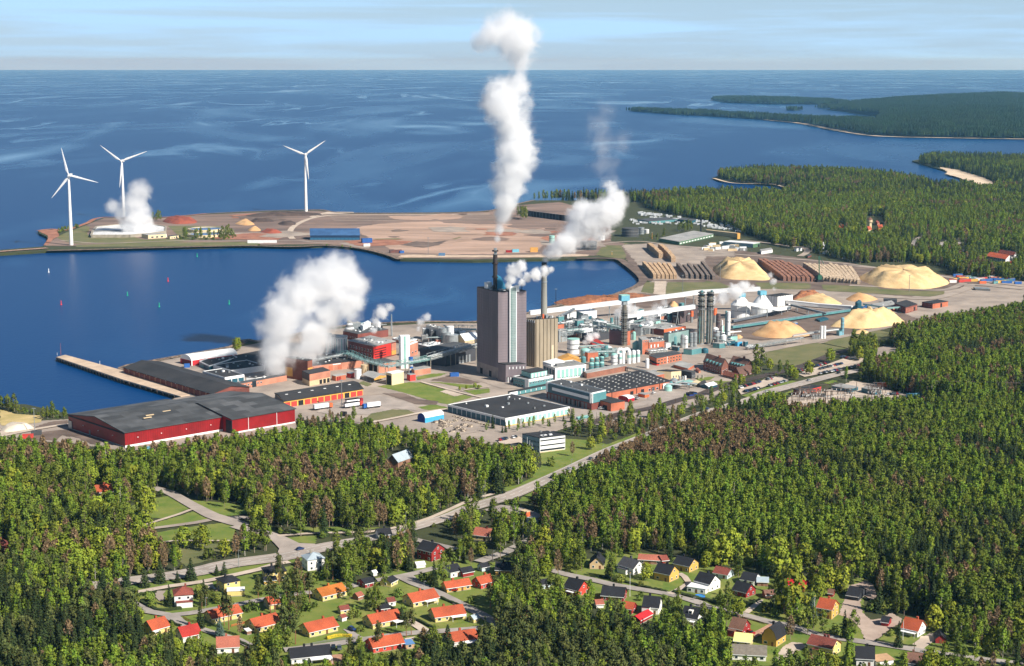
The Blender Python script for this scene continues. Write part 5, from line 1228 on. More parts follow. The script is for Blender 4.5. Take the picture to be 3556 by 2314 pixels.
m_scrap=mat('scrap',srgb(190,176,156),srgb(84,70,64),scale=.9,rough=1,detail=3,lo=.45,hi=.56)
def heap(name,label,pts,h,m,cat='heap',z=LAND,seed=1,group=None,clear=True,flatf=.35,rough=.1):
	rr=random.Random(seed)
	q=smooth_line([Vector((p.x,p.y,0))for p in pts],True,4.0)
	c=sum(q,Vector((0,0,0)))/len(q);v,f=[],[];rings=10;n=len(q)
	for i in range(rings+1):
		t=i/rings
		for j,p in enumerate(q):
			k_=1-t*(1-flatf)if i<rings else flatf*.02
			if i<rings:k_=1-(1-flatf)*(i/(rings-1))
			hh=h*min(1,(i/(rings-1)))**.92
			d=c+(p-c)*k_
			nz_=math.sin(d.x*.21+seed)*math.cos(d.y*.17+seed*2)+.5*math.sin(d.x*.55+d.y*.4)
			v.append((d.x+rr.uniform(-1,1)*rough,d.y+rr.uniform(-1,1)*rough,z-.2+hh*(1+.15*nz_*(i>0))+(rr.uniform(-1,1)*rough if i else -.3)))
	for i in range(rings):
		for j in range(n):
			a,b_=i*n+j,i*n+(j+1)%n;f.append((a,b_,b_+n,a+n))
	me=bpy.data.meshes.new(name);me.from_pydata(v,[],f);me.materials.append(m);me.polygons.foreach_set('use_smooth',[True]*len(f));me.update()
	bm=bmesh.new();bm.from_mesh(me);bmesh.ops.recalc_face_normals(bm,faces=bm.faces);bm.to_mesh(me);bm.free()
	o=bpy.data.objects.new(name,me);COL.objects.link(o);tag(o,label,cat,group)
	if clear:clear_block(q[::max(1,n//14)],z,z+h)
	return o
def hp(name,label,k,pts,h,m,**kw):return heap(name,label,[g(k,x,y)for x,y in pts],h,m,**kw)
m_chip=mat('wood_chips',srgb(230,202,150),srgb(202,166,116),scale=.11,rough=1,detail=9,bump=.9,bscale=.5,lo=.3,hi=.75)
m_chipo=mat('orange_chips',srgb(222,182,132),srgb(192,146,100),scale=.05,rough=1,detail=9,bump=.5,bscale=.8)
m_bark=mat('bark_heap',srgb(176,116,78),srgb(112,72,54),scale=.25,rough=1,detail=6,bump=.8,bscale=.6)
hp('chip_heap','tall golden chip heap between the grey and the red log stacks','D',[(95,915),(300,870),(620,870),(720,900),(900,1075),(620,1090),(230,1060)],13,m_chip,seed=1,flatf=.5)
hp('chip_heap','longest golden chip heap at the right end of the log yard','E',[(110,1050),(280,1000),(700,990),(1180,1040),(1370,1120),(1050,1200),(500,1185),(320,1150)],14,m_chip,seed=2,flatf=.55)
hp('chip_heap','low pale chip heap behind the flat white conveyor','K',[(700,280),(850,262),(1080,250),(1200,300),(1280,330),(1100,350),(850,320)],7,m_chip,seed=3,flatf=.3)
hp('chip_heap','low reddish chip heap left of the dark flat box','K',[(1305,270),(1400,250),(1550,240),(1700,270),(1560,305),(1400,300)],6,m_chipo,seed=4,flatf=.35)
hp('chip_heap','rounded orange chip heap nearest the teal plant','K',[(190,690),(330,650),(560,630),(780,650),(900,700),(700,730),(420,735)],11,m_chipo,seed=5,flatf=.4)
hp('chip_heap','great golden chip heap behind the lone blue silo','K',[(1120,590),(1350,540),(1700,490),(1900,490),(2020,550),(1800,600),(1500,625),(1250,610)],14,m_chip,seed=6,flatf=.4)
hp('chip_heap','tiny chip spill in front of the great golden heap','K',[(1375,675),(1480,655),(1600,655),(1560,680),(1440,688)],3,m_chip,seed=7,flatf=.3)
hp('chip_heap','orange spill of chips by the blue container','J',[(1760,930),(1830,905),(1910,915),(1890,935),(1800,942)],2.2,m_chipo,seed=8,flatf=.3)
hp('bark_heap','rust brown bark heap behind the white box hall','K',[(690,240),(800,215),(980,200),(1040,225),(900,270),(700,285)],6,m_bark,seed=9,flatf=.4,rough=.4)
hp('bark_heap','long rust brown bark bank along the bay shore','J',[(-700,430),(-200,400),(400,345),(600,345),(800,390),(500,440),(0,455),(-400,500)],5,m_bark,seed=10,flatf=.6,rough=.5,clear=True)
hp('bark_heap','bright bark heap below the curved pipe','J',[(860,480),(930,455),(1010,470),(1010,500),(920,510)],5,m_chipo,seed=11,flatf=.3,rough=.4)
hp('bark_heap','deep red bark mound at the far point by the turbines','A',[(1490,185),(1560,165),(1750,165),(1815,185),(1770,205),(1600,208)],7,mat('red_bark',srgb(160,84,62),srgb(128,66,52),scale=.1,rough=1),seed=12,flatf=.6,rough=.3)
hp('gravel_heap','pale yellow gravel heap right of the pond bank','A',[(2155,205),(2220,190),(2300,190),(2340,215),(2250,222)],6,m_chipo,seed=13,flatf=.3)
hp('gravel_heap','second pale gravel heap nearer the road','B',[(25,262),(90,248),(150,262),(130,274),(50,274)],6,m_chipo,seed=14,flatf=.2)
hp('gravel_heap','rust coloured heap beside the curved gravel road','B',[(140,285),(200,270),(320,275),(345,292),(240,300)],5,mat('red_bark',srgb(160,84,62),srgb(128,66,52),scale=.1,rough=1),seed=15,flatf=.4)
for i,(pts,h,lb)in enumerate((([(0,130),(250,115),(560,110),(700,112),(680,130),(300,140),(60,145)],5,'dark long spoil ridge below the far turbine'),([(40,185),(130,172),(260,175),(250,190),(100,194)],5,'dark mound left of the curved road'),([(300,205),(380,188),(470,198),(460,220),(350,222)],4,'dark brown mound inside the road curve'))):
	hp('spoil_heap',lb,'B',pts,h,mat('spoil',srgb(96,80,72),srgb(64,54,50),scale=.08,rough=1),seed=20+i,flatf=.5,rough=.4)
hp('spoil_heap','whitish sand bank beside the left track','F',[(0,1050),(120,1018),(330,1010),(405,1050),(250,1075),(60,1100)],3.5,M('white_sand',(222,208,188),.2,scale=.2),seed=30,flatf=.6)
sp=random.Random(5)
for i in range(26):
	x,y=sp.uniform(20,400),sp.uniform(630,760)
	if y>700 and x<60:continue
	p=g('L',x,y);pts_=[p+Vector((math.cos(a)*sp.uniform(2,4.5),math.sin(a)*sp.uniform(2,4.5),0))for a in (0,1.2,2.5,3.8,5.1)]
	heap('scrap_heap','mixed pale heap of stored stone and timber in the scrap yard',pts_,sp.uniform(1,2.2),m_scrap,seed=40+i,group='scrap yard heaps',flatf=.4,rough=.35)
for i in range(14):
	t=i/13;p=g('L',225+345*t,590+95*t);pts_=[p+Vector((math.cos(a)*1.8,math.sin(a)*1.6,0))for a in (0,1.2,2.5,3.8,5.1)]
	heap('stone_heap','small heap of stones in the row along the teal bays',pts_,1.3,m_scrap,seed=80+i,group='stone heaps along the warehouse',flatf=.4,rough=.3)
# log stacks: every stack a run of logs
m_logs={n_:mat(n_,srgb(*c1),srgb(*c2),scale=2.2,rough=1,detail=2,lo=.42,hi=.58)for n_,c1,c2 in (('fresh_log_ends',(206,178,144),(128,104,84)),('grey_logs',(136,124,116),(84,76,72)),('red_logs',(162,118,98),(104,76,66)),('pale_logs',(214,194,168),(132,114,98)))}
def log_stack(k,near,far,w,h,m,label,group,seed=0):
	a,b_=g(k,*near),g(k,*far);d=(b_-a);L_=d.length;d.normalize();n_=Vector((d.y,-d.x,0));rr=random.Random(seed)
	o=thing('log_stack',label,'log stack',tuple(a),0,group)
	nlog=max(6,int(L_/1.9));mb=MB()
	for i in range(nlog):
		p=a+d*(L_*(i+.5)/nlog)
		e=math.sin(math.pi*min(1,max(0,(i+.5)/nlog)))**.35
		hh=h*(.75+.25*e)*rr.uniform(.9,1.06);o1=rr.uniform(-.25,.25)
		lw=L_/nlog*.98
		q=[p+n_*(-w/2+o1)-d*lw/2,p+n_*(w/2+o1)-d*lw/2,p+n_*(w/2+o1)+d*lw/2,p+n_*(-w/2+o1)+d*lw/2]
		mb.prism([(x.x,x.y)for x in q],LAND,LAND+hh)
		for s_ in range(2):
			c_=p+d*lw*(s_-.5)*.5;r_=lw*.27
			mb.tube(Vector((c_.x,c_.y,LAND+hh))-n_*w*.5+n_*o1,Vector((c_.x,c_.y,LAND+hh))+n_*w*.5+n_*o1,r_,n=6)
	mb.build('logs',m,o)
	cm=MB()
	clear_block([a-n_*w/2,a+n_*w/2,b_+n_*w/2,b_-n_*w/2],LAND,LAND+h)
	return o
def stacks(k,n,near0,near1,far0,far1,w,h,m,label,group,jit=0.0,seed=0):
	rr=random.Random(seed)
	for i in range(n):
		t=i/max(1,n-1);s=rr.uniform(0,jit)
		nr=(near0[0]+(near1[0]-near0[0])*t,near0[1]+(near1[1]-near0[1])*t);fr=(far0[0]+(far1[0]-far0[0])*t,far0[1]+(far1[1]-far0[1])*t)
		fr=(fr[0]+(nr[0]-fr[0])*s,fr[1]+(nr[1]-fr[1])*s)
		log_stack(k,nr,fr,w,h,m_logs[m],label,group,seed*10+i)
stacks('C',6,(1650,712),(1840,715),(1545,590),(1770,600),3.6,6.2,'fresh_log_ends','pale fresh log stack in the block beside the bay corner','fresh log stacks by the bay',.1,1)
stacks('C',2,(1705,525),(1820,560),(1590,425),(1690,430),5.4,8,'fresh_log_ends','short log stack reaching back toward the round tank','rear log stacks',.05,2)
stacks('C',6,(1945,712),(2190,722),(1850,590),(2080,580),3.4,5.8,'grey_logs','grey weathered log stack left of the tall chip heap','grey log stacks',.4,3)
stacks('D',7,(1090,1100),(1480,1110),(720,830),(1180,880),3.7,6.2,'red_logs','reddish log stack right of the tall chip heap','red log stacks',.25,4)
stacks('D',11,(1640,1105),(2110,1145),(1330,885),(1960,920),3.4,6.4,'pale_logs','pale log stack beside the green log crane','pale log stacks by the crane',.15,5)
c=g('D',1565,1112);o=thing('crane','green mobile log crane standing between the red and the pale stacks','crane',tuple(c))
m_cg=M('crane_green',(40,96,76),.2)
local('cab',MB().box((0,0,3),5,4,5,.3),m_cg,o);local('undercarriage',MB().box((0,0,0),8,6,2.4,.3),m_dark,o)
mb=MB();beam(mb,(0,0,7),(-1,0,30),1.0);beam(mb,(-1,0,30),(5,0,20),.6);local('boom',mb,m_cg,o)
pk=random.Random(77);POSN=[]
def pack(k,quad,n,hmax,where,group):
	q=[g(k,x,y)for x,y in quad];u_=(q[1]-q[0]).normalized();rz=math.atan2(u_.y,u_.x)
	for i in range(n):
		a,b_=pk.random(),pk.random();p=q[0].lerp(q[1],a).lerp(q[3].lerp(q[2],a),b_);t=pk.random();h=pk.uniform(2.5,hmax)
		m_,cn=pk.choice(((m_teal,'teal'),(m_silver,'silver'),(m_silver,'silver'),(m_white,'white'),(m_lteal,'pale green'),(m_gray,'grey'),(m_brick,'brick'),(m_white,'white'),(m_dgrey,'dark')))
		if t<.42:
			w,d=pk.uniform(4,11),pk.uniform(3,8);o=thing('plant_box',cn+' plant box packed in '+where,'plant box',tuple(p),rz,cn+' boxes in '+where);local('body',MB().box((0,0,0),w,d,h),m_,o);local('roof',MB().box((0,0,h),w+.3,d+.3,.3),pk.choice((m_lgrey,m_dgrey,m_white)),o)
			for j in range(pk.randint(1,3)):local('roof_unit',MB().box((pk.uniform(-.4,.4)*w,pk.uniform(-.35,.35)*d,h+.3),1.2,1,1),m_silver,o)
		elif t<.72:
			r_=pk.uniform(1.1,3.2);o=thing('tank',cn+' small tank packed in '+where,'tank',tuple(p),0,cn+' tanks in '+where);local('shell',MB().lathe((0,0,0),[(r_,0),(r_,h),(r_*.5,h+r_*.4),(0,h+r_*.5)],14),m_,o,True);local('ladder',MB().box((r_+.1,0,0),.3,.6,h),m_gray,o)
		else:
			L_=pk.uniform(12,34);hh=pk.uniform(3.5,hmax*.8);o=thing('pipe_rack','short pipe rack crossing '+where,'pipe rack',tuple(p),rz+pk.choice((0,1.57)),'pipe racks in '+where)
			for j in range(4):local('pipe',MB().tube((-L_/2,j*.7-1,hh+pk.uniform(0,.5)),(L_/2,j*.7-1,hh+pk.uniform(0,.5)),pk.choice((.18,.28,.4)),n=6),pk.choice((m_pipe,m_gpipe,m_silver,m_white)),o)
			for j in range(max(2,int(L_/8))):
				for s_ in (-1.2,1.3):local('leg',MB().box((-L_/2+2+j*7.5,s_,0),.3,.3,hh),m_gray,o)
pack('I',[(1350,900),(2020,800),(2020,620),(1350,700)],46,11,'the plant behind the silo building',1)
pack('J',[(330,1000),(640,880),(640,690),(330,760)],30,10,'the steam wreathed plant yard',1)
pack('J',[(640,800),(1200,700),(1250,520),(700,600)],30,10,'the plant behind the brick mill',1)
pack('J',[(1480,1070),(1800,1040),(1760,880),(1480,900)],12,9,'the yard at the digesters',1)
pack('H',[(1400,470),(2200,440),(2200,330),(1400,360)],26,10,'the water side of the boiler house',1)
pack('H',[(430,330),(1000,290),(1000,250),(430,260)],16,9,'the back of the brick mill',1)
pack('I',[(1640,1190),(2150,1150),(2150,1010),(1680,1040)],22,8,'the green vessel yard',1)
pack('M',[(180,740),(430,650),(420,590),(200,640)],10,4,'the yard by the skylight hall',1)
# village houses
def tiles(name,c1,c2):return brick_mat(name,srgb(*c1),srgb(*c2),tuple(x*.55 for x in srgb(*c2)),.34,.32,.04,bump=.5)
t_or=tiles('orange_tiles',(212,104,64),(190,88,54));t_am=tiles('amber_tiles',(216,130,52),(196,112,42));t_red=tiles('red_tiles',(198,60,48),(176,50,42))
t_old=tiles('weathered_red_tiles',(168,88,72),(138,72,60));t_blk=tiles('black_tiles',(44,46,54),(32,34,40));t_gry=tiles('grey_tiles',(92,92,96),(70,70,76));t_brn=tiles('brown_tiles',(146,108,88),(124,88,74))
t_salm=tiles('salmon_tiles',(204,124,100),(184,106,86));t_tin=M('tin_roof',(176,190,198),.15,rough=.4);t_redtin=M('red_tin_roof',(208,44,48),.1,rough=.5)
w_yel=M('yellow_render',(226,204,130),.12);w_wht=M('white_render',(244,242,236),.08);w_och=M('ochre_boards',(216,172,88),.14);w_red=M('falu_red_boards',(150,40,38),.16);w_brk=brick_mat('house_brick',srgb(170,124,98),srgb(150,108,86),srgb(140,116,100),.3,.1,.012)
w_red2=M('bright_red_boards',(206,70,54),.14);w_paleb=M('pale_blue_boards',(196,212,220),.1);m_door=M('front_door',(120,78,50),.2);m_awn=M('white_awning',(240,240,238),.05);m_wood=M('wood_deck',(196,158,120),.2,scale=.6)
def boxl(mb,x0,x1,y0,y1,z0,z1,mi=0):
	mb.prism([(x0,y0),(x1,y0),(x1,y1),(x0,y1)],z0,z1,mi=mi,bottom=True);return mb
def lgable(mb,L_,D,h,rise,over,th,ridge):
	def slab(q):
		n_=(Vector(q[1])-Vector(q[0])).cross(Vector(q[2])-Vector(q[0]))
		if n_.z<0:q=q[::-1]
		up=[(x,y,z+th)for x,y,z in q];mb.poly(up);mb.poly(q[::-1])
		for i in range(len(q)):mb.poly([q[i-1],q[i],up[i],up[i-1]])
	if ridge=='x':
		k=rise/(D/2);d=over*k;o=over
		slab([(-o,-o,h-d),(L_+o,-o,h-d),(L_+o,D/2,h+rise),(-o,D/2,h+rise)]);slab([(-o,D+o,h-d),(L_+o,D+o,h-d),(L_+o,D/2,h+rise),(-o,D/2,h+rise)])
	elif ridge=='y':
		k=rise/(L_/2);d=over*k;o=over
		slab([(-o,-o,h-d),(-o,D+o,h-d),(L_/2,D+o,h+rise),(L_/2,-o,h+rise)]);slab([(L_+o,-o,h-d),(L_+o,D+o,h-d),(L_/2,D+o,h+rise),(L_/2,-o,h+rise)])
	elif ridge=='hip':
		o=over;a=min(L_,D)*.5;z0=h-.2;z1=h+rise
		c=[(-o,-o,z0),(L_+o,-o,z0),(L_+o,D+o,z0),(-o,D+o,z0)]
		if L_>=D:r0,r1=(a,D/2,z1),(L_-a,D/2,z1)
		else:r0,r1=(L_/2,a,z1),(L_/2,D-a,z1)
		if L_>=D:
			for q in ([c[0],c[1],r1,r0],[c[1],c[2],r1],[c[2],c[3],r0,r1],[c[3],c[0],r0]):slab(q)
		else:
			for q in ([c[0],c[1],r0],[c[1],c[2],r1,r0],[c[2],c[3],r1],[c[3],c[0],r0,r1]):slab(q)
	elif ridge=='mansard':
		o=over
		for s_ in (0,1):
			X=(lambda x:x)if s_==0 else (lambda x:L_-x)
			slab([(X(-o),-o,h-.6),(X(-o),D+o,h-.6),(X(L_*.16),D+o,h+rise*.62),(X(L_*.16),-o,h+rise*.62)])
			slab([(X(L_*.16),-o,h+rise*.62),(X(L_*.16),D+o,h+rise*.62),(X(L_/2),D+o,h+rise),(X(L_/2),-o,h+rise)])
	elif ridge=='mono':
		slab([(-over,-over,h),(L_+over,-over,h),(L_+over,D+over,h+rise),(-over,D+over,h+rise)])
def lwin(root,face_,u,z,w,h,L_,D,frame,dark=None):
	def bar(a0,a1,z0,z1,p0,p1):
		mb=MB()
		if face_=='f':boxl(mb,a0,a1,-p1,-p0,z0,z1)
		elif face_=='b':boxl(mb,a0,a1,D+p0,D+p1,z0,z1)
		elif face_=='r':boxl(mb,L_+p0,L_+p1,a0,a1,z0,z1)
		else:boxl(mb,-p1,-p0,a0,a1,z0,z1)
		return mb
	f=local('window',bar(u-w/2,u+w/2,z,z+h,-.2,.07),frame,root)
	local('pane',bar(u-w/2+.13,u+w/2-.13,z+.13,z+h-.13,-.1,.1),m_glass,f)
NHOUSE=[0]
def house(name,label,cat,k,A,B,D,h,rise,roof,wall,ridge='x',over=.45,chim=1,win=True,trim=None,group=None,z0=LAND,base=True,door=True,awn=None,dormer=0,porch=None,clear=True,endwall=None):
	a,b_=g(k,*A,z0+.1),g(k,*B,z0+.1);d=b_-a;L_=d.length;rz=math.atan2(d.y,d.x)
	rr=random.Random(NHOUSE[0]);NHOUSE[0]+=1
	o=thing(name,label,cat,(a.x,a.y,z0),rz,group)
	if D<0:D=-D
	mb=MB();q=[(0,0),(L_,0),(L_,D),(0,D)];mb.prism(q,-.3,h)
	if ridge=='x':
		for x in (0,L_):
			t=[(x,0,h),(x,D,h),(x,D/2,h+rise-.03)];mb.poly(t if x else t[::-1])
	elif ridge in ('y','mansard'):
		for y in (0,D):
			t=[(0,y,h),(L_,y,h),(L_/2,y,h+rise-.03)]if ridge=='y' else [(0,y,h),(L_,y,h),(L_*.84,y,h+rise*.6),(L_/2,y,h+rise-.04),(L_*.16,y,h+rise*.6)]
			mb.poly(t if y==0 else t[::-1])
	elif ridge=='mono':
		for x in (0,L_):
			t=[(x,0,h),(x,D,h),(x,D,h+rise-.03)];mb.poly(t if x else t[::-1])
		mb.poly([(L_,D,h),(0,D,h),(0,D,h+rise-.03),(L_,D,h+rise-.03)])
	local('wall',mb,wall,o)
	if base:local('plinth',boxl(MB(),-.06,L_+.06,-.06,D+.06,-.3,.45),m_conct,o)
	rf=MB();lgable(rf,L_,D,h,rise,over,.16,ridge);ro=local('roof',rf,roof,o)
	if chim:
		for i in range(chim):
			cx=L_*(.3+.4*rr.random())if ridge!='y' else L_/2+.6;cy_=D/2+.5 if ridge!='y' else D*(.35+.3*rr.random())
			local('chimney',boxl(MB(),cx-.45,cx+.45,cy_-.45,cy_+.45,h+rise*.5,h+rise+1.1),roof if roof is not t_tin else m_conct,ro)
	tm=trim or m_white
	local('bargeboard',(lambda m_:[boxl(m_,-over,L_+over,-over-.06,-over,h-over*.4-.22,h-over*.4+.06)]and m_)(MB()),tm,o)if ridge=='x' else None
	if win:
		rows=[(.95,1.25)]if h<4.4 else [(.9,1.3),(3.5,1.25)]
		for z,hh in rows:
			n_=max(1,int(L_/3.0))
			for i in range(n_):
				u=L_*(i+.5)/n_+rr.uniform(-.2,.2)
				if door and z<2 and i==n_//2:
					local('door',boxl(MB(),u-.5,u+.5,-.06,.1,.1,2.15),m_door,o);continue
				lwin(o,'f',u,z,rr.choice((1.1,1.3,1.6)),hh,L_,D,tm)
			n_=max(1,int(D/3.4))
			for sd in 'rl':
				for i in range(n_):lwin(o,sd,D*(i+.5)/n_,z,1.15,hh,L_,D,tm)
		if ridge=='x' and rise>2.4 or ridge=='y' and rise>2.4:
			for sd in ('rl' if ridge=='x' else 'f'):lwin(o,sd,(D if ridge=='x' else L_)/2,h+.35,1.1,1.1,L_,D,tm)
	if dormer:
		for i in range(dormer):
			u=L_*(i+.5)/dormer;dm=boxl(MB(),u-1.0,u+1.0,D*.16,D*.42,h+rise*.28,h+rise*.78);dd=local('dormer',dm,wall,o)
			local('pane',boxl(MB(),u-.6,u+.6,D*.16-.05,D*.17,h+rise*.42,h+rise*.7),m_glass,dd)
	if awn:
		u0,u1,out,ah=awn
		p=local('awning',boxl(MB(),L_*u0,L_*u1,-out,.05,ah-.12,ah),m_awn,o)
		for u in (u0+.02,u1-.02):local('post',boxl(MB(),L_*u-.06,L_*u+.06,-out+.1,-out+.22,0,ah-.12),m_white,o)
	if porch:
		u0,u1,out,ah=porch
		p=local('porch',boxl(MB(),L_*u0,L_*u1,-out,.05,-.2,ah),wall,o)
		local('porch_roof',boxl(MB(),L_*u0-.25,L_*u1+.25,-out-.25,.3,ah,ah+.16),roof,p)
		lwin(o,'f',L_*(u0+u1)/2,1.0,min(1.6,L_*(u1-u0)*.6),1.1,L_,D,tm)if False else None
	if clear:
		M4=parent_world(o);base_=[(M4@Vector((x,y,0))).xy for x,y in q]
		clear_block(base_,z0,z0+h+rise)
		mg=[(M4@Vector((x,y,0)))for x,y in ((-1.5,-2.5),(L_+1.5,-2.5),(L_+1.5,D+1),(-1.5,D+1))];clear_world([tuple(p)for p in mg])
	return o
H_=house
H_('house','two storey white house with hipped red roof by the lane','house','P',(690,862),(905,845),8.6,5.6,2.6,t_old,w_wht,'hip',awn=None,porch=(.1,.95,2.6,2.7))
H_('house','yellow house with low black hipped roof and white flat garage','house','P',(1268,705),(1450,670),9,5.2,1.6,t_blk,w_yel,'hip')
H_('garage','white flat roofed garage in front of the yellow black roofed house','garage','P',(1300,745),(1500,735),5,2.7,.2,m_awn,w_yel,'mono',chim=0,win=False,over=.2)
H_('house','ochre house with dark roof half hidden by a tall pine','house','P',(1745,580),(1985,555),9,5,1.7,t_blk,w_yel,'hip')
H_('house','white villa with pale tin roof behind birches below the main road','house','Q',(215,425),(400,400),9,6,2.2,t_tin,w_wht,'hip')
H_('house','cream house with plain orange roof at the dark spruces','house','P',(440,1205),(632,1150),8.4,3,3.2,t_or,w_yel,'x',awn=(.0,.35,1.8,2.4))
H_('house','white house with vivid red roof and white gable edges','house','P',(790,1285),(995,1240),8.4,3,3.2,t_red,w_wht,'x',over=.5)
H_('house','white house with salmon roof in front of the blue spruce','house','P',(1185,1410),(1435,1395),8.4,3,3.2,t_salm,w_wht,'x')
H_('bungalow','bungalow with orange roof behind the two tall pines','house','P',(1130,1065),(1470,990),8.6,2.8,2.6,t_or,w_yel,'x')
H_('bungalow','long bungalow with orange roof, brick gable and yellow front','house','P',(1640,1175),(1925,1100),9.6,2.8,2.9,t_or,w_yel,'x',endwall=w_brk)
H_('bungalow','small orange roofed bungalow among pines below the lane','house','P',(1790,900),(1920,880),8,2.8,2.4,t_or,w_yel,'x')
H_('bungalow','bungalow with amber roof beside the upper lane','house','Q',(380,755),(640,690),9,2.8,2.7,t_am,w_yel,'x')
H_('bungalow','yellow bungalow with orange roof and white verandah','house','Q',(1365,822),(1640,762),9.6,2.8,2.9,t_or,w_yel,'x',awn=(.42,.86,2.6,2.5))
H_('bungalow','yellow bungalow with orange roof and three white awnings','house','Q',(1605,985),(1930,940),9.2,2.8,2.8,t_or,w_yel,'x',awn=(.5,.98,2.4,2.4))
H_('bungalow','yellow bungalow with orange roof and white topped black pavilion','house','Q',(925,1058),(1240,990),9.4,2.8,2.8,t_or,w_yel,'x',awn=(.64,1.02,4.0,2.6))
H_('bungalow','bungalow with orange roof and yellow flowering hedge','house','Q',(235,1148),(545,1075),9.2,2.8,2.8,t_or,w_yel,'x')
H_('bungalow','brick fronted bungalow with orange roof below the lower lane','house','Q',(930,1318),(1262,1262),9,2.8,2.7,t_or,w_red2,'x')
H_('bungalow','white bungalow with orange roof and glass pergola at the lane end','house','Q',(1755,1262),(2070,1215),9.2,2.8,2.8,t_or,w_wht,'x',awn=(.42,1.0,3,2.5))
H_('bungalow','long white house with black roof and white terrace cover by the pool','house','Q',(40,1440),(470,1395),9,3,2.8,t_blk,w_wht,'x',awn=(.45,1.0,4,2.7),chim=2)
H_('house','tall dark red house with black roof and white window frames','house','Q',(1405,282),(1562,322),9.6,5.4,3.2,t_blk,w_red,'x')
H_('house','cottage with pink orange roof at the wood edge by the road','house','O',(2230,1045),(2370,1062),8,3,3,t_salm,w_yel,'x')
H_('house','yellow double cottage with orange roofs and a red car','house','Q',(1730,660),(1990,620),6.4,2.6,2.2,t_or,w_och,'x')
H_('house','red brown cottage with orange roof beside the blossom','house','Q',(2100,620),(2240,585),7,2.8,2.6,t_or,w_red2,'x')
H_('house','white house with black roof hidden behind the tall dark poplar','house','Q',(1770,500),(1885,475),8,3.2,2.4,t_blk,w_wht,'x')
H_('garage','dark red garage with black roof next to the white house','garage','Q',(1905,492),(2020,470),6,2.6,1.6,t_blk,w_red,'x',chim=0,win=False)
H_('house','yellow house with black roof at the bend of the village road','house','R',(65,470),(230,475),8,3.2,2.8,t_blk,w_och,'x')
H_('cottage','dark roofed cottage below the main road trees','house','O',(1365,1052),(1480,1040),7,3,2.4,t_blk,w_wht,'x')
H_('cottage','orange gabled cottage deep among bare trees in the park','house','N',(890,655),(1040,640),9,3,3.2,t_or,w_yel,'x')
H_('cottage','round red roofed cottage at the left picture edge','house','N',(-20,1170),(90,1160),8,3,3,t_old,w_brk,'hip')
H_('barn','grey tin roofed barn with timber gable in the middle wood','barn','O',(1440,400),(1540,415),16,6,4,t_tin,w_brk,'y',win=False,chim=0)
for (k,A,B,D,h,rise,rf,wl_,rd,lb)in (('Q',(575,895),(672,880),4.2,2.2,1.4,t_old,w_yel,'x','small yellow shed with arched red roof'),('Q',(765,745),(825,725),4,2.1,1.4,t_salm,w_brk,'x','little shed with pink roof below the amber bungalow'),('Q',(1095,812),(1172,800),4.6,2.4,1.5,t_old,w_wht,'x','white shed with old red roof'),('Q',(1015,880),(1110,868),6,2.2,1.2,t_blk,w_red,'x','red outbuilding with black roof by the pavilion bungalow'),('Q',(590,975),(640,960),3,2,1.1,t_old,w_wht,'x','tiny white playhouse with red roof'),('Q',(1400,395),(1495,385),5,2.1,.8,m_awn,w_wht,'x','low white garage below the tall red house'),('Q',(2110,430),(2195,415),4.6,2.3,1.6,t_blk,w_paleb,'x','pale shed with dark roof in the orchard'),('Q',(2020,990),(2085,970),3.6,2.2,1.2,t_tin,w_yel,'x','small yellow shed with tin roof at the lane corner'),('Q',(840,610),(970,580),7,2.4,1.6,t_blk,w_red,'x','dark outbuilding by the upper lane'),('Q',(1120,600),(1195,560),6,2.4,1.6,t_blk,w_yel,'x','yellow outbuilding with black roof at the junction'),('Q',(1280,1275),(1375,1262),5,2.3,.3,M('blue_plastic_roof',(96,140,190),.1),m_wood,'mono','carport with blue roof next to the brick fronted bungalow'),('P',(1730,610),(1870,600),5,2.3,1.2,t_blk,w_och,'x','ochre garage in front of the half hidden house'),('Q',(930,480),(970,470),2.6,2,.8,m_awn,w_wht,'x','tiny white hut at the wood edge'),('P',(1530,1190),(1580,1180),3,1.8,.3,m_awn,w_brk,'mono','low lean-to at the brick gable')):
	H_('shed',lb,'shed',k,A,B,D,h,rise,rf,wl_,rd,chim=0,win=h>2.15,door=False,over=.25)
H_('house','buff house with large black roof at the top of the right village','house','R',(1090,400),(1240,405),10,3,3.2,t_blk,M('buff_render',(214,184,142),.12),'y')
H_('house','white house with grey roof and porch opposite the hedge','house','R',(1400,420),(1560,470),8.4,3.6,3.2,t_gry,w_wht,'x',porch=(.1,.7,2,2.6))
H_('barn','long low outhouse with pink tin roof behind the grey roofed house','outhouse','R',(1620,340),(1870,355),7,2.6,1.6,t_salm,w_brk,'x',chim=0)
H_('shed','red shed with white trim at the end of the pink outhouse','shed','R',(1880,360),(1945,352),6,2.8,1.6,t_old,w_red,'x',chim=0)
H_('house','yellow two storey house with black roof before the round lawn','house','R',(1790,512),(1955,548),8.6,4.2,3.4,t_blk,w_och,'x')
H_('house','yellow house with black roof and glazed white verandah','house','R',(2000,405),(2170,442),8.6,3.6,2.8,t_blk,w_och,'x')
H_('house','gleaming white house with black roof, white extension and blue pool','house','S',(470,705),(505,712),8.4,4,3.2,t_blk,w_wht,'x')if False else None
H_('house','gleaming white house with black roof and flat white extension','house','S',(375,650),(545,695),8.6,4.2,3.4,t_blk,w_wht,'x')
H_('extension','flat white annexe before the gleaming white house','annexe','S',(285,690),(500,722),6,2.8,.2,m_awn,w_wht,'mono',chim=0,over=.15)
H_('garage','pale garage with rust red tiled roof and two grey doors','garage','S',(590,520),(750,550),7.5,2.7,2.2,t_old,w_paleb,'x',chim=0)
H_('house','dark red cottage with black roof and white windows above the trampoline','house','S',(812,725),(968,765),8,3,3.2,t_blk,w_red,'x')
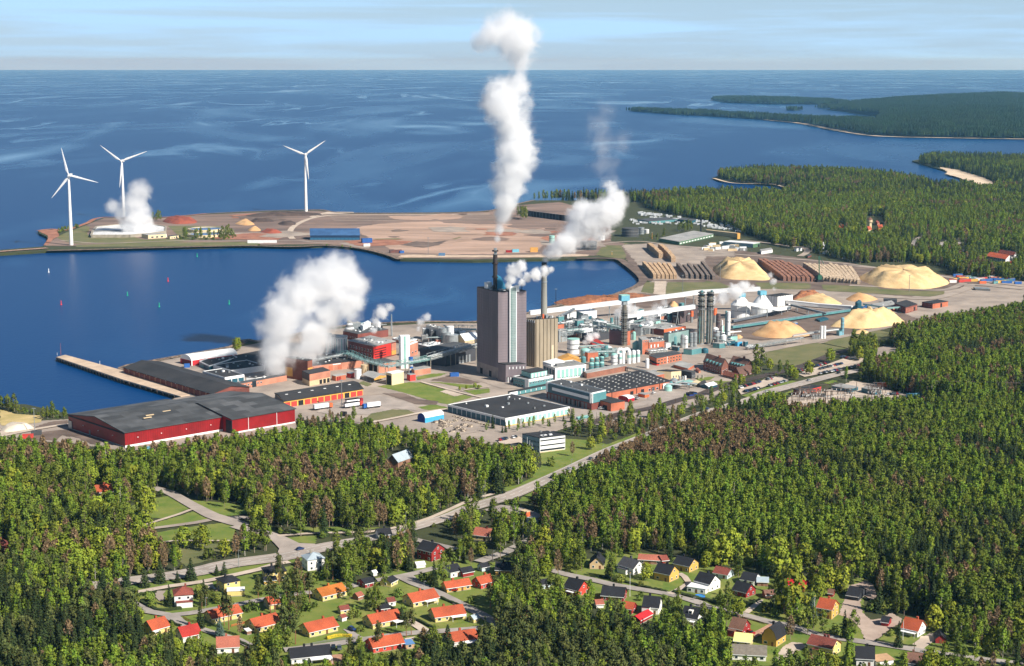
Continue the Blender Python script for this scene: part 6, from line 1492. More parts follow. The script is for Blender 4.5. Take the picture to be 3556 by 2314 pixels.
H_('shed','black roofed workshop with patio behind the dark red cottage','outhouse','S',(905,600),(1060,625),9,2.8,2.4,t_blk,w_wht,'x',chim=0)
H_('shed','tin roofed shed right of the black roofed workshop','outhouse','S',(1100,625),(1225,630),6,2.6,1.4,t_tin,w_brk,'x',chim=0)
H_('shed','red outbuilding with glowing red tin roof behind the golden maple','outhouse','S',(1420,660),(1640,700),7,2.8,2.2,t_redtin,w_red,'x',chim=0)
H_('shed','brown roofed shelter left of the golden maple','outhouse','S',(1200,775),(1300,770),6,2.3,1.4,t_brn,w_brk,'x',chim=0,win=False)
H_('house','yellow house with orange roof and white balcony by the gravel yard','house','S',(1790,985),(1960,1015),9,5,3.2,t_or,w_och,'x')
H_('shed','tiny dark red playhouse at the gravel yard edge','shed','S',(1925,748),(1975,755),3.2,2.2,1.4,t_brn,w_red,'x',chim=0,win=False)
H_('garage','black garage with broad dark roof at the gravel yard','garage','T',(665,650),(780,668),12,2.6,2.6,t_blk,M('black_boards',(52,56,62),.2),'x',chim=0,win=False)
H_('shed','open red woodshed with black roof on the gravel yard','shed','T',(1000,905),(1065,915),6,2.4,1.6,t_blk,w_red,'x',chim=0,win=False)
H_('house','white house with orange roof and white porch roof at the street end','house','T',(1195,985),(1350,1020),8.6,3.4,3.6,t_or,w_wht,'x',awn=(.0,.95,2.4,2.5))
H_('garage','dark red garage with black roof under the trees at far right','garage','T',(1525,1075),(1625,1080),7,2.5,1.8,t_blk,w_red,'y',chim=0)
H_('house','red and white house with black roof below the village street','house','R',(805,665),(960,705),9,3.4,3.6,t_blk,w_red2,'x',awn=(.3,.8,2,2.5))
H_('house','low red cottage with black roof and a flagpole','house','R',(1215,740),(1455,760),8.6,2.8,3.2,t_blk,w_red,'x')
H_('house','white house with black roof and balcony gable','house','R',(1665,885),(1835,900),9,3.6,3.8,t_blk,w_wht,'x',porch=(.0,.5,2.4,4.2))
H_('house','white house with dark roof, small dormer and glazed porch','house','R',(2085,990),(2250,1020),8.4,3.4,3.8,t_blk,w_wht,'x',dormer=1,awn=(.0,.95,2.6,2.6))
H_('shed','orange roofed brick outhouse behind the red cottage','outhouse','R',(1450,880),(1545,895),6,2.8,2.2,t_or,w_red,'x',chim=0)
H_('shed','long shed with bright red tin roof at the wood edge','outhouse','R',(1640,1000),(1770,930),5,2.2,1.4,t_redtin,w_red,'x',chim=0,win=False)
H_('shed','pale blue cottage roof among birches right of the street','outhouse','R',(575,620),(665,610),6,2.6,1.6,t_blk,w_paleb,'x',chim=0)
H_('shed','small brown roofed hut half hidden under the birches','outhouse','R',(1165,830),(1240,825),5,2.3,1.4,t_salm,w_wht,'x',chim=0,win=False)
H_('house','falu red house with brown tiled roof and white carport','house','S',(775,1185),(925,1215),8.4,3.6,3.4,t_brn,w_red,'x',porch=(.05,.55,2.4,3))
H_('house','yellow mansard house with black roof among gravel drives','house','S',(1155,1300),(1320,1335),9.5,4,4.6,t_blk,w_och,'mansard',porch=None)
H_('house','yellow villa with two red roofed wings and a white balcony','house','S',(1680,1385),(1960,1450),8.6,4,2.8,t_old,w_yel,'x',chim=2,porch=(.3,.55,2.2,2.8))
H_('outhouse','weathered long outhouse with grey tin roof at the bottom edge','outhouse','S',(810,1480),(1200,1500),9,3,2.6,M('weathered_shingle',(132,124,112),.3,scale=.8),w_wht,'x',chim=0)
H_('outhouse','outhouse with pale yellow roof above the long outhouse','outhouse','S',(830,1320),(1020,1340),7.5,2.8,2.4,M('pale_yellow_roof',(238,228,150),.1),w_yel,'x',chim=0)
H_('house','dark roofed white house cut by the lower picture edge','house','T',(760,1290),(930,1300),9,3.6,3.6,t_blk,w_wht,'x')
H_('garage','orange terrace garage beside the dark roofed white house','garage','T',(960,1300),(1120,1280),6,2.6,.3,m_wood,w_wht,'mono',chim=0,win=False)
H_('house','house with faded pink roof at the bottom right','house','T',(1260,1320),(1400,1330),8,3,3,t_brn,w_wht,'x')
# hedges, pools, flagpoles, fences, garden things
m_hedge=mat('hedge_leaves',srgb(58,72,26),srgb(34,46,18),scale=1.2,rough=1,bump=.8,bscale=3)
def hedge(k,pts,label,w=1.3,h=1.5,m=None):
	q=smooth_line([Vector((p.x,p.y,0))for p in (g(k,x,y)for x,y in pts)],step=1.2);rr=random.Random(int(pts[0][0]));mb=MB()
	prev=None
	for i,p in enumerate(q):
		d=q[min(i+1,len(q)-1)]-q[max(i-1,0)];d.normalize();n_=Vector((-d.y,d.x,0));ww,hh=w*rr.uniform(.75,1.15),h*rr.uniform(.8,1.15)
		ring=[p+n_*ww/2+Vector((0,0,LAND)),p+n_*ww*.45+Vector((0,0,LAND+hh*.8)),p+n_*rr.uniform(-.2,.2)+Vector((0,0,LAND+hh)),p-n_*ww*.45+Vector((0,0,LAND+hh*.8)),p-n_*ww/2+Vector((0,0,LAND))]
		if prev:
			for a in range(4):mb.poly([prev[a],ring[a],ring[a+1],prev[a+1]])
		else:mb.poly(ring)
		prev=ring
	mb.poly(prev[::-1])
	o=mb.build('hedge',m or m_hedge);tag(o,label,'hedge');return o
hedge('P',[(190,750),(330,720),(470,705)],'dark hedge between lane and the hipped white house')
hedge('P',[(250,790),(370,850),(500,910),(640,905),(770,890)],'hedge curving along the lower lane corner',1.8)
hedge('P',[(880,710),(980,760),(1060,790),(1150,790)],'garden hedge between the white and yellow houses',1.8)
hedge('P',[(640,1040),(700,1075),(765,1095)],'short hedge beside the orange roofed cream house')
hedge('Q',[(1275,905),(1400,960),(1600,1060)],'straight hedge on the driveway of the awning bungalow')
hedge('Q',[(420,1165),(560,1130),(690,1140)],'yellow flowering hedge along the lower lane',1.8,1.5,mat('yellow_blossom',srgb(222,186,40),srgb(140,140,40),scale=1.5,rough=1,bump=.6))
hedge('Q',[(1110,820),(1200,875),(1280,905)],'dark hedge behind the pavilion bungalow')
hedge('Q',[(1660,720),(1780,770),(1900,820)],'hedge between the two bungalows on the sloping lane')
hedge('R',[(1200,490),(1400,530),(1600,580),(1750,620),(1930,655)],'long clipped hedge round the lawn of the yellow house',1.6)
hedge('S',[(130,700),(330,760),(560,810),(780,870)],'broad dark hedge before the white house and pool',2.6,1.8)
hedge('S',[(980,880),(1060,830),(1130,790)],'hedge up the drive beside the trampoline')
hedge('T',[(950,1050),(1150,1090),(1340,1110)],'hedge on the street before the porch roofed house',1.8,1.2)
hedge('T',[(1300,1190),(1500,1210),(1720,1240)],'low hedge south of the street',2.5,1.3)
hedge('P',[(1440,1280),(1540,1330)],'small hedge at the salmon roofed house')
for k,x,yb,yt,lb in (('S',1293,935,655,'tall white flagpole in front of the golden maple'),('S',1760,1030,740,'white flagpole beside the orange roofed yellow house'),('T',1210,1045,850,'white flagpole at the porch roofed white house'),('R',1526,700,440,'tall white flagpole at the low red cottage')):
	pole('flagpole',lb,k,x,yb,yt,.11,m_white,'flagpole',None,3)
def pool(k,x,y,r_,m,lb,h=1.0):
	c=g(k,x,y);o=thing('pool',lb,'pool',tuple(c));local('rim',MB().lathe((0,0,0),[(r_,0),(r_,h),(r_-.25,h),(r_-.25,h-.2)],20),m,o,True);local('water',MB().lathe((0,0,h-.2),[(r_-.25,0),(0,.01)],20),M('pool_water',(60,150,200),.1,rough=.1),o)
pool('S',435,755,2.4,M('pool_blue',(40,120,220),.1),'bright blue round garden pool by the white house');pool('Q',555,1415,2.6,m_conct,'sunken turquoise pool on the brick terrace',.4)
c=g('S',825,800);o=thing('trampoline','round dark trampoline on the lawn of the dark red cottage','trampoline',tuple(c));local('mat',MB().lathe((0,0,.8),[(2.0,0),(2.0,.1),(0,.1)],18),m_dteal,o)
for i in range(6):local('leg',MB().tube((1.9*math.cos(i),1.9*math.sin(i),0),(1.9*math.cos(i),1.9*math.sin(i),2.2),.05,n=5),m_dark,o)
def fence(k,pts,lb,m,h=1.1):
	q=[g(k,x,y)for x,y in pts];o=thing('fence',lb,'fence',tuple(q[0]))
	for a,b_ in zip(q,q[1:]):
		L_=(b_-a).length;n_=max(2,int(L_/2.4))
		for i in range(n_):
			p,s_=a.lerp(b_,i/n_),a.lerp(b_,(i+1)/n_);mb=MB();beam(mb,p,p+Vector((0,0,h)),.14);mb.build('post',m,o)
			for z in (.45,.95):mb=MB();beam(mb,p+Vector((0,0,h*z)),s_+Vector((0,0,h*z)),.06,.2);mb.build('rail',m,o)
fence('S',[(880,995),(1000,1015),(1190,1075)],'brown plank fence by the falu red house',M('fence_brown',(130,92,64),.2));fence('P',[(790,1000),(850,1030),(950,1065)],'red fence at the corner of the two pine bungalow',w_red)
fence('P',[(1350,1095),(1500,1060)],'orange board fence behind the long brick gabled bungalow',m_orange);fence('Q',[(180,1235),(400,1195),(730,1155)],'grey rail fence along the lower lane',m_gray,.9)
# wind turbines
m_turb=M('turbine_white',(240,240,238),.05,rough=.45)
def turbine(label,base,hub,tips,yb_real=None):
	c=g('V',*base);hp_=at_depth('V',hub[0],hub[1],c.y);h=hp_.z-LAND
	o=thing('wind_turbine',label,'wind turbine',tuple(c),0,None)
	local('tower',MB().lathe((0,0,0),[(2.6,0),(2.3,h*.3),(1.9,h*.65),(1.5,h-1.2)],20),m_turb,o,True)
	nx=hp_.x-c.x
	mb=MB();beam(mb,(nx,-1.5,h),(nx,9.5,h+.4),3.4,3.6);local('nacelle',mb,m_turb,o)
	hb=local('hub',MB().tube((0,-2.4,0),(0,2.2,0),1.1,2.0,14),m_turb,o,True,(nx,-3.8,h))
	for t in tips:
		p=at_depth('V',t[0],t[1],c.y-3.8)-Vector((hp_.x,c.y-3.8,hp_.z));L_=p.length;d=p.normalized();s_=d.cross(Vector((0,1,0)))
		mb=MB();prof=[(0.02,.9,.9),(.08,1.2,.8),(.2,2.1,.5),(.5,1.4,.32),(.8,.9,.2),(1.0,.25,.08)]
		for (t0,w0,k0),(t1,w1,k1)in zip(prof,prof[1:]):
			r0=[d*L_*t0+s_*w0*a+Vector((0,k0*b_,0))for a,b_ in ((-.5,0),(0,-1),(1.1,0),(0,1))]
			r1=[d*L_*t1+s_*w1*a+Vector((0,k1*b_,0))for a,b_ in ((-.5,0),(0,-1),(1.1,0),(0,1))]
			for i in range(4):j=(i+1)%4;mb.poly([r0[i],r0[j],r1[j],r1[i]])
		mb.poly(r1)
		local('blade',mb,m_turb,o,False,(nx,-3.8,h))
	return o
turbine('wind turbine nearest the left edge with one blade pointing up',(248,852),(241,610),((213,514),(341,635),(179,688)))
turbine('wind turbine rising behind the steam by the white basins',(430,752),(424,560),((348,505),(511,526),(415,652)))
turbine('wind turbine standing alone on the far spit',(1063,735),(1062,537),((984,506),(1130,489),(1072,623)))
# treatment basins
m_foam=mat('basin_foam',srgb(236,236,234),srgb(186,190,194),scale=.06,rough=.8,detail=8,stretch=(1,.4,1))
m_bw=M('basin_water',(90,130,170),.3,scale=.05,rough=.2)
o=thing('basin','long white foaming basin by the steam at the turbines','basin',tuple(g('A',1100,300)))
bp=[g('A',x,y,LAND+4)for x,y in ((838,308),(850,270),(885,228),(1100,208),(1440,214),(1522,228),(1518,272),(1400,288),(1190,306))]
MB().prism(bp,LAND,LAND+3.2).build('water',m_foam,o)
for i in range(len(bp)):
	mb=MB();a,b_=bp[i-1].copy(),bp[i].copy();a.z=b_.z=LAND+2;beam(mb,a,b_,3.0,4.4);mb.build('rim',m_conct,o)
mb=MB();a,b_=g('A',850,272,LAND+4),g('A',1190,268,LAND+4);beam(mb,a,b_,2,1.2);mb.build('walkway',m_gray,o)
clear_block(bp,LAND,LAND+4)
for x,y,r_,lb in ((1890,272,160,'rear round clarifier with blue water'),(1885,320,155,'front round clarifier with blue water')):
	c=g('A',x,y);rr=r_*.37815/pxm(c);o=thing('clarifier',lb,'clarifier',tuple(c))
	local('rim',MB().lathe((0,0,0),[(rr,0),(rr,4),(rr-1.4,4),(rr-1.4,3)],40),m_cream,o,True);local('water',MB().lathe((0,0,3),[(rr-1.4,0),(0,.01)],40),M('clarifier_blue',(72,128,190),.2,rough=.25),o)
	mb=MB();beam(mb,(-rr,0,4.4),(rr,0,4.4),1.6,.8);local('bridge',mb,m_gray,o)
	clear_block([(c.x+rr*math.cos(t),c.y+rr*math.sin(t))for t in (0,1,2,3,4,5)],LAND,LAND+4)
for (F_,fb,L_,R_,wl_,rf,lb)in (((1360,310),345,(1300,300),(1525,300),m_cream,m_lgrey,'cream pump building below the white basin'),((1480,305),335,(1430,300),(1530,298),m_white,m_lgrey,'small white pump annexe'),((1560,322),348,(1540,316),(1640,312),m_cream,m_dgrey,'low cream hut right of the pump building')):
	b=Bd('pump_house',lb,'pump house','A',F_,fb,L_,R_,wl_,rf);win_row(b,'R',3,.1,.9,.2,.6,b.root,.5)
b=blk('B',(600,312),355,(560,300),(1056,312));root=thing('blue_store','long dark blue store with blue sheet roof on the point','warehouse',(b.c.x,b.c.y,LAND))
m_bst=mat('blue_sheet',srgb(44,92,140),srgb(28,70,112),scale=.04,rough=.5);m_bst2=M('dark_blue_sheet',(24,56,92),.2)
b.L=b.F+Vector((-4,34));b.B=b.R+(b.L-b.F);b.base=[b.F,b.R,b.B,b.L];b.c=(b.F+b.B)/2
walls(b,m_bst2,root);o_,gm=gable_roof(b,brick_mat('blue_roof_sheets',srgb(60,100,146),srgb(44,82,126),srgb(50,90,130),22,30,.01,bump=0),root,8,'R',.4,.3);gm.build('gable',m_bst2,root)
put(b,'R','lower_wall',0,1,0,.5,M('blue_wall',(40,104,140),.1),root,.2);clear_block(b.base,LAND,b.z1+8)
for i in range(14):put(b,'R','bay_post',i/13-.002,i/13+.002,0,.55,m_bst2,root,.35)
def boxes(name,label,cat,k,x,y,w,d,h,m,group=None,rz=None,roof=None):
	c=g(k,x,y);o=thing(name,label,cat,tuple(c),rz if rz is not None else random.uniform(-.4,.6),group)
	local('body',MB().box((0,0,0),w,d,h),m,o);local('top',MB().box((0,0,h),w*1.02,d*1.02,.15),roof or m,o);return o
boxes('hopper','blue loading hopper at the gravel yard by the bay','hopper','B',1120,380,14,8,6,m_blue);boxes('truck','white truck below the blue hopper','truck','B',1120,412,9,3,3.4,m_white)
boxes('scrap_barge','rusty machine parts on the far quay','machine','B',1385,470,16,4,3.4,mat('rust',srgb(120,70,58),srgb(80,60,60),scale=.4));boxes('container','small blue container on the far quay','container','B',1440,475,6,3,3,m_blue);boxes('machine','blue digger parked on the quay apron','machine','B',1810,500,8,4,3.5,M('steel_blue',(90,130,170),.2))
boxes('container','red container at the quay end','container','C',310,470,8,3,3,m_red);boxes('container','pale blue container at the quay end','container','C',370,468,9,3,4,M('head_blue',(110,178,200),.12));boxes('machine','yellow excavator at the quay end','machine','C',540,465,10,5,6,m_ochre)
boxes('container','long pale trailer on the shore road','trailer','B',160,383,40,3,4,m_white,rz=0)
m_gb=M('buoy_green',(40,170,130),.1);m_rb=M('buoy_red',(220,60,60),.1)
for x,y,m_,lb in ((447,652,m_white,'white channel buoy left in the bay'),(1543,735,m_rb,'red channel buoy in the bay'),(1170,866,m_gb,'green channel buoy in the middle of the bay'),(562,950,m_rb,'small reddish buoy near the pier'),(2104,945,m_gb,'green buoy right in the bay'),(1810,508,m_gb,'green buoy near the far shore'),(1462,970,m_gb,'tiny green buoy between the larger ones')):
	c=g('A',x,y,0);o=thing('buoy',lb,'buoy',tuple(c));local('float',MB().lathe((0,0,-.5),[(1.0,0),(1.1,1.0),(.5,1.4)],12),m_,o);local('topmark',MB().lathe((0,0,.8),[(.5,0),(.45,3.2),(0,4.2)],10),m_,o)
pole('light_mast','thin red mast on the pier head','F',718,182,40,.22,M('mast_red',(150,90,90),.2),'mast');pole('lamp_post','white lamp post half way along the pier','F',1178,296,250,.2,m_white,'lamp post');pole('lamp_post','white post at the pier corner','F',675,185,150,.15,m_white,'lamp post')
pole('light_mast','tall floodlight mast by the sand bank on the left','F',410,1085,815,.28,m_silver,'mast',None,2)
pole('light_mast','thin silver chimney pipe behind the brick mill','H',1032,350,45,.9,m_silver,'chimney')
for k,x,yb,yt,lb in (('H',345,1320,960,'lamp mast before the loading hall'),('B',1685,485,335,'lamp mast on the far quay'),('C',1905,830,680,'lamp mast between the grey log stacks'),('C',1256,495,462,'yellow post on the grassy bank'),('C',2072,300,120,'slender dark chimney by the green roofed works'),('C',1625,345,285,'yellow mast near the dark round tank'),('E',812,1235,1010,'lamp mast before the longest chip heap'),('D',200,1095,880,'lamp mast at the tall chip heap'),('I',1310,370,180,'dark mast at the bay shore')):
	pole('lamp_mast',lb,k,x,yb,yt,.35 if 'chimney' not in lb else 1.3,m_ochre if 'yellow' in lb else m_dark if 'dark' in lb else m_gray,'mast',None,0 if 'chimney' in lb else 2)
lp=[('L',527,1460,1310),('L',558,1390,1300),('L',1438,1100,1030),('L',1762,970,880),('O',1612,915,790),('O',2320,690,560),('N',2195,1305,1140),('O',75,1300,1140),('O',552,1005,905),('O',620,1210,1140),('P',1252,500,400),('P',1050,890,755),('P',1812,1360,1185),('Q',1480,600,530),('Q',2230,310,200),('S',362,800,750),('S',1425,1005,930),('N',1372,905,850),('M',1340,740,665),('M',1030,830,765),('K',630,1290,1200)]
for i,(k,x,yb,yt)in enumerate(lp):pole('street_lamp','slim grey street lamp beside a road',k,x,yb,yt,.1,m_silver,'street lamp','street lamps',1)
for k,x,yb,yt in (('O',1660,430,230),('R',33,310,190),('T',1318,1180,1060),('S',1290,1085,1030),('M',703,725,655),('L',1700,650,540),('M',322,850,790)):pole('utility_pole','dark wooden utility pole',k,x,yb,yt,.16,M('pole_wood',(90,72,58),.2),'utility pole','wooden utility poles',0)
# cars and lorries
m_tyre=M('tyre',(24,24,26),.2)
def car_meshes():
	W_,L_,H1,H2=1.8,4.4,.85,1.45
	body=MB();prof=[(-2.2,.35),(2.2,.35),(2.2,.72),(1.35,.88),(-2.1,.92)]
	for s_ in (-.9,.9):
		q=[(x,s_,z)for x,z in prof];body.poly(q if s_<0 else q[::-1])
	for i in range(5):
		(x0,z0),(x1,z1)=prof[i-1],prof[i];body.poly([(x0,.9,z0),(x0,-.9,z0),(x1,-.9,z1),(x1,.9,z1)][::-1])
	cab=MB();c=[(1.15,.88),(.45,1.42),(-1.3,1.46),(-2.0,.9)]
	for s_ in (-.8,.8):
		q=[(x,s_*(.92 if z>1 else 1),z)for x,z in c];cab.poly(q[::-1]if s_<0 else q)
	for i in (0,2):
		(x0,z0),(x1,z1)=c[i],c[i+1];k0,k1=(.92 if z0>1 else 1)*.8,(.92 if z1>1 else 1)*.8;cab.poly([(x0,-k0,z0),(x0,k0,z0),(x1,k1,z1),(x1,-k1,z1)])
	roof=MB();roof.box((-.43,0,1.43),1.8,1.5,.06)
	wh=MB();wh.tube((0,-.12,0),(0,.12,0),.33,n=10)
	return body,cab,roof,wh
cb,cc_,crf,cw=car_meshes();glass_me=cc_.mesh('cabin',m_glass);wheel_me=cw.mesh('wheel',m_tyre)
CARM={n_:(cb.mesh('body',M('car_'+n_,rgb,.08,rough=.3)),crf.mesh('roof',M('car_'+n_,rgb,.08,rough=.3)))for n_,rgb in (('white',(236,236,236)),('black',(26,28,32)),('silver',(176,180,184)),('red',(170,30,32)),('blue',(44,66,120)),('grey',(92,96,100)))}
def car(p,rz,colour,label,group=None,wheels=True,cat='car'):
	o=thing('car',label,cat,tuple(p),rz,group);bm_,rm_=CARM[colour]
	local('body',bm_,None,o);local('cabin',glass_me,None,o);local('roof',rm_,None,o)
	if wheels:
		for x in (-1.35,1.4):
			for y in (-.82,.82):local('wheel',wheel_me,None,o,False,(x,y,.33))
	return o
CZ=Rz+.2
for k,x,y,col,dx,dy,lb in (('O',640,1150,'blue',1,-.25,'dark car on the main road at the junction'),('L',1245,1232,'black',1,-.5,'black car driving on the main road past the wood'),('L',1420,1145,'silver',1,-.45,'silver car on the main road below the lawn'),('L',1640,1040,'grey',1,-.5,'grey car on the main road at the wood edge'),('M',1400,732,'white',1,-.35,'white car on the main road below the first car park'),('M',1900,600,'silver',1,-.2,'silver car on the main road beside the verge'),('K',1230,1158,'black',1,-.3,'black estate car on the main road at the second car park'),('M',700,938,'blue',1,-.6,'small blue car on the road gap in the wood'),('Q',1800,650,'red',1,0,'red car parked at the yellow double cottage'),('S',1020,1190,'red',1,.3,'red car on the red gravel drive'),('Q',495,1280,'black',.2,1,'black car left of two by the lower lane'),('Q',560,1285,'grey',.2,1,'dark grey car right of two by the lower lane'),('Q',695,1075,'blue',1,.4,'blue car in the short drive off the lower lane'),('P',1130,685,'black',1,.1,'black car by the yellow house gate'),('L',1750,520,'white',1,.1,'white van at the brick annexe gate'),('L',2290,358,'white',1,-.3,'white car at the skylight hall'),('L',2120,415,'silver',1,-.3,'silver car beside the red tent hall')):
	a,b_=g(k,x,y),g(k,x+dx*10,y+dy*10);car((a.x,a.y,CZ),math.atan2(b_.y-a.y,b_.x-a.x),col,lb)
cr=random.Random(9)
def car_row(k,p0,p1,n,group,label,skew=1.1,skip=.12):
	a,b_=g(k,*p0),g(k,*p1);d=b_-a;rz=math.atan2(d.y,d.x)+skew
	for i in range(n):
		if cr.random()<skip:continue
		p=a.lerp(b_,(i+.5)/n);col=cr.choice(('black','black','grey','blue','silver','white','red','grey'))
		car((p.x,p.y,LAND+.9),rz+cr.uniform(-.05,.05)+(math.pi if cr.random()<.4 else 0),col,{'black':'black','grey':'dark grey','blue':'blue','silver':'silver','white':'white','red':'red'}[col]+label,group+', '+col,wheels=False)
car_row('M',(1075,690),(1320,615),14,'cars in the upper row of the first car park',' parked car in the upper row of the car park by the trees')
car_row('M',(1100,745),(1340,680),14,'cars in the lower row of the first car park',' parked car in the lower row along the main road verge')
car_row('M',(1430,665),(1620,605),10,'cars in the right end of the first car park',' parked car at the right end of the first car park')
car_row('M',(1400,590),(1470,575),4,'cars by the bushes of the first car park',' parked car by the bushes above the first car park')
car_row('K',(930,1085),(1110,1030),9,'cars along the railway',' parked car in the row along the railway bank')
car_row('K',(985,1115),(1270,1045),15,'cars in the middle row of the second car park',' parked car in the middle row of the large car park')
car_row('K',(1000,1165),(1500,1065),24,'cars in the front row of the second car park',' parked car in the front row beside the main road')
car_row('K',(1270,965),(1450,1010),9,'cars in the far block of the second car park',' parked car in the far block under the round trees')
car_row('K',(760,1130),(840,1115),4,'cars at the left end of the second car park',' parked car at the left end of the large car park')
car_row('L',(690,845),(780,830),4,'cars at the three storey office',' parked car by the three storey office',1.2,0);car_row('L',(825,822),(870,812),2,'cars at the three storey office',' parked car by the three storey office',1.2,0)
car_row('K',(1800,1410),(1960,1400),6,'cars at the substation',' parked car right of the substation')
car_row('K',(1560,990),(1660,985),4,'cars at the wood car park',' parked car where the car park meets the wood')
def lorry(k,x,y,dx,dy,cabm,boxm,label,text=None,L_=12.5,second=None):
	a,b_=g(k,x,y),g(k,x+dx*10,y+dy*10);rz=math.atan2(b_.y-a.y,b_.x-a.x)
	o=thing('lorry',label,'lorry',(a.x,a.y,LAND+.4),rz)
	local('trailer',MB().box((0,0,1.1),L_,2.5,2.9),boxm,o);cb_=local('cab',MB().box((L_/2+1.9,0,.6),2.3,2.45,3.0),cabm,o)
	local('windscreen',MB().box((L_/2+3.06,0,2.0),.06,2.2,1.1),m_glass,cb_);local('chassis',MB().box((.6,0,.6),L_+3,1.2,.5),m_dark,o)
	if second:local('top_stripe',MB().box((0,0,3.4),L_*1.005,2.53,.62),second,o)
	for xx in (-L_/2+1.2,-L_/2+2.5,-L_/2+3.8,L_/2+1.6,L_/2-.8):
		for yy in (-1.1,1.1):local('wheel',MB().tube((xx,yy-.15,.5),(xx,yy+.15,.5),.5,n=12),m_tyre,o)
	if text:
		for side,sg in (('f',-1),('b',1)):
			cu=bpy.data.curves.new('lettering','FONT');cu.body=text;cu.size=1.5;cu.align_x='CENTER';cu.extrude=.01
			t=bpy.data.objects.new('lettering',cu);COL.objects.link(t);me=bpy.data.meshes.new_from_object(t.evaluated_get(bpy.context.evaluated_depsgraph_get()));bpy.data.objects.remove(t)
			me.materials.clear();me.materials.append(m_dark);t=local('lettering',me,None,o,False,(0,sg*1.275,1.9));t.rotation_euler=(math.pi/2,0,0 if sg<0 else math.pi)
	return o
lorry('G',1750,1098,1,-.14,m_orange,m_white,'white lorry with orange cab and dark lettering in front of the red doors','NAGENBA',12)
lorry('H',480,1335,1,-.14,m_redd,m_white,'white lorry with red front and black striped top',None,12,m_dark);lorry('H',490,1290,1,-.14,M('lorry_red',(150,24,40),.1),m_white,'second white lorry with crimson front parked behind',None,11,m_dark)
lorry('H',780,1340,-1,.13,m_blue,m_white,'white trailer lorry with blue cab and red tail',None,11);boxes('van','blue van towing a white trailer on the dirt before the boiler house','van','H',1895,905,7,3,3,m_blue,rz=.3)
boxes('tractor_shovel','dark small shed with machine at the truck yard edge','machine','H',370,1450,4,3,3,m_dark);boxes('machine','red dumper on the dirt left of the red warehouse','machine','F',330,1165,7,4,2.6,m_redd,rz=.2);boxes('machine','dark loader beside the red dumper','machine','F',430,1130,7,3.5,3,m_dgrey,rz=.3)
boxes('container','blue cabin by the dock shed','container','G',168,600,4.5,3,3,m_blue,rz=.3);boxes('container','turquoise flat roof cabin among trees below the warehouse','cabin','N',1400,235,7,4,3,M('head_blue',(110,178,200),.12),rz=.2);boxes('container','sky blue covered boat under the trees','boat','N',1410,272,6,2.5,1.8,M('head_blue',(110,178,200),.12),rz=.5);boxes('van','white van under the trees below the warehouse','van','N',1255,318,6,2.4,2.4,m_white,rz=.1)
boxes('van','light blue bus right of the substation','bus','K',2110,1430,10,3,3,M('head_blue',(110,178,200),.12),rz=.2);boxes('cabin','tiny red cottage with white door right of the substation','cabin','K',2070,1350,6,5,3.4,m_redd,roof=t_red);boxes('cabin','orange container at the wood edge by the substation','container','K',1750,1305,8,3,3,m_orange,rz=-.1)
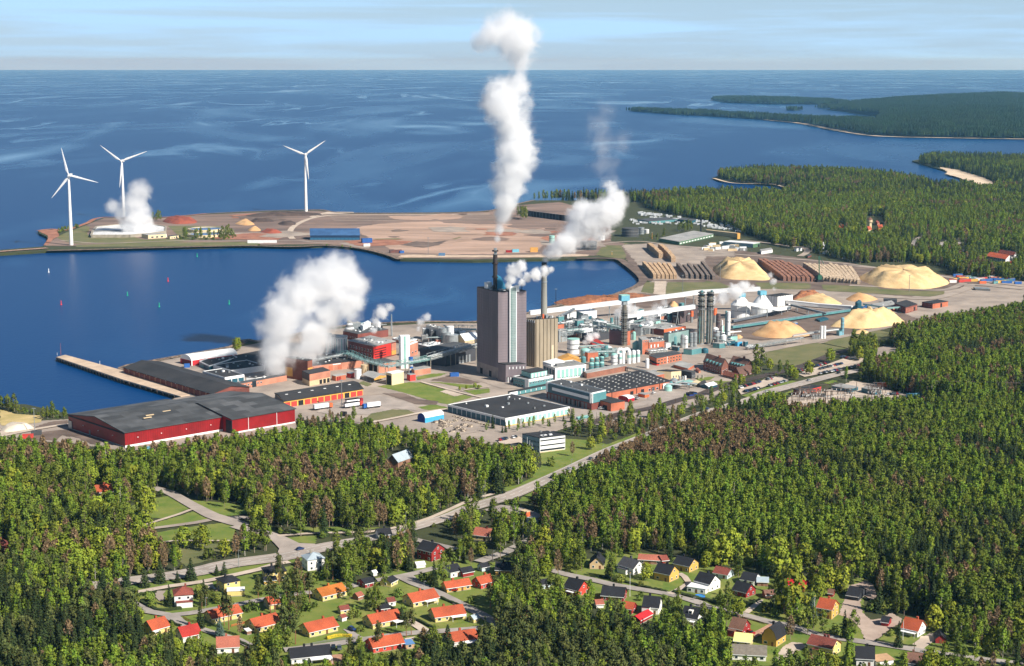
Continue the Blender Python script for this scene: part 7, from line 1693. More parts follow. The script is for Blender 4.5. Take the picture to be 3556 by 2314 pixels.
# right hand works and town
for (k,F_,fb,L_,R_,wl_,rf,lb,gb)in (('C',(1875,372),400,(1690,340),(2190,300),m_green,m_lgrey,'long green works with pale roof behind the log yard',None),('D',(655,588),640,(245,555),(750,570),M('pale_blue_sheet',(150,176,186),.12),m_white,'pale hall with bright roof and green gable end',None),('D',(440,450),520,(420,440),(478,445),m_ochre,m_ochre,'yellow end block of the tan shed',None),('D',(420,442),500,(0,395),(440,436),m_beige,m_beige,'tan low shed in front of the white caravans',None),('D',(770,690),730,(750,665),(925,665),m_white,m_lgrey,'white house at the road behind the chip heap',None),('D',(1255,650),690,(1225,640),(1330,640),m_white,m_dgrey,'white works house with dark roof at the road bend',None),('D',(1410,760),780,(1395,745),(1460,740),m_brickd,m_dgrey,'small dark red hut on the road bend',None),('D',(1640,705),725,(1610,700),(1700,685),m_white,m_lgrey,'white low building below the white tower',None),('C',(1600,185),205,(1490,165),(1860,165),m_teal,m_dgrey,'teal shed among white caravans',None),('C',(1990,180),205,(1860,165),(2030,165),m_dteal,m_dgrey,'dark teal shed right of the teal shed',None),('C',(520,90),140,(485,85),(1000,150),m_dark,m_lgrey,'long open black shed with pale roof edge behind the plume',None),('E',(2130,790),862,(1865,745),(2230,765),m_white,t_or,'white apartment block with orange roof at the right edge',('L',4)),('E',(2240,740),790,(2020,705),(2300,730),m_white,t_old,'second apartment block with red roof behind',('L',4)),('E',(2200,850),890,(2160,835),(2260,830),m_yel,t_or,'low orange roofed house by the apartment block',('R',2)),('E',(260,390),435,(220,370),(305,385),m_cream,t_or,'cream house with orange roof under the water tower',('R',4)),('E',(400,370),412,(370,350),(460,360),m_yel,t_or,'yellow house with orange roof right of the water tower',('R',4)),('E',(380,300),330,(340,285),(410,292),m_brickp,t_old,'pink house behind the water tower',('R',3)),('D',(1830,375),400,(1805,360),(1910,365),m_brickp,t_or,'orange roofed house alone in the wood left of the water tower',('R',4)),('D',(1620,365),378,(1610,355),(1645,358),m_brickp,t_or,'small orange roof deep in the wood',('R',3)),('E',(1060,640),660,(1040,630),(1150,625),m_orange,m_orange,'orange house among trees below the parking loop',None),('E',(1560,690),720,(1500,660),(1630,675),m_white,m_dgrey,'white flat building by the round trees',None),('E',(1720,1190),1215,(1690,1170),(1920,1200),m_gray,m_silver,'grey lorry shed on the open yard at the right',None),('M',(1830,710),775,(1715,690),(2045,655),m_brickd,m_black,'dark red substation house with black roof',None),('M',(2378,690),735,(2165,650),(2480,660),m_dteal,m_lgrey,'long dark substation store with pale roof',None),('K',(1660,1355),1410,(1500,1320),(1735,1335),m_dteal,m_lgrey,'second dark substation store with pale roof and white end',None)):
	b=Bd('works_building' if k in 'CD' else 'town_building',lb,'building',k,F_,fb,L_,R_,wl_,rf,gable=gb)
	if 'apartment' in lb:
		for v0,v1 in ((.08,.3),(.38,.62),(.7,.94)):win_row(b,'L',10,.02,.98,v0,v1,b.root,.7,m_white,m_dgrey)
	if 'open black' in lb:panels(b,'R',16,0,1,0,.98,m_gray,b.root,.06,'post',.3);panels(b,'L',16,0,1,0,.98,m_gray,b.root,.06,'post',.3)
	if 'green works' in lb:panels(b,'R',12,0,1,.25,.6,m_white,b.root,.6,'window')
	if 'substation house' in lb:put(b,'R','upper_band',0,1,.35,1,m_redd,b.root,.12);win_row(b,'R',4,.1,.95,.5,.8,b.root,.5)
	if 'green gable' in lb:put(b,'R','gable_wall',0,1,0,1,m_green,b.root,.1);put(b,'R','gate',.7,.95,0,.7,m_dark,b.root,.15)
for (x,yb,yt,r_,m_,lb)in ((1040,442,370,75,m_dgrey,'dark grey oil tank at the end of the quay'),(1425,320,245,78,m_dgrey,'black round tank among scrub behind the log yard'),(1525,300,240,28,m_silver,'grey tank touching the black round tank'),(1575,292,258,22,m_white,'small white tank right of the black round tank'),(705,385,315,26,m_lteal,'pale green tank half veiled by the second plume'),(1160,355,315,32,m_white,'white low tank right of the second plume'),(1165,145,125,12,m_teal,'tiny teal tank by the plume')):
	tank('oil_tank',lb,'C',x,yb,yt,r_,m_,'flat',bands=2)
b=Bd('tower_block','white slab tower rising from the wood behind the log yard','tower','D',(1620,568),665,(1615,563),(1648,565),m_white,m_white)
c=g('E',275,375);o=thing('water_tower','pale round water tower with brown cap above the wood','water tower',tuple(c));h=at_depth('E',275,215,c.y).z-LAND;rr=34*.2546/pxm(c)
local('shaft',MB().lathe((0,0,0),[(rr*.75,0),(rr*.68,h*.55)],20),m_cream,o,True);local('tank',MB().lathe((0,0,h*.5),[(rr*.7,0),(rr*1.05,h*.08),(rr,h*.3)],20),m_beige,o,True);local('cap',MB().lathe((0,0,h*.8),[(rr*1.12,0),(rr*.7,h*.12),(rr*.35,h*.14),(rr*.3,h*.2),(0,h*.2)],20),t_brn,o)
clear_px([src('E',235,215),src('E',312,215),src('E',312,330),src('E',235,330)])
Bd('depot','orange depot box at the lot beside the main road','shed','W',(1222,1192),1206,(1210,1188),(1232,1189),m_orange,m_beige)
Bd('depot','white low shed in front of the orange depot box','shed','W',(1236,1208),1219,(1224,1204),(1252,1204),m_white,m_lgrey)
cv=random.Random(21);cara=MB().box((0,0,.4),6.2,2.3,2.2).mesh('body',M('caravan_white',(206,212,216),.3,scale=.12));carb=MB().box((0,0,.3),6.6,1.6,1.1).mesh('base',m_gray)
for i in range(170):
	t=cv.random();u=cv.uniform(-1,1)
	x,y=1500+t*950,115+150*t+u*(18+12*t)
	if i>115:x,y=1420+cv.random()*560,190+cv.uniform(-25,25)
	p=g('C',x,y);o=thing('caravan','white caravan stored in the crowded rows at the wood edge','caravan',tuple(p),cv.uniform(-.3,.3)+(1.3 if cv.random()<.5 else 0),'stored white caravans');s_=cv.uniform(.75,1.15);o.scale=(s_,s_,s_*cv.uniform(.8,1.2));local('body',cara,None,o);local('base',carb,None,o)
clear_px([src('C',x,y)for x,y in ((1420,105),(1560,100),(1900,130),(2250,200),(2400,260),(2400,310),(2000,250),(1420,220))]);clear_px([src('D',x,y)for x,y in ((0,260),(300,350),(500,420),(480,440),(0,400))])
for i in range(46):
	x,y=cv.uniform(1400,2350),cv.uniform(1020,1110)
	if y<1000+(x-1400)*.05:continue
	m_,nm=cv.choice(((m_blue,'blue'),(m_orange,'orange'),(m_white,'white'),(m_teal,'teal'),(m_yel,'yellow'),(m_redd,'red')));p=g('E',x,y+(x-1400)*.03);o=thing('container',nm+' container in the haulage yard at the right edge','container',tuple(p),cv.uniform(-.2,.4),nm+' containers of the haulage yard');local('body',MB().box((0,0,.2),cv.choice((6,8,12)),2.5,2.8),m_,o);local('lid',MB().box((0,0,3.0),6,2.4,.12),m_gray,o)
FAR_L=[[(840,610),(880,560),(960,500),(1060,460),(1250,440),(1460,430)],[(1240,640),(1260,580),(1340,545),(1480,510),(1700,480)],[(1400,620),(1520,560),(1680,530)]]
for q_ in FAR_L:ribbon('lane',[g('E',x,y)for x,y in q_],8,m_asphd,Rz)
clear_px([src('E',225,210),src('E',470,210),src('E',470,410),src('E',225,435)])
m_vh=M('vehicle_white',(226,230,232),.06)
for i in range(30):
	x,y=cv.uniform(0,560),cv.uniform(575,690);p=g('D',x,y);boxes('trailer','pale parked trailer in the yard before the green gabled hall','trailer','D',x,y,cv.uniform(6,13),2.6,3,cv.choice((m_vh,m_vh,m_gray,m_beige)),'trailers in the works yard')
for q_ in FAR_L:
	l_=smooth_line([g('E',x,y)for x,y in q_],step=9)
	for i in range(2,len(l_)-1,2):
		p=l_[i]+Vector((cv.uniform(-9,9),cv.choice((-9,8)),0));car((p.x,p.y,LAND+.3),cv.uniform(-.4,.4),cv.choice(('white','silver','grey')),'pale car along the shaded lanes of the far housing area','cars of the far housing area',False)
for x,y,w_,lb in ((560,290,44,'dark villa left of the far lanes'),(720,280,40,'second dark villa left of the far lanes'),(1040,350,44,'low villa above the far lanes'),(1210,375,40,'white gabled villa above the far lanes'),(1640,390,60,'pink villa among the dark trees'),(1940,360,30,'small pale villa among the dark trees'),(2240,250,60,'pale flat villa at the right edge wood'),(700,540,40,'grey villa at the left far lane')):
	Bd('town_building',lb,'building','E',(x,y),y+24,(x-w_*.4,y-6),(x+w_,y-8),m_white if 'white' in lb or 'pale' in lb else m_brickp,m_dgrey if 'dark' in lb or 'grey' in lb else t_old,gable=('R',3))
# substation gantries and power line
m_gan=M('gantry_brown',(110,96,88),.25);ga=random.Random(4)
for i in range(30):
	x,y=ga.uniform(370,1150),ga.uniform(455,525)
	if y>500 and x>760:y=ga.uniform(450,492)
	p=g('U',x,y);o=thing('gantry','brown lattice gantry with cross arm in the substation','gantry',tuple(p),ga.uniform(-.2,.2),'substation gantries');h=ga.uniform(6,12);w=ga.uniform(3,7)
	for s_ in (-1,1):mb=MB();beam(mb,(s_*w/2,0,0),(s_*w/2,0,h),.32);local('post',mb,m_gan,o)
	mb=MB();beam(mb,(-w*.7,0,h),(w*.7,0,h),.36);beam(mb,(-w*.7,0,h*.7),(w*.7,0,h*.7),.24);local('cross_arm',mb,m_gan,o)
	for s_ in (-.5,0,.5):local('insulator',MB().tube((w*s_,0,h*.7),(w*s_,0,h*.7-1.4),.22,n=6),m_white,o)
for x,yb,yt in ((380,510,420),(665,440,320),(740,380,312),(930,400,315),(1030,450,345),(1135,455,340),(605,530,380),(1215,390,320)):pole('substation_pole','tall dark pole among the substation gantries','U',x,yb,yt,.28,m_gan,'pole','substation poles')
for i in range(7):
	x,y=480+i*28,448;p=g('U',x,y);o=thing('transformer','grey finned transformer before the substation house','transformer',tuple(p),.2,'substation transformers');local('body',MB().box((0,0,0),3,2.2,3),m_gray,o)
	for j in range(3):local('bushing',MB().tube((j-1,0,3),(j-1,0,4.6),.2,n=6),m_beige,o)
for i in range(9):
	x=1665+i*82;p=g('U',x,470+i*2);o=thing('power_pole','grey twin post of the power line crossing the wood','power pole',tuple(p),0,'posts of the power line through the wood');
	for s_ in (-1.5,1.5):local('post',MB().tube((s_,0,0),(s_,0,15),.2,n=6),m_gan,o)
	mb=MB();beam(mb,(-4,0,14),(4,0,14),.3);local('cross_arm',mb,m_gan,o)
# trees: a few grown prototypes per kind, each crown a cloud of small leaf faces
def leafmat(name,c1,c2,rnd=.28):return mat(name,srgb(*c1),srgb(*c2),scale=.55,rough=.9,detail=2,space='obj',rnd=rnd,spec=.12)
L_MAT=dict(birch=leafmat('birch_leaves',(124,140,46),(84,108,36)),spruce=leafmat('spruce_needles',(64,76,40),(40,54,30),.25),pine=leafmat('pine_needles',(98,104,54),(70,80,44)),bare=leafmat('budding_twigs',(148,124,92),(112,95,70),.1),maple=leafmat('maple_leaves',(146,152,48),(104,122,42),.25),bush=leafmat('bush_leaves',(112,124,52),(74,92,38),.4),blue=leafmat('blue_spruce_needles',(92,112,100),(62,82,76)),alder=leafmat('alder_leaves',(114,126,46),(78,94,36),.22))
B_MAT=dict(birch=M('birch_bark',(196,190,176),.4,scale=2),spruce=M('spruce_bark',(92,76,62),.3,scale=2),pine=M('pine_bark',(150,104,72),.3,scale=2),bare=M('grey_bark',(150,134,116),.3,scale=2),maple=M('maple_bark',(104,90,76),.3,scale=2))
for a_,b_ in (('bush','maple'),('blue','spruce'),('alder','bare')):B_MAT[a_]=B_MAT[b_]
def grow(kind,seed):
	r=random.Random(seed);tr,cr_=MB(),MB()
	def leaf(c,s,up=None,asp=1.0):
		d=Vector((r.gauss(0,1),r.gauss(0,1),r.gauss(0,1))).normalized()if up is None else up
		x=d.orthogonal().normalized();q=Matrix.Rotation(r.uniform(0,6.3),3,d);x=q@x;y=d.cross(x)
		cr_.poly([c+x*s*asp,c+y*s*.8,c-x*s*asp*.85,c-y*s*.75],uv=[(0,0)]*4)
	def clumps(n,prof,z0,z1,rad,cs,per,ls,shell=.55):
		for i in range(n):
			t=(i+r.random())/n;a=r.uniform(0,6.283);R_=rad*prof(t)*(shell+(1-shell)*r.random()**.5)*r.uniform(.8,1.12)
			c=Vector((R_*math.cos(a),R_*math.sin(a),z0+(z1-z0)*t));k_=cs*r.uniform(.7,1.3)
			for j in range(per):
				o=Vector((r.gauss(0,1),r.gauss(0,1),r.gauss(0,.8)));leaf(c+o*k_*.5,ls*r.uniform(.7,1.35),(o.normalized()+Vector((math.cos(a),math.sin(a),.45))*.75+Vector((r.gauss(0,.35),r.gauss(0,.35),r.gauss(0,.35)))).normalized())
	def branches(n,z0,z1,rad,up=.5):
		for i in range(n):
			z=z0+(z1-z0)*(i+r.random())/n;a=r.uniform(0,6.283);L_=rad*r.uniform(.6,1)*(1.15-.6*(z-z0)/(z1-z0))
			tr.tube((0,0,z),(L_*math.cos(a),L_*math.sin(a),z+L_*up),.1,.03,4,False)
	if kind in ('birch','alder'):
		h=15.0;tr.tube((0,0,-.3),(.3*r.uniform(-1,1),.2,h*.9),.2,.05,6,False);branches(6,h*.35,h*.8,1.7)
		w=1.9 if kind=='birch' else 2.3
		clumps(34,lambda t:(math.sin(math.pi*min(1,t*.92+.10))**.75),h*.24,h*1.0,w,1.1,16,.42)
	elif kind=='spruce' or kind=='blue':
		h=17.0;tr.tube((0,0,-.3),(0,0,h*.96),.24,.05,6,False)
		for i in range(24):
			t=i/24;z=h*(.06+.93*t);R_=2.7*(1-t)**.85+.12;n=max(4,int(13*(1-t)+3))
			for j in range(n):
				a=6.283*(j+r.random())/n;d=Vector((math.cos(a),math.sin(a),0))
				for q in (.45,.85):leaf(d*R_*q*r.uniform(.85,1.15)+Vector((0,0,z-R_*q*.28+r.uniform(-.25,.25))),.62*(.65+.5*(1-t)),(Vector((d.x*.5,d.y*.5,.8))+Vector((r.gauss(0,.3),r.gauss(0,.3),0))).normalized())
	elif kind=='pine':
		h=15.0;tr.tube((0,0,-.3),(.5*r.uniform(-1,1),.3,h*.92),.26,.08,6,False);branches(7,h*.5,h*.9,2.2,.25)
		clumps(26,lambda t:(1-t)**.45*(.6+.4*r.random()),h*.46,h,2.5,1.3,16,.46,.35)
	elif kind=='bare':
		h=14.0;tr.tube((0,0,-.3),(.3,.2,h*.85),.2,.05,6,False);branches(16,h*.22,h*.86,2.4,.9)
		for i in range(330):
			t=r.random();a=r.uniform(0,6.283);R_=2.3*math.sin(math.pi*min(1,t*.85+.15))**.7*r.random()**.5
			leaf(Vector((R_*math.cos(a),R_*math.sin(a),h*(.25+.77*t))),.62*r.uniform(.6,1.3),None,1.0)if r.random()<.45 else leaf(Vector((R_*math.cos(a),R_*math.sin(a),h*(.25+.77*t))),.16,Vector((math.cos(a+1.57),math.sin(a+1.57),.1)).normalized(),6)
	elif kind=='maple':
		h=12.0;tr.tube((0,0,-.3),(0,.1,h*.5),.32,.16,7,False);branches(7,h*.2,h*.5,3.2,.8)
		clumps(58,lambda t:math.sin(math.pi*min(1,.12+t*.86))**.5,h*.2,h,3.9,1.5,13,.55,.7)
	elif kind=='bush':
		h=3.0;tr.tube((0,0,-.2),(0,0,h*.5),.09,.04,5,False);clumps(16,lambda t:math.sin(math.pi*(.2+.75*t))**.6,.3,h,1.45,.8,13,.34)
	return tr,cr_
KINDS_=['birch','alder','spruce','pine','bare','maple','bush','blue']
HT=dict(birch=15,alder=15,spruce=17,pine=15,bare=14,maple=12,bush=3,blue=17)
PROTO={}
for k_ in KINDS_:
	L2=[]
	for s_ in range(3 if k_!='blue' else 1):
		t_,c_=grow(k_,100+KINDS_.index(k_)*10+s_)
		both=MB();both.v=t_.v+c_.v;n_=len(t_.v);both.f=t_.f+[tuple(i+n_ for i in f)for f in c_.f];both.uv=t_.uv+c_.uv;both.mi=[0]*len(t_.f)+[1]*len(c_.f)
		L2.append((t_.mesh('trunk',B_MAT[k_]),c_.mesh('crown',L_MAT[k_]),both.mesh(k_+'_tree',B_MAT[k_],L_MAT[k_])))
	PROTO[k_]=L2
NAME_=dict(birch='birch_tree',alder='alder_tree',spruce='spruce_tree',pine='pine_tree',bare='bare_tree',maple='maple_tree',bush='bush',blue='blue_spruce_tree')
ADJ=dict(birch='slim fresh green birch',alder='broad dull green alder',spruce='dark pointed spruce',pine='dusky green pine with bare trunk',bare='brown barely budding tree',maple='rounded yellow green maple',bush='leafy bush',blue='blue green spruce')
def tree(kind,p,s,label=None,group=None,rz=None,sx=1.0,v=None):
	o=thing(NAME_[kind],label,'tree' if kind!='bush' else 'bush',tuple(p),random.uniform(0,6.28)if rz is None else rz,group);o.scale=(s*sx,s*sx,s)
	t_,c_,b_=PROTO[kind][random.randrange(len(PROTO[kind]))if v is None else v]
	local('trunk',t_,None,o);local('crown',c_,None,o);return o
def inside(px,py,poly):
	ins=np.zeros(px.shape,bool)
	for i in range(len(poly)):
		xa,ya=poly[i-1];xb,yb=poly[i]
		if ya==yb:continue
		ins^=((ya>py)!=(yb>py))&(px<(xb-xa)*(py-ya)/(yb-ya)+xa)
	return ins
def vnoise(x,y,s,seed):
	r=np.random.default_rng(seed).random((64,64));u,v=x/s,y/s;i,j=np.floor(u).astype(int),np.floor(v).astype(int);f,g_=u-i,v-j
	f,g_=f*f*(3-2*f),g_*g_*(3-2*g_);A_=lambda a,b:r[a%64,b%64]
	return (A_(i,j)*(1-f)+A_(i+1,j)*f)*(1-g_)+(A_(i,j+1)*(1-f)+A_(i+1,j+1)*f)*g_
SPOTS=[]
ZN=[]
def wood(phrase,k,pts,mix,sp,size=(.8,1.15),patch=True,frac=1.0,seed=0,z=LAND,hug=.75):
	poly=[tuple(g(k,x,y,z).xy)for x,y in pts];P_=np.array(poly);x0,y0=P_.min(0);x1,y1=P_.max(0)
	rg=np.random.default_rng(500+len(ZN));ZN.append(phrase)
	X_,Y_=np.meshgrid(np.arange(x0,x1,sp),np.arange(y0,y1,sp));X_=(X_+rg.uniform(-.46,.46,X_.shape)*sp).ravel();Y_=(Y_+rg.uniform(-.46,.46,Y_.shape)*sp).ravel()
	ok=inside(X_,Y_,poly)&(rg.random(X_.shape)<frac);X_,Y_=X_[ok],Y_[ok]
	names=list(mix);w=np.array([mix[n_]for n_ in names],float);n=len(X_)
	W_=np.tile(w,(n,1))
	if patch:
		for a in range(len(names)):W_[:,a]*=np.clip(vnoise(X_,Y_,42,31+KINDS_.index(names[a]))*.7+vnoise(X_,Y_,13,61+KINDS_.index(names[a]))*.3,.02,None)**4.2
	W_/=W_.sum(1,keepdims=True);ki=(rg.random((n,1))>W_.cumsum(1)).sum(1).clip(0,len(names)-1)
	kind=np.array([KINDS_.index(q)for q in names])[ki];size_=rg.uniform(*size,n)*np.where(rg.random(n)<.1,1.12,1)
	size_=np.where((kind==6)&('garden' in phrase),size_*1.6,size_);hts=np.array([HT[q]for q in KINDS_])[kind]*size_
	keep=np.ones(n,bool);rad_=np.where(kind==5,3.4,np.where(kind==6,1.2,1.6))*size_
	for f,dx in ((0.0,0),(hug*.5,0),(hug,0),(min(.3,hug),-1),(min(.3,hug),1)):
		q=proj(np.stack([X_+dx*rad_,Y_,z+hts*f],1))/MS;ix,iy=q[:,0].astype(int),q[:,1].astype(int);on_=(ix>=0)&(ix<MW)&(iy>=0)&(iy<MH)
		keep&=~(on_&CLEAR[iy.clip(0,MH-1),ix.clip(0,MW-1)])
	q=proj(np.stack([X_,Y_,np.full(n,z)],1));keep&=(q[:,0]>-420)&(q[:,0]<PW+420)&(q[:,1]<PH+330)
	for a in np.nonzero(keep)[0]:SPOTS.append((X_[a],Y_[a],kind[a],size_[a],len(ZN)-1,z))
DEC=dict(birch=.42,alder=.32,bare=.24,maple=.07,spruce=.07,bush=.06)
wood('in the mixed wood left of the main road','W',[(-80,1040),(160,1062),(300,1066),(520,1020),(700,992),(860,1000),(1000,1022),(1200,1040),(1245,1090),(1262,1160),(1100,1185),(1000,1230),(860,1250),(700,1270),(640,1265),(560,1325),(340,1355),(240,1390),(-80,1300)],DEC,4.6,(.65,1.25))
wood('in the brown wood patch beside the main road','W',[(1330,1090),(1420,1035),(1500,1000),(1600,985),(1720,1000),(1800,1020),(1835,1060),(1760,1105),(1600,1100),(1480,1095),(1400,1130)],dict(bare=.85,birch=.12,spruce=.04),3.4,(.8,1.15),False)
wood('in the great birch wood right of the main road','W',[(1240,1180),(1330,1128),(1400,1130),(1480,1095),(1600,1100),(1760,1105),(1835,1060),(1800,1020),(1720,1000),(1600,985),(1640,965),(1720,945),(1790,945),(1830,962),(2000,962),(2460,958),(2460,1230),(2300,1250),(2080,1330),(1990,1310),(1800,1290),(1700,1280),(1500,1262),(1380,1266),(1250,1262)],dict(birch=.74,alder=.14,bare=.065,spruce=.09),3.9,(.65,1.15))
wood('in the right edge wood, spruces standing in for cloud shade','W',[(2080,1330),(2300,1250),(2460,1230),(2460,1500),(2300,1468),(2160,1440),(2090,1385)],dict(spruce=.62,alder=.25,birch=.2,bare=.08),4.2,(.8,1.15))  # dark spruces grown here in place of a cloud's shadow
wood('in the wood above the substation','W',[(1985,897),(2012,858),(2050,842),(2126,826),(2040,802),(2076,772),(2180,748),(2150,735),(2180,715),(2300,705),(2460,728),(2460,935),(2250,945),(2100,925),(2062,908)],dict(birch=.6,alder=.25,spruce=.07,bare=.12),4.6,(.8,1.2))
wood('in the wood behind the log yard','W',[(1500,482),(1560,500),(1650,515),(1720,540),(1800,570),(1900,590),(2000,615),(2150,638),(2250,648),(2460,660),(2460,470),(1500,470)],dict(birch=.45,alder=.4,spruce=.14,bare=.07,maple=.05),6.2,(.8,1.25))
wood('on the wooded headland beyond the mill','W',[(1236,466),(1320,467),(1500,472),(2460,472),(2460,437),(2310,438),(2210,439),(2160,433),(2120,422),(2000,408),(1900,404),(1760,401),(1684,408),(1664,414),(1720,424),(1830,433),(1852,442),(1812,457),(1640,455),(1450,464),(1320,464)],dict(spruce=.5,birch=.3,alder=.3,bare=.06),7.6,(.85,1.35))
wood('on the beach headland','W',[(2135,378),(2160,367),(2280,370),(2460,375),(2460,436),(2320,434),(2280,424),(2240,410),(2200,395)],dict(spruce=.75,alder=.2,birch=.1),8.5,(.9,1.35))
wood('in the dark spruce stand at the lower left corner','W',[(-80,1300),(130,1335),(270,1365),(300,1430),(330,1480),(350,1520),(440,1640),(-80,1640)],dict(spruce=.6,birch=.32,pine=.12,bare=.05),3.9,(.75,1.12),True,1,0,LAND)
wood('in the grove between tin roofed villa and red house','W',[(735,1248),(880,1247),(980,1215),(1060,1188),(1230,1195),(1255,1262),(1150,1292),(1040,1252),(970,1300),(960,1335),(770,1375),(738,1330)],dict(birch=.5,alder=.3,pine=.1,spruce=.08,bare=.1,maple=.1),4.3,(.75,1.1))
wood('in the birch and pine wood below the right village','W',[(1085,1410),(1140,1352),(1240,1330),(1290,1378),(1400,1415),(1500,1440),(1560,1462),(1640,1478),(1690,1478),(1710,1540),(1760,1640),(960,1640),(1000,1540),(1170,1475)],dict(birch=.42,pine=.3,alder=.18,spruce=.15),4.0,(.75,1.1))
wood('in the strip between railway and main road','L',[(1360,760),(1560,660),(1860,560),(2130,460),(2500,420),(2560,640),(2380,720),(2120,790),(1860,860),(1560,840)],dict(alder=.4,birch=.25,bush=.3,bare=.2,maple=.1),6.0,(.5,.95),False,.8,hug=.04)
wood('in the strip between railway and main road','M',[(0,1100),(60,935),(330,850),(640,765),(840,690),(1060,650),(1090,770),(960,840),(880,910),(700,950),(480,1030),(100,1180)],dict(alder=.4,birch=.25,bush=.35,maple=.12),6.0,(.45,.85),False,.75,hug=.04)
wood('around the first car park and the old works office','M',[(1060,640),(1100,560),(1240,520),(1420,470),(1500,430),(1720,500),(1780,590),(1690,600),(1440,660),(1100,690)],dict(alder=.4,bush=.3,maple=.25),9,(.5,.9),False,.8,hug=.04)
wood('in the garden plots of the left village','W',[(280,1360),(520,1320),(700,1290),(960,1335),(1120,1240),(1240,1270),(1250,1340),(1140,1352),(1090,1400),(1170,1475),(1000,1640),(440,1640),(330,1480)],dict(bush=.42,pine=.14,birch=.14,alder=.16,maple=.09,spruce=.08,bare=.07),3.6,(.5,1.0),False,.66)
wood('in the garden plots of the right village','W',[(1240,1265),(1380,1268),(1500,1264),(1700,1282),(1990,1312),(2080,1335),(2090,1385),(2160,1442),(2300,1470),(2460,1500),(2460,1640),(1760,1640),(1710,1540),(1690,1478),(1500,1440),(1290,1378),(1250,1340)],dict(bush=.45,birch=.14,alder=.16,maple=.1,spruce=.07,bare=.08),3.6,(.5,1.0),False,.64)
wood('on the left shore before the red warehouse','F',[(-150,790),(100,790),(300,830),(480,880),(640,850),(795,840),(795,935),(500,945),(230,880),(100,850),(-150,830)],dict(birch=.35,alder=.5,bush=.3),4.2,(.5,.8))
wood('on the shore of the far point','A',[(680,395),(1300,388),(2380,380),(2380,412),(1500,416),(700,424)],dict(bush=.7,alder=.25),8,(.7,1.2),False,.5);wood('on the shore of the far point','B',[(300,385),(560,380),(900,395),(1200,420),(1100,440),(600,400),(320,405)],dict(bush=.7,alder=.2),7,(.7,1.2),False,.6)
CLEAR_SAVE=CLEAR.copy();CLEAR[:]=False
wood('in row before the white posted warehouse','L',[(560,720),(600,690),(800,690),(850,720),(1000,690),(1300,640),(1420,600),(1470,600),(1470,640),(1300,690),(1040,735),(820,760),(560,760)],dict(birch=.5,spruce=.3,alder=.3),5.5,(.3,.6),False,.7)
wood('around the clarifier bank','A',[(1640,330),(2010,345),(2060,300),(2150,290),(2170,350),(1900,360),(1640,355)],dict(bush=.5,alder=.3),7,(.8,1.2),False,.8)
wood('at the point behind the basins','A',[(1400,170),(1470,165),(1490,185),(1410,190)],dict(alder=1),9,(.7,1.1),False);wood('at the left tip of the point','A',[(530,255),(640,240),(760,225),(640,270),(540,290)],dict(bush=1),6,(.8,1.5),False,.6)
wood('by the long open shed','C',[(350,150),(400,140),(500,150),(500,175),(420,178)],dict(alder=1),12,(1,1.5),False);wood('in scrub behind the log yard','C',[(1500,330),(1750,310),(1740,350),(1560,360)],dict(alder=.5,bush=.5),9,(.5,.9),False,.7);wood('in scrub behind the log yard','C',[(1860,265),(1990,250),(1990,280),(1860,290)],dict(alder=1),9,(.7,1),False)
wood('along the dirt bank of the truck yard','H',[(100,1500),(300,1440),(460,1520),(600,1450),(620,1560),(100,1560)],dict(birch=.6,bare=.4),5,(.3,.5),False);wood('round tree clump at the second car park','K',[(1340,930),(1420,890),(1560,880),(1690,900),(1690,960),(1500,985),(1380,985)],dict(maple=.3,alder=.7),7,(.9,1.3),False)
CLEAR[:]=CLEAR_SAVE
for ph_,k_,pts_ in (('along the main road and the wood edges','W',[(-80,1040),(300,1066),(860,1000),(1240,1060),(1500,985),(1640,965),(2460,958),(2460,1500),(2090,1385),(2080,1330),(1250,1262),(1000,1230),(640,1265),(340,1355),(-80,1300)]),('at the edge of the wood behind the log yard','W',[(1500,482),(1720,540),(1900,590),(2150,638),(2460,660),(2460,640),(2000,560),(1600,470)]),('at the edge of the wood above the substation','W',[(1985,897),(2050,842),(2040,802),(2180,748),(2300,705),(2460,728),(2460,945),(2100,935)])):
	wood(ph_,k_,pts_,dict(bush=1),6.5,(.5,1.3),False,.8,hug=.4)
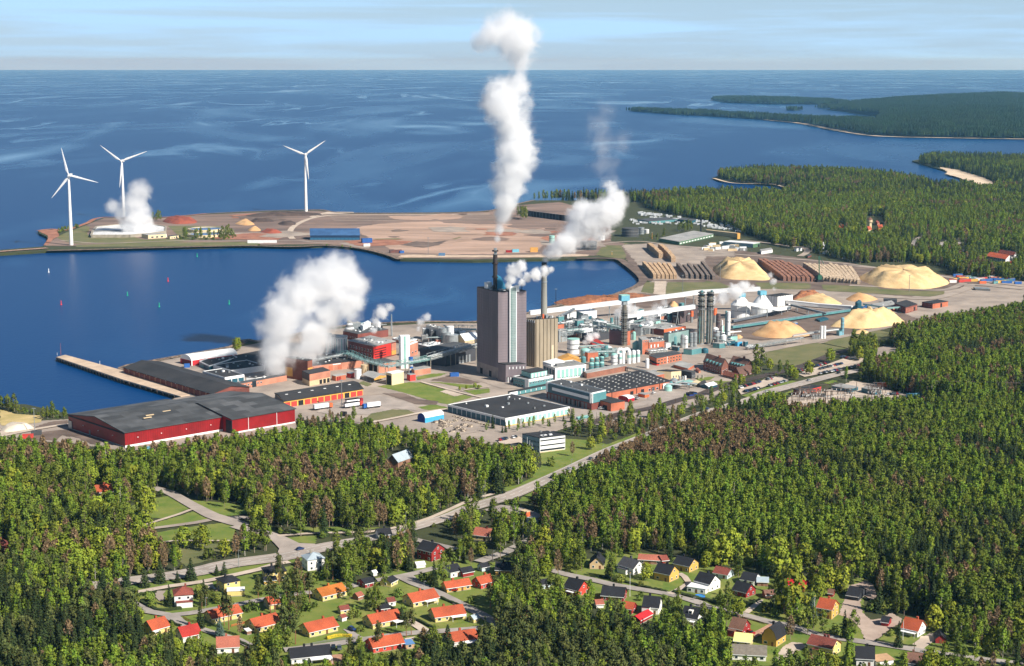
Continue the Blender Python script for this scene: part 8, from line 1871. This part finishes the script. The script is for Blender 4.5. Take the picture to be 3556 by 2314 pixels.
SOLO=[('maple','N',1225,640,1.45,'big golden green maple above the park path'),('maple','N',1335,850,1.45,'big lime green maple standing in front of the golden one'),('maple','N',1010,590,1.1,'yellow maple left of the golden maple'),('maple','N',850,560,1.0,'green maple farthest left of the three park maples'),('maple','N',1858,1140,1.05,'yellow maple with a clear trunk on the park lawn'),('maple','N',1690,1120,.9,'yellow maple left of the clear trunked one'),('alder','N',2062,748,.75,'round dark green tree alone on the lawn by the junction'),('maple','N',2060,1215,.8,'olive maple beside the main road'),('bush','N',1920,1225,1.9,'brownish bush beside the main road'),('maple','N',110,1040,1.05,'green maple at the left park path'),('spruce','N',1755,1415,.68,'broad spruce on the verge of the main road'),('spruce','N',1470,1440,.7,'spruce with narrow top left of the broad one'),('spruce','N',1330,1480,.58,'young spruce left on the verge'),('spruce','N',1630,1440,.36,'smallest spruce on the verge'),('spruce','N',2060,1370,.42,'right young spruce of a pair on the verge'),('spruce','N',1990,1375,.34,'left young spruce of a pair on the verge'),('spruce','N',1160,1470,.9,'tall spruce at the end of the main road'),('spruce','P',990,1120,.8,'spruce between the red roofed house and the pine bungalow'),('blue','P',1215,1210,.52,'silvery blue spruce behind the salmon roofed house'),('pine','P',1265,1080,.92,'left of two tall pines before the orange bungalow'),('pine','P',1320,1130,1.05,'right of two tall pines before the orange bungalow'),('pine','P',1800,930,1.1,'pine before the small orange bungalow'),('pine','P',1855,935,.95,'second pine before the small orange bungalow'),('pine','P',1900,610,1.0,'dark pine covering half of the ochre house'),('pine','P',1660,780,.75,'pine at the right of the white garage'),('pine','P',1960,1270,1.1,'tall pine right of the brick gabled bungalow'),('pine','P',2090,1300,.95,'slim pine on the shaded lawn'),('pine','P',2255,830,1.0,'pine left of the amber bungalow'),('spruce','Q',1590,600,.85,'dark spruce at the lane junction'),('alder','Q',1695,600,1.15,'tall dense poplar at the lane junction'),('spruce','Q',1240,1000,.5,'slim cypress beside the pavilion bungalow'),('pine','Q',985,1290,.85,'pine in front of the brick fronted bungalow'),('spruce','Q',1740,1275,.68,'spruce in front of the white pergola bungalow'),('alder','Q',960,870,.95,'birch like tree behind the pavilion bungalow'),('alder','Q',1045,590,.75,'green tree by the black roofed outbuilding'),('spruce','R',1310,500,.68,'dark spruce before the white grey roofed house'),('alder','R',1690,485,.5,'dark round tree between the white and yellow houses'),('maple','S',1480,940,1.75,'huge golden maple by the white flagpole'),('maple','S',870,985,.78,'small bright yellow maple beside the street'),('blue','S',1735,1000,.6,'dark blue spruce at the orange roofed yellow house'),('alder','S',1860,1200,.8,'dark tree on the street below the yellow house'),('spruce','S',2110,1230,.8,'dark spruce left on the gravel yard corner'),('alder','S',2210,1260,.95,'dark tree right on the gravel yard corner'),('maple','S',680,400,1.35,'broad lime maple at the wood edge behind the garage'),('maple','S',800,350,1.4,'broad green maple at the wood edge'),('maple','S',1330,480,1.5,'spreading olive maple above the village'),('maple','S',1950,400,1.6,'tall yellow green maple row at the village edge'),('maple','S',2200,500,1.5,'green maple left of the gravel yard'),('maple','S',1910,680,1.0,'white blossoming tree by the playhouse'),('maple','S',2080,670,.95,'second white blossoming tree by the playhouse'),('alder','J',2090,1400,1.5,'great grey green poplar beside the old works office'),('alder','J',2160,1390,1.3,'second poplar beside the old works office'),('alder','L',2050,640,1.0,'tall dark tree at the brick annexe'),('alder','L',2040,760,1.25,'broad dark tree below the brick annexe'),('maple','L',1730,870,.5,'small white blossoming tree on the office lawn'),('maple','L',1640,930,.7,'olive tree on the office lawn'),('bare','L',1450,1000,.7,'round brown tree on the office lawn'),('bush','L',1230,1100,1.8,'dark bush below the office lawn'),('maple','K',1130,1015,.95,'round green tree at the railway bank'),('maple','K',880,1165,.95,'bright round tree in the large car park'),('birch','K',1318,1245,.8,'slender birch alone between the roads'),('maple','G',760,405,.95,'lime green tree at the water behind the arched hall'),('maple','H',2180,1060,.32,'small tree on the lawn by the boiler house'),('maple','H',2230,1080,.28,'second small tree on the lawn by the boiler house'),('maple','H',1970,1095,.26,'third small tree on the lawn by the boiler house'),('maple','H',2060,1085,.28,'fourth small tree on the lawn by the boiler house'),('alder','H',510,1530,.75,'slim tree on the truck yard bank'),('alder','M',1640,560,.95,'dark round tree beside the first car park'),('maple','M',1100,640,.7,'grey green tree by the red lean-to')]
for kd,k,x,y,s_,lb in SOLO:tree(kd,g(k,x,y),s_,lb,sx=1.75 if kd in ('spruce','blue')and s_<.8 else 1.0)
def scatter(name,arr,meshes,label,zs=None):
	me=bpy.data.meshes.new(name);me.from_pydata([(a[0],a[1],a[5])for a in arr],[],[]);
	s_=me.attributes.new('size','FLOAT','POINT');s_.data.foreach_set('value',[a[3]for a in arr]);rg=np.random.default_rng(len(arr))
	t_=me.attributes.new('turn','FLOAT','POINT');t_.data.foreach_set('value',rg.uniform(0,6.28,len(arr)).astype(np.float32));i_=me.attributes.new('pick','INT','POINT');i_.data.foreach_set('value',rg.integers(0,len(meshes),len(arr)))
	o=bpy.data.objects.new(name,me);COL.objects.link(o);tag(o,label,kind='stuff')
	lib=bpy.data.collections.new(name+'_kinds')
	for q,m_ in enumerate(meshes):lib.objects.link(bpy.data.objects.new('%s_%d'%(m_.name,q),m_))
	ng=bpy.data.node_groups.new(name,'GeometryNodeTree');ng.interface.new_socket('Geometry',in_out='INPUT',socket_type='NodeSocketGeometry');ng.interface.new_socket('Geometry',in_out='OUTPUT',socket_type='NodeSocketGeometry')
	N=ng.nodes;gi,go=N.new('NodeGroupInput'),N.new('NodeGroupOutput');ci=N.new('GeometryNodeCollectionInfo');ci.inputs['Collection'].default_value=lib;ci.inputs['Separate Children'].default_value=True;ci.inputs['Reset Children'].default_value=True
	mp=N.new('GeometryNodeMeshToPoints');ip=N.new('GeometryNodeInstanceOnPoints');ip.inputs['Pick Instance'].default_value=True
	def attr(n_,ty):a=N.new('GeometryNodeInputNamedAttribute');a.data_type=ty;a.inputs['Name'].default_value=n_;return a.outputs['Attribute']
	cx=N.new('ShaderNodeCombineXYZ');K_=ng.links.new
	K_(gi.outputs[0],mp.inputs['Mesh']);K_(mp.outputs['Points'],ip.inputs['Points']);K_(ci.outputs[0],ip.inputs['Instance']);K_(attr('pick','INT'),ip.inputs['Instance Index']);K_(attr('turn','FLOAT'),cx.inputs['Z']);K_(cx.outputs[0],ip.inputs['Rotation']);K_(attr('size','FLOAT'),ip.inputs['Scale']);K_(ip.outputs['Instances'],go.inputs[0])
	md=o.modifiers.new('grow','NODES');md.node_group=ng
	return o
PLUR=dict(birch='fresh green birches',alder='dull green alders',spruce='dark spruces',pine='pines',bare='brown leafless trees',maple='yellow green maples',bush='bushes',blue='blue spruces')
LM=[(40,1060,'the left sand bank'),(300,1050,'the red warehouse corner'),(680,1000,'the red warehouse end'),(230,1150,'the orange park cottage'),(330,1130,'the golden park maples'),(540,1210,'the park junction'),(60,1240,'the left foot path'),(480,1330,'the main road spruces'),(900,1070,'the tin roofed barn'),(1060,1030,'the scrap yard'),(1200,1080,'the three flagpoles'),(760,1130,'the bare thicket'),(880,1210,'the cycle path bend'),(1100,1240,'the pink roofed cottage'),(740,1320,'the tin roofed villa'),(990,1280,'the tall red house'),(100,1450,'the lower left corner'),(330,1480,'the cream orange roofed house'),(470,1460,'the vivid red roof'),(640,1400,'the small pine bungalow'),(780,1380,'the amber bungalow'),(900,1440,'the pavilion bungalow'),(1060,1400,'the two awning bungalows'),(720,1530,'the pool terrace'),(1080,1490,'the pergola bungalow'),(1250,1480,'the red village roofs'),(1400,1500,'the lower middle edge'),(1600,1500,'the small dormer house'),(1240,1330,'the village road bend'),(1480,1290,'the pink outhouse'),(1560,1330,'the yellow black roofed houses'),(1640,1370,'the blue pool'),(1830,1380,'the huge golden maple'),(1920,1420,'the orange roofed yellow house'),(1990,1380,'the gravel yard'),(2110,1450,'the porch roofed house'),(2300,1500,'the street end'),(2250,1350,'the dark right edge'),(1320,1120,'the lower main road'),(1500,1030,'the brown thicket'),(1400,1180,'the road gap'),(1600,1180,'the birch wood middle'),(1850,1150,'the birch wood heart'),(2150,1150,'the birch wood right end'),(1950,960,'the substation'),(2250,960,'the power line'),(2150,860,'the wood car park'),(2300,780,'the far brick hall'),(1750,920,'the first car park'),(1850,830,'the large car park'),(1550,980,'the brick annexe'),(1400,1000,'the office lawn'),(2000,560,'the water tower'),(1750,540,'the white slab tower'),(2200,620,'the apartment block'),(1700,450,'the headland bay'),(2250,400,'the beach'),(180,580,'the basins'),(760,565,'the blue store'),(1300,560,'the far quay')]
LMA=np.array([(a,b)for a,b,c in LM],float)*1.494
def near_name(x,y,z):
	q=proj([(x,y,z)])[0];return LM[int(((LMA-q)**2).sum(1).argmin())][2]
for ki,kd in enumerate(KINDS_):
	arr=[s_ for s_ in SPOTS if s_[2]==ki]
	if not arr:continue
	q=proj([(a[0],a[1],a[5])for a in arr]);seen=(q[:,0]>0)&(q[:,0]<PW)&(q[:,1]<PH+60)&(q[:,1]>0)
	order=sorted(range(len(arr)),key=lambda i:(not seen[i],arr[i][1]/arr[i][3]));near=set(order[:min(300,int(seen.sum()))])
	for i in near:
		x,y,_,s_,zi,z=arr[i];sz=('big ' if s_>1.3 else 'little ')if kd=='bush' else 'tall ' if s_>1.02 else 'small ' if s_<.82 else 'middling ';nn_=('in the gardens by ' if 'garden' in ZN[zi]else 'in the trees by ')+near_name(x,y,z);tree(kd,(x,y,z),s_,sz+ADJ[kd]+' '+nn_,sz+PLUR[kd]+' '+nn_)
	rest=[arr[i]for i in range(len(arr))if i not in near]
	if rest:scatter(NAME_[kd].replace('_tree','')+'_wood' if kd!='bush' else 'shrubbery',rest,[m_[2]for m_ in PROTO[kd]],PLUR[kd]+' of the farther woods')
def clump(seed):
	r=random.Random(seed);mb=MB()
	for i in range(26):
		x,y=r.uniform(-19,19),r.uniform(-19,19);h=r.uniform(11,19);w=r.uniform(1.8,3.2);n=6;z0=h*.1;lean=r.uniform(-.5,.5)
		for (za,ra),(zb,rb)in zip(((.05,.9),(.35,1.0),(.7,.7),(1,.06)),((.35,1.0),(.7,.7),(1,.06))):
			for j in range(n):
				a0,a1=6.283*j/n,6.283*(j+1)/n;k0,k1=r.uniform(.85,1.1),r.uniform(.85,1.1)
				mb.poly([(x+w*ra*math.cos(a0),y+w*ra*math.sin(a0),h*za),(x+w*ra*math.cos(a1),y+w*ra*math.sin(a1),h*za),(x+lean+w*rb*k1*math.cos(a1),y+w*rb*math.sin(a1),h*zb),(x+lean+w*rb*k0*math.cos(a0),y+w*rb*math.sin(a0),h*zb)],uv=[(0,0)]*4)
	return mb.mesh('clump',leafmat('far_forest',(44,64,34),(28,46,28),.45))
def hill(x,y,poly):
	e=np.zeros(x.shape)
	for r_ in (180,420,800):
		for a in range(8):e+=inside(x+r_*math.cos(a*.785),y+r_*math.sin(a*.785),poly)
	return 46*(e/24)**2*np.clip(vnoise(x,y,1100,4)+.25,0,1)
CL=[clump(i)for i in range(4)];far=[]
for pl,z in ((SPIT,2.0),(ISLE,2.0),(SKERRY,2.0),(SKERRY2,2.0)):
	poly=[tuple(g('X',x,y,z).xy)for x,y in pl];P_=np.array(poly);x0,y0=P_.min(0);x1,y1=P_.max(0);sp=30
	X_,Y_=np.meshgrid(np.arange(x0,x1,sp),np.arange(y0,y1,sp));rg=np.random.default_rng(3);X_=(X_+rg.uniform(-12,12,X_.shape)).ravel();Y_=(Y_+rg.uniform(-12,12,Y_.shape)).ravel();ok=inside(X_,Y_,poly)
	q=proj(np.stack([X_,Y_,np.full(len(X_),z)],1));ok&=(q[:,0]>-200)&(q[:,0]<PW+300);e=.35+.65*np.clip(vnoise(X_,Y_,300,8),0,1)
	ix,iy=(q[:,0]/MS).astype(int).clip(0,MW-1),(q[:,1]/MS).astype(int).clip(0,MH-1);ok&=~CLEAR[iy,ix]
	hz=hill(X_,Y_,poly)
	if pl is SPIT:
		gx,gy=np.meshgrid(np.arange(x0,x1,110),np.arange(y0,y1,110));hh_=hill(gx.ravel(),gy.ravel(),poly);nx_=gx.shape[1]
		me=bpy.data.meshes.new('hills');me.from_pydata([(a,b,z-.6+c)for a,b,c in zip(gx.ravel(),gy.ravel(),hh_)],[],[(j*nx_+i,j*nx_+i+1,(j+1)*nx_+i+1,(j+1)*nx_+i)for j in range(gx.shape[0]-1)for i in range(nx_-1)if inside(gx[j:j+2,i:i+2].ravel(),gy[j:j+2,i:i+2].ravel(),poly).all()]);me.materials.append(m_farfloor);tag(bpy.data.objects.new('hills',me),kind='structure');COL.objects.link(bpy.data.objects['hills'])
	far+=[(X_[a],Y_[a],0,rg.uniform(.8,1.35),0,z+hz[a])for a in np.nonzero(ok)[0]]
scatter('far_forest',far,CL,'dark blue green forest covering the far peninsula and islands')
print('TREES',len(SPOTS),'far',len(far),{k_:sum(1 for s_ in SPOTS if s_[2]==i)for i,k_ in enumerate(KINDS_)})
# steam: billows of real vapour
def plume(label,base,pts,dens,seed,amp=1.1,fade=1.0,name='steam_plume',grain=1.0,fat=1.0):
	Y0=g(*base).y;rr=random.Random(seed);S_=[]
	for x,y,r_ in pts:
		c=at_depth('W',x,y,Y0);r_=r_*fat*1.494/pxm(c);c.y+=rr.uniform(-.35,.35)*r_;S_.append((c,r_))
	bm=bmesh.new()
	for c,r_ in S_:bmesh.ops.create_icosphere(bm,subdivisions=2,radius=r_*1.42,matrix=Matrix.Translation(c))
	me=bpy.data.meshes.new(name);bm.to_mesh(me);bm.free()
	o=bpy.data.objects.new(name,me);COL.objects.link(o);tag(o,label,'steam plume')
	rm=np.mean([r_ for c,r_ in S_]);md=o.modifiers.new('one_hull','REMESH');md.mode='VOXEL';md.voxel_size=max(.8,min(r_ for c,r_ in S_)*.35)
	m=bpy.data.materials.new('steam');m.use_nodes=True;n,l=m.node_tree.nodes,m.node_tree.links;n.remove(n['Principled BSDF'])
	pos=n.new('ShaderNodeNewGeometry').outputs['Position']
	def mth(op,a,b,c=None):
		q=n.new('ShaderNodeMath');q.operation=op
		for i,v in enumerate((a,b,c)):
			if v is None:continue
			if isinstance(v,(int,float)):q.inputs[i].default_value=v
			else:l.new(v,q.inputs[i])
		return q.outputs[0]
	d=None
	for c,r_ in S_:
		vm=n.new('ShaderNodeVectorMath');vm.operation='DISTANCE';l.new(pos,vm.inputs[0]);vm.inputs[1].default_value=c
		e=mth('DIVIDE',vm.outputs['Value'],r_);d=e if d is None else mth('SMOOTH_MIN',d,e,.25)
	no=n.new('ShaderNodeTexNoise');no.inputs['Scale'].default_value=grain/(rm*.8);no.inputs['Detail'].default_value=9;no.inputs['Roughness'].default_value=.66;no.inputs['Distortion'].default_value=.5
	l.new(pos,no.inputs['Vector'])
	f=mth('ADD',mth('SUBTRACT',1.02,d),mth('MULTIPLY',mth('SUBTRACT',no.outputs['Fac'],.5),amp*2.5))
	sm=n.new('ShaderNodeMapRange');sm.interpolation_type='SMOOTHSTEP';sm.inputs['From Min'].default_value=0;sm.inputs['From Max'].default_value=.85;sm.inputs['To Max'].default_value=dens/rm*36
	l.new(f,sm.inputs['Value']);out=sm.outputs['Result']
	if fade<1:
		sx=n.new('ShaderNodeSeparateXYZ');l.new(pos,sx.inputs[0]);zr=n.new('ShaderNodeMapRange');zs=[c.z for c,r_ in S_];zr.inputs['From Min'].default_value=min(zs);zr.inputs['From Max'].default_value=max(zs)+rm
		zr.inputs['To Min'].default_value=1;zr.inputs['To Max'].default_value=fade;l.new(sx.outputs['Z'],zr.inputs['Value']);out=mth('MULTIPLY',out,zr.outputs['Result'])
	v=n.new('ShaderNodeVolumePrincipled');v.inputs['Color'].default_value=(.995,.997,1,1);v.inputs['Anisotropy'].default_value=0.0
	l.new(out,v.inputs['Density']);l.new(v.outputs['Volume'],n['Material Output'].inputs['Volume'])
	m.cycles.volume_step_rate=.55;me.materials.append(m);return o
bh=('I',515,1418)
plume('tall white steam column curling above the black boiler house chimney',bh,[(1155,556,8),(1160,532,14),(1167,502,22),(1176,466,30),(1184,430,37),(1190,395,42),(1200,355,47),(1196,318,43),(1187,284,38),(1180,250,48),(1148,240,36),(1165,220,42),(1192,208,38),(1207,180,20),(1209,155,19),(1205,128,32),(1205,98,46),(1182,74,48),(1214,64,30),(1142,84,34),(1116,100,22)],.11,1,.8,.55,fat=1.22)
plume('white steam streaming right from the thick concrete chimney',('I',1145,1040),[(1268,604,9),(1274,592,14),(1293,578,24),(1318,562,28),(1345,541,36),(1376,515,44),(1352,498,32),(1410,492,38),(1432,466,26),(1420,440,17)],.11,2,.8,fat=1.2)
plume('thin veil of vapour drifting up above the concrete chimney steam',('I',1145,1040),[(1420,425,30),(1405,380,38),(1400,335,44),(1395,290,40),(1405,255,30),(1440,330,30)],.006,3,1.3,.6)
plume('great white steam cloud over the paper mill roofs',('G',1450,720),[(640,880,20),(640,846,36),(646,805,46),(650,762,52),(668,722,54),(700,690,56),(742,662,62),(785,642,54),(822,662,40),(806,704,44),(765,735,40),(735,775,44),(722,808,38),(690,838,26)],.10,4,.8,.75,fat=1.15)
plume('small steam puffs above the louvred brick mill',('H',780,600),[(868,768,10),(874,748,16),(886,728,20),(905,716,12)],.06,5,.9)
plume('white steam beside the middle wind turbine at the basins',('A',1290,300),[(318,540,20),(308,522,32),(322,500,32),(318,470,32),(326,442,26),(282,495,20),(262,480,16),(345,530,18)],.07,6,.8,.5,fat=1.2)
plume('short steam plume left on the boiler house roof',bh,[(1181,664,9),(1188,648,13),(1197,630,17),(1212,617,13)],.10,7,.8,fat=1.25)
plume('steam ribbon trailing right from the boiler house roof',bh,[(1213,656,8),(1226,645,11),(1246,638,13),(1266,631,11),(1281,627,7)],.10,8,.8,fat=1.3)
plume('white steam blowing over the nearer cone roofed silo',('J',1560,900),[(1655,697,14),(1682,692,18),(1708,678,22),(1730,667,18),(1748,668,9)],.08,9,.85)
plume('steam wreath round the scaffold tower head',('J',300,930),[(1437,728,13),(1456,716,20),(1474,722,15)],.05,10,.9)
plume('little steam cloud over the crimson gabled shed',('I',1720,950),[(1360,796,8),(1371,786,13),(1385,781,10)],.09,11,.8)
plume('thin wisp of steam left of the silver clad hall',('H',1440,400),[(973,764,8),(978,748,12),(992,738,12)],.035,12,1.0)
plume('faint steam drifting between the white conveyors',('J',560,850),[(1498,752,13),(1512,738,19),(1530,720,18),(1545,705,12)],.022,13,1.1)
plume('faint wisp rising from the white box hall',('K',500,340),[(1799,672,6),(1797,655,10),(1790,640,9)],.03,14,1.0)
plume('thin vapour lying over the bay before the quay',('C',700,600),[(1330,625,24),(1370,630,32),(1420,632,26)],.0035,15,1.3)
# the air
def haze():
	m=bpy.data.materials.new('air');m.use_nodes=True
	n,l=m.node_tree.nodes,m.node_tree.links
	n.remove(n['Principled BSDF'])
	v=n.new('ShaderNodeVolumePrincipled')
	v.inputs['Color'].default_value=(0.27,0.64,1.0,1);v.inputs['Absorption Color'].default_value=(1,1,1,1);v.inputs['Density'].default_value=HAZE
	v.inputs['Anisotropy'].default_value=0.2
	l.new(v.outputs['Volume'],n['Material Output'].inputs['Volume'])
	mb=MB();mb.prism([(-61000,-1600),(61000,-1600),(61000,SEA_FAR+500),(-61000,SEA_FAR+500)],-6.0,330.0,bottom=True)
	o=mb.build('haze',m,kind='stuff',label='pale blue haze lying over the far sea and islands')
haze()
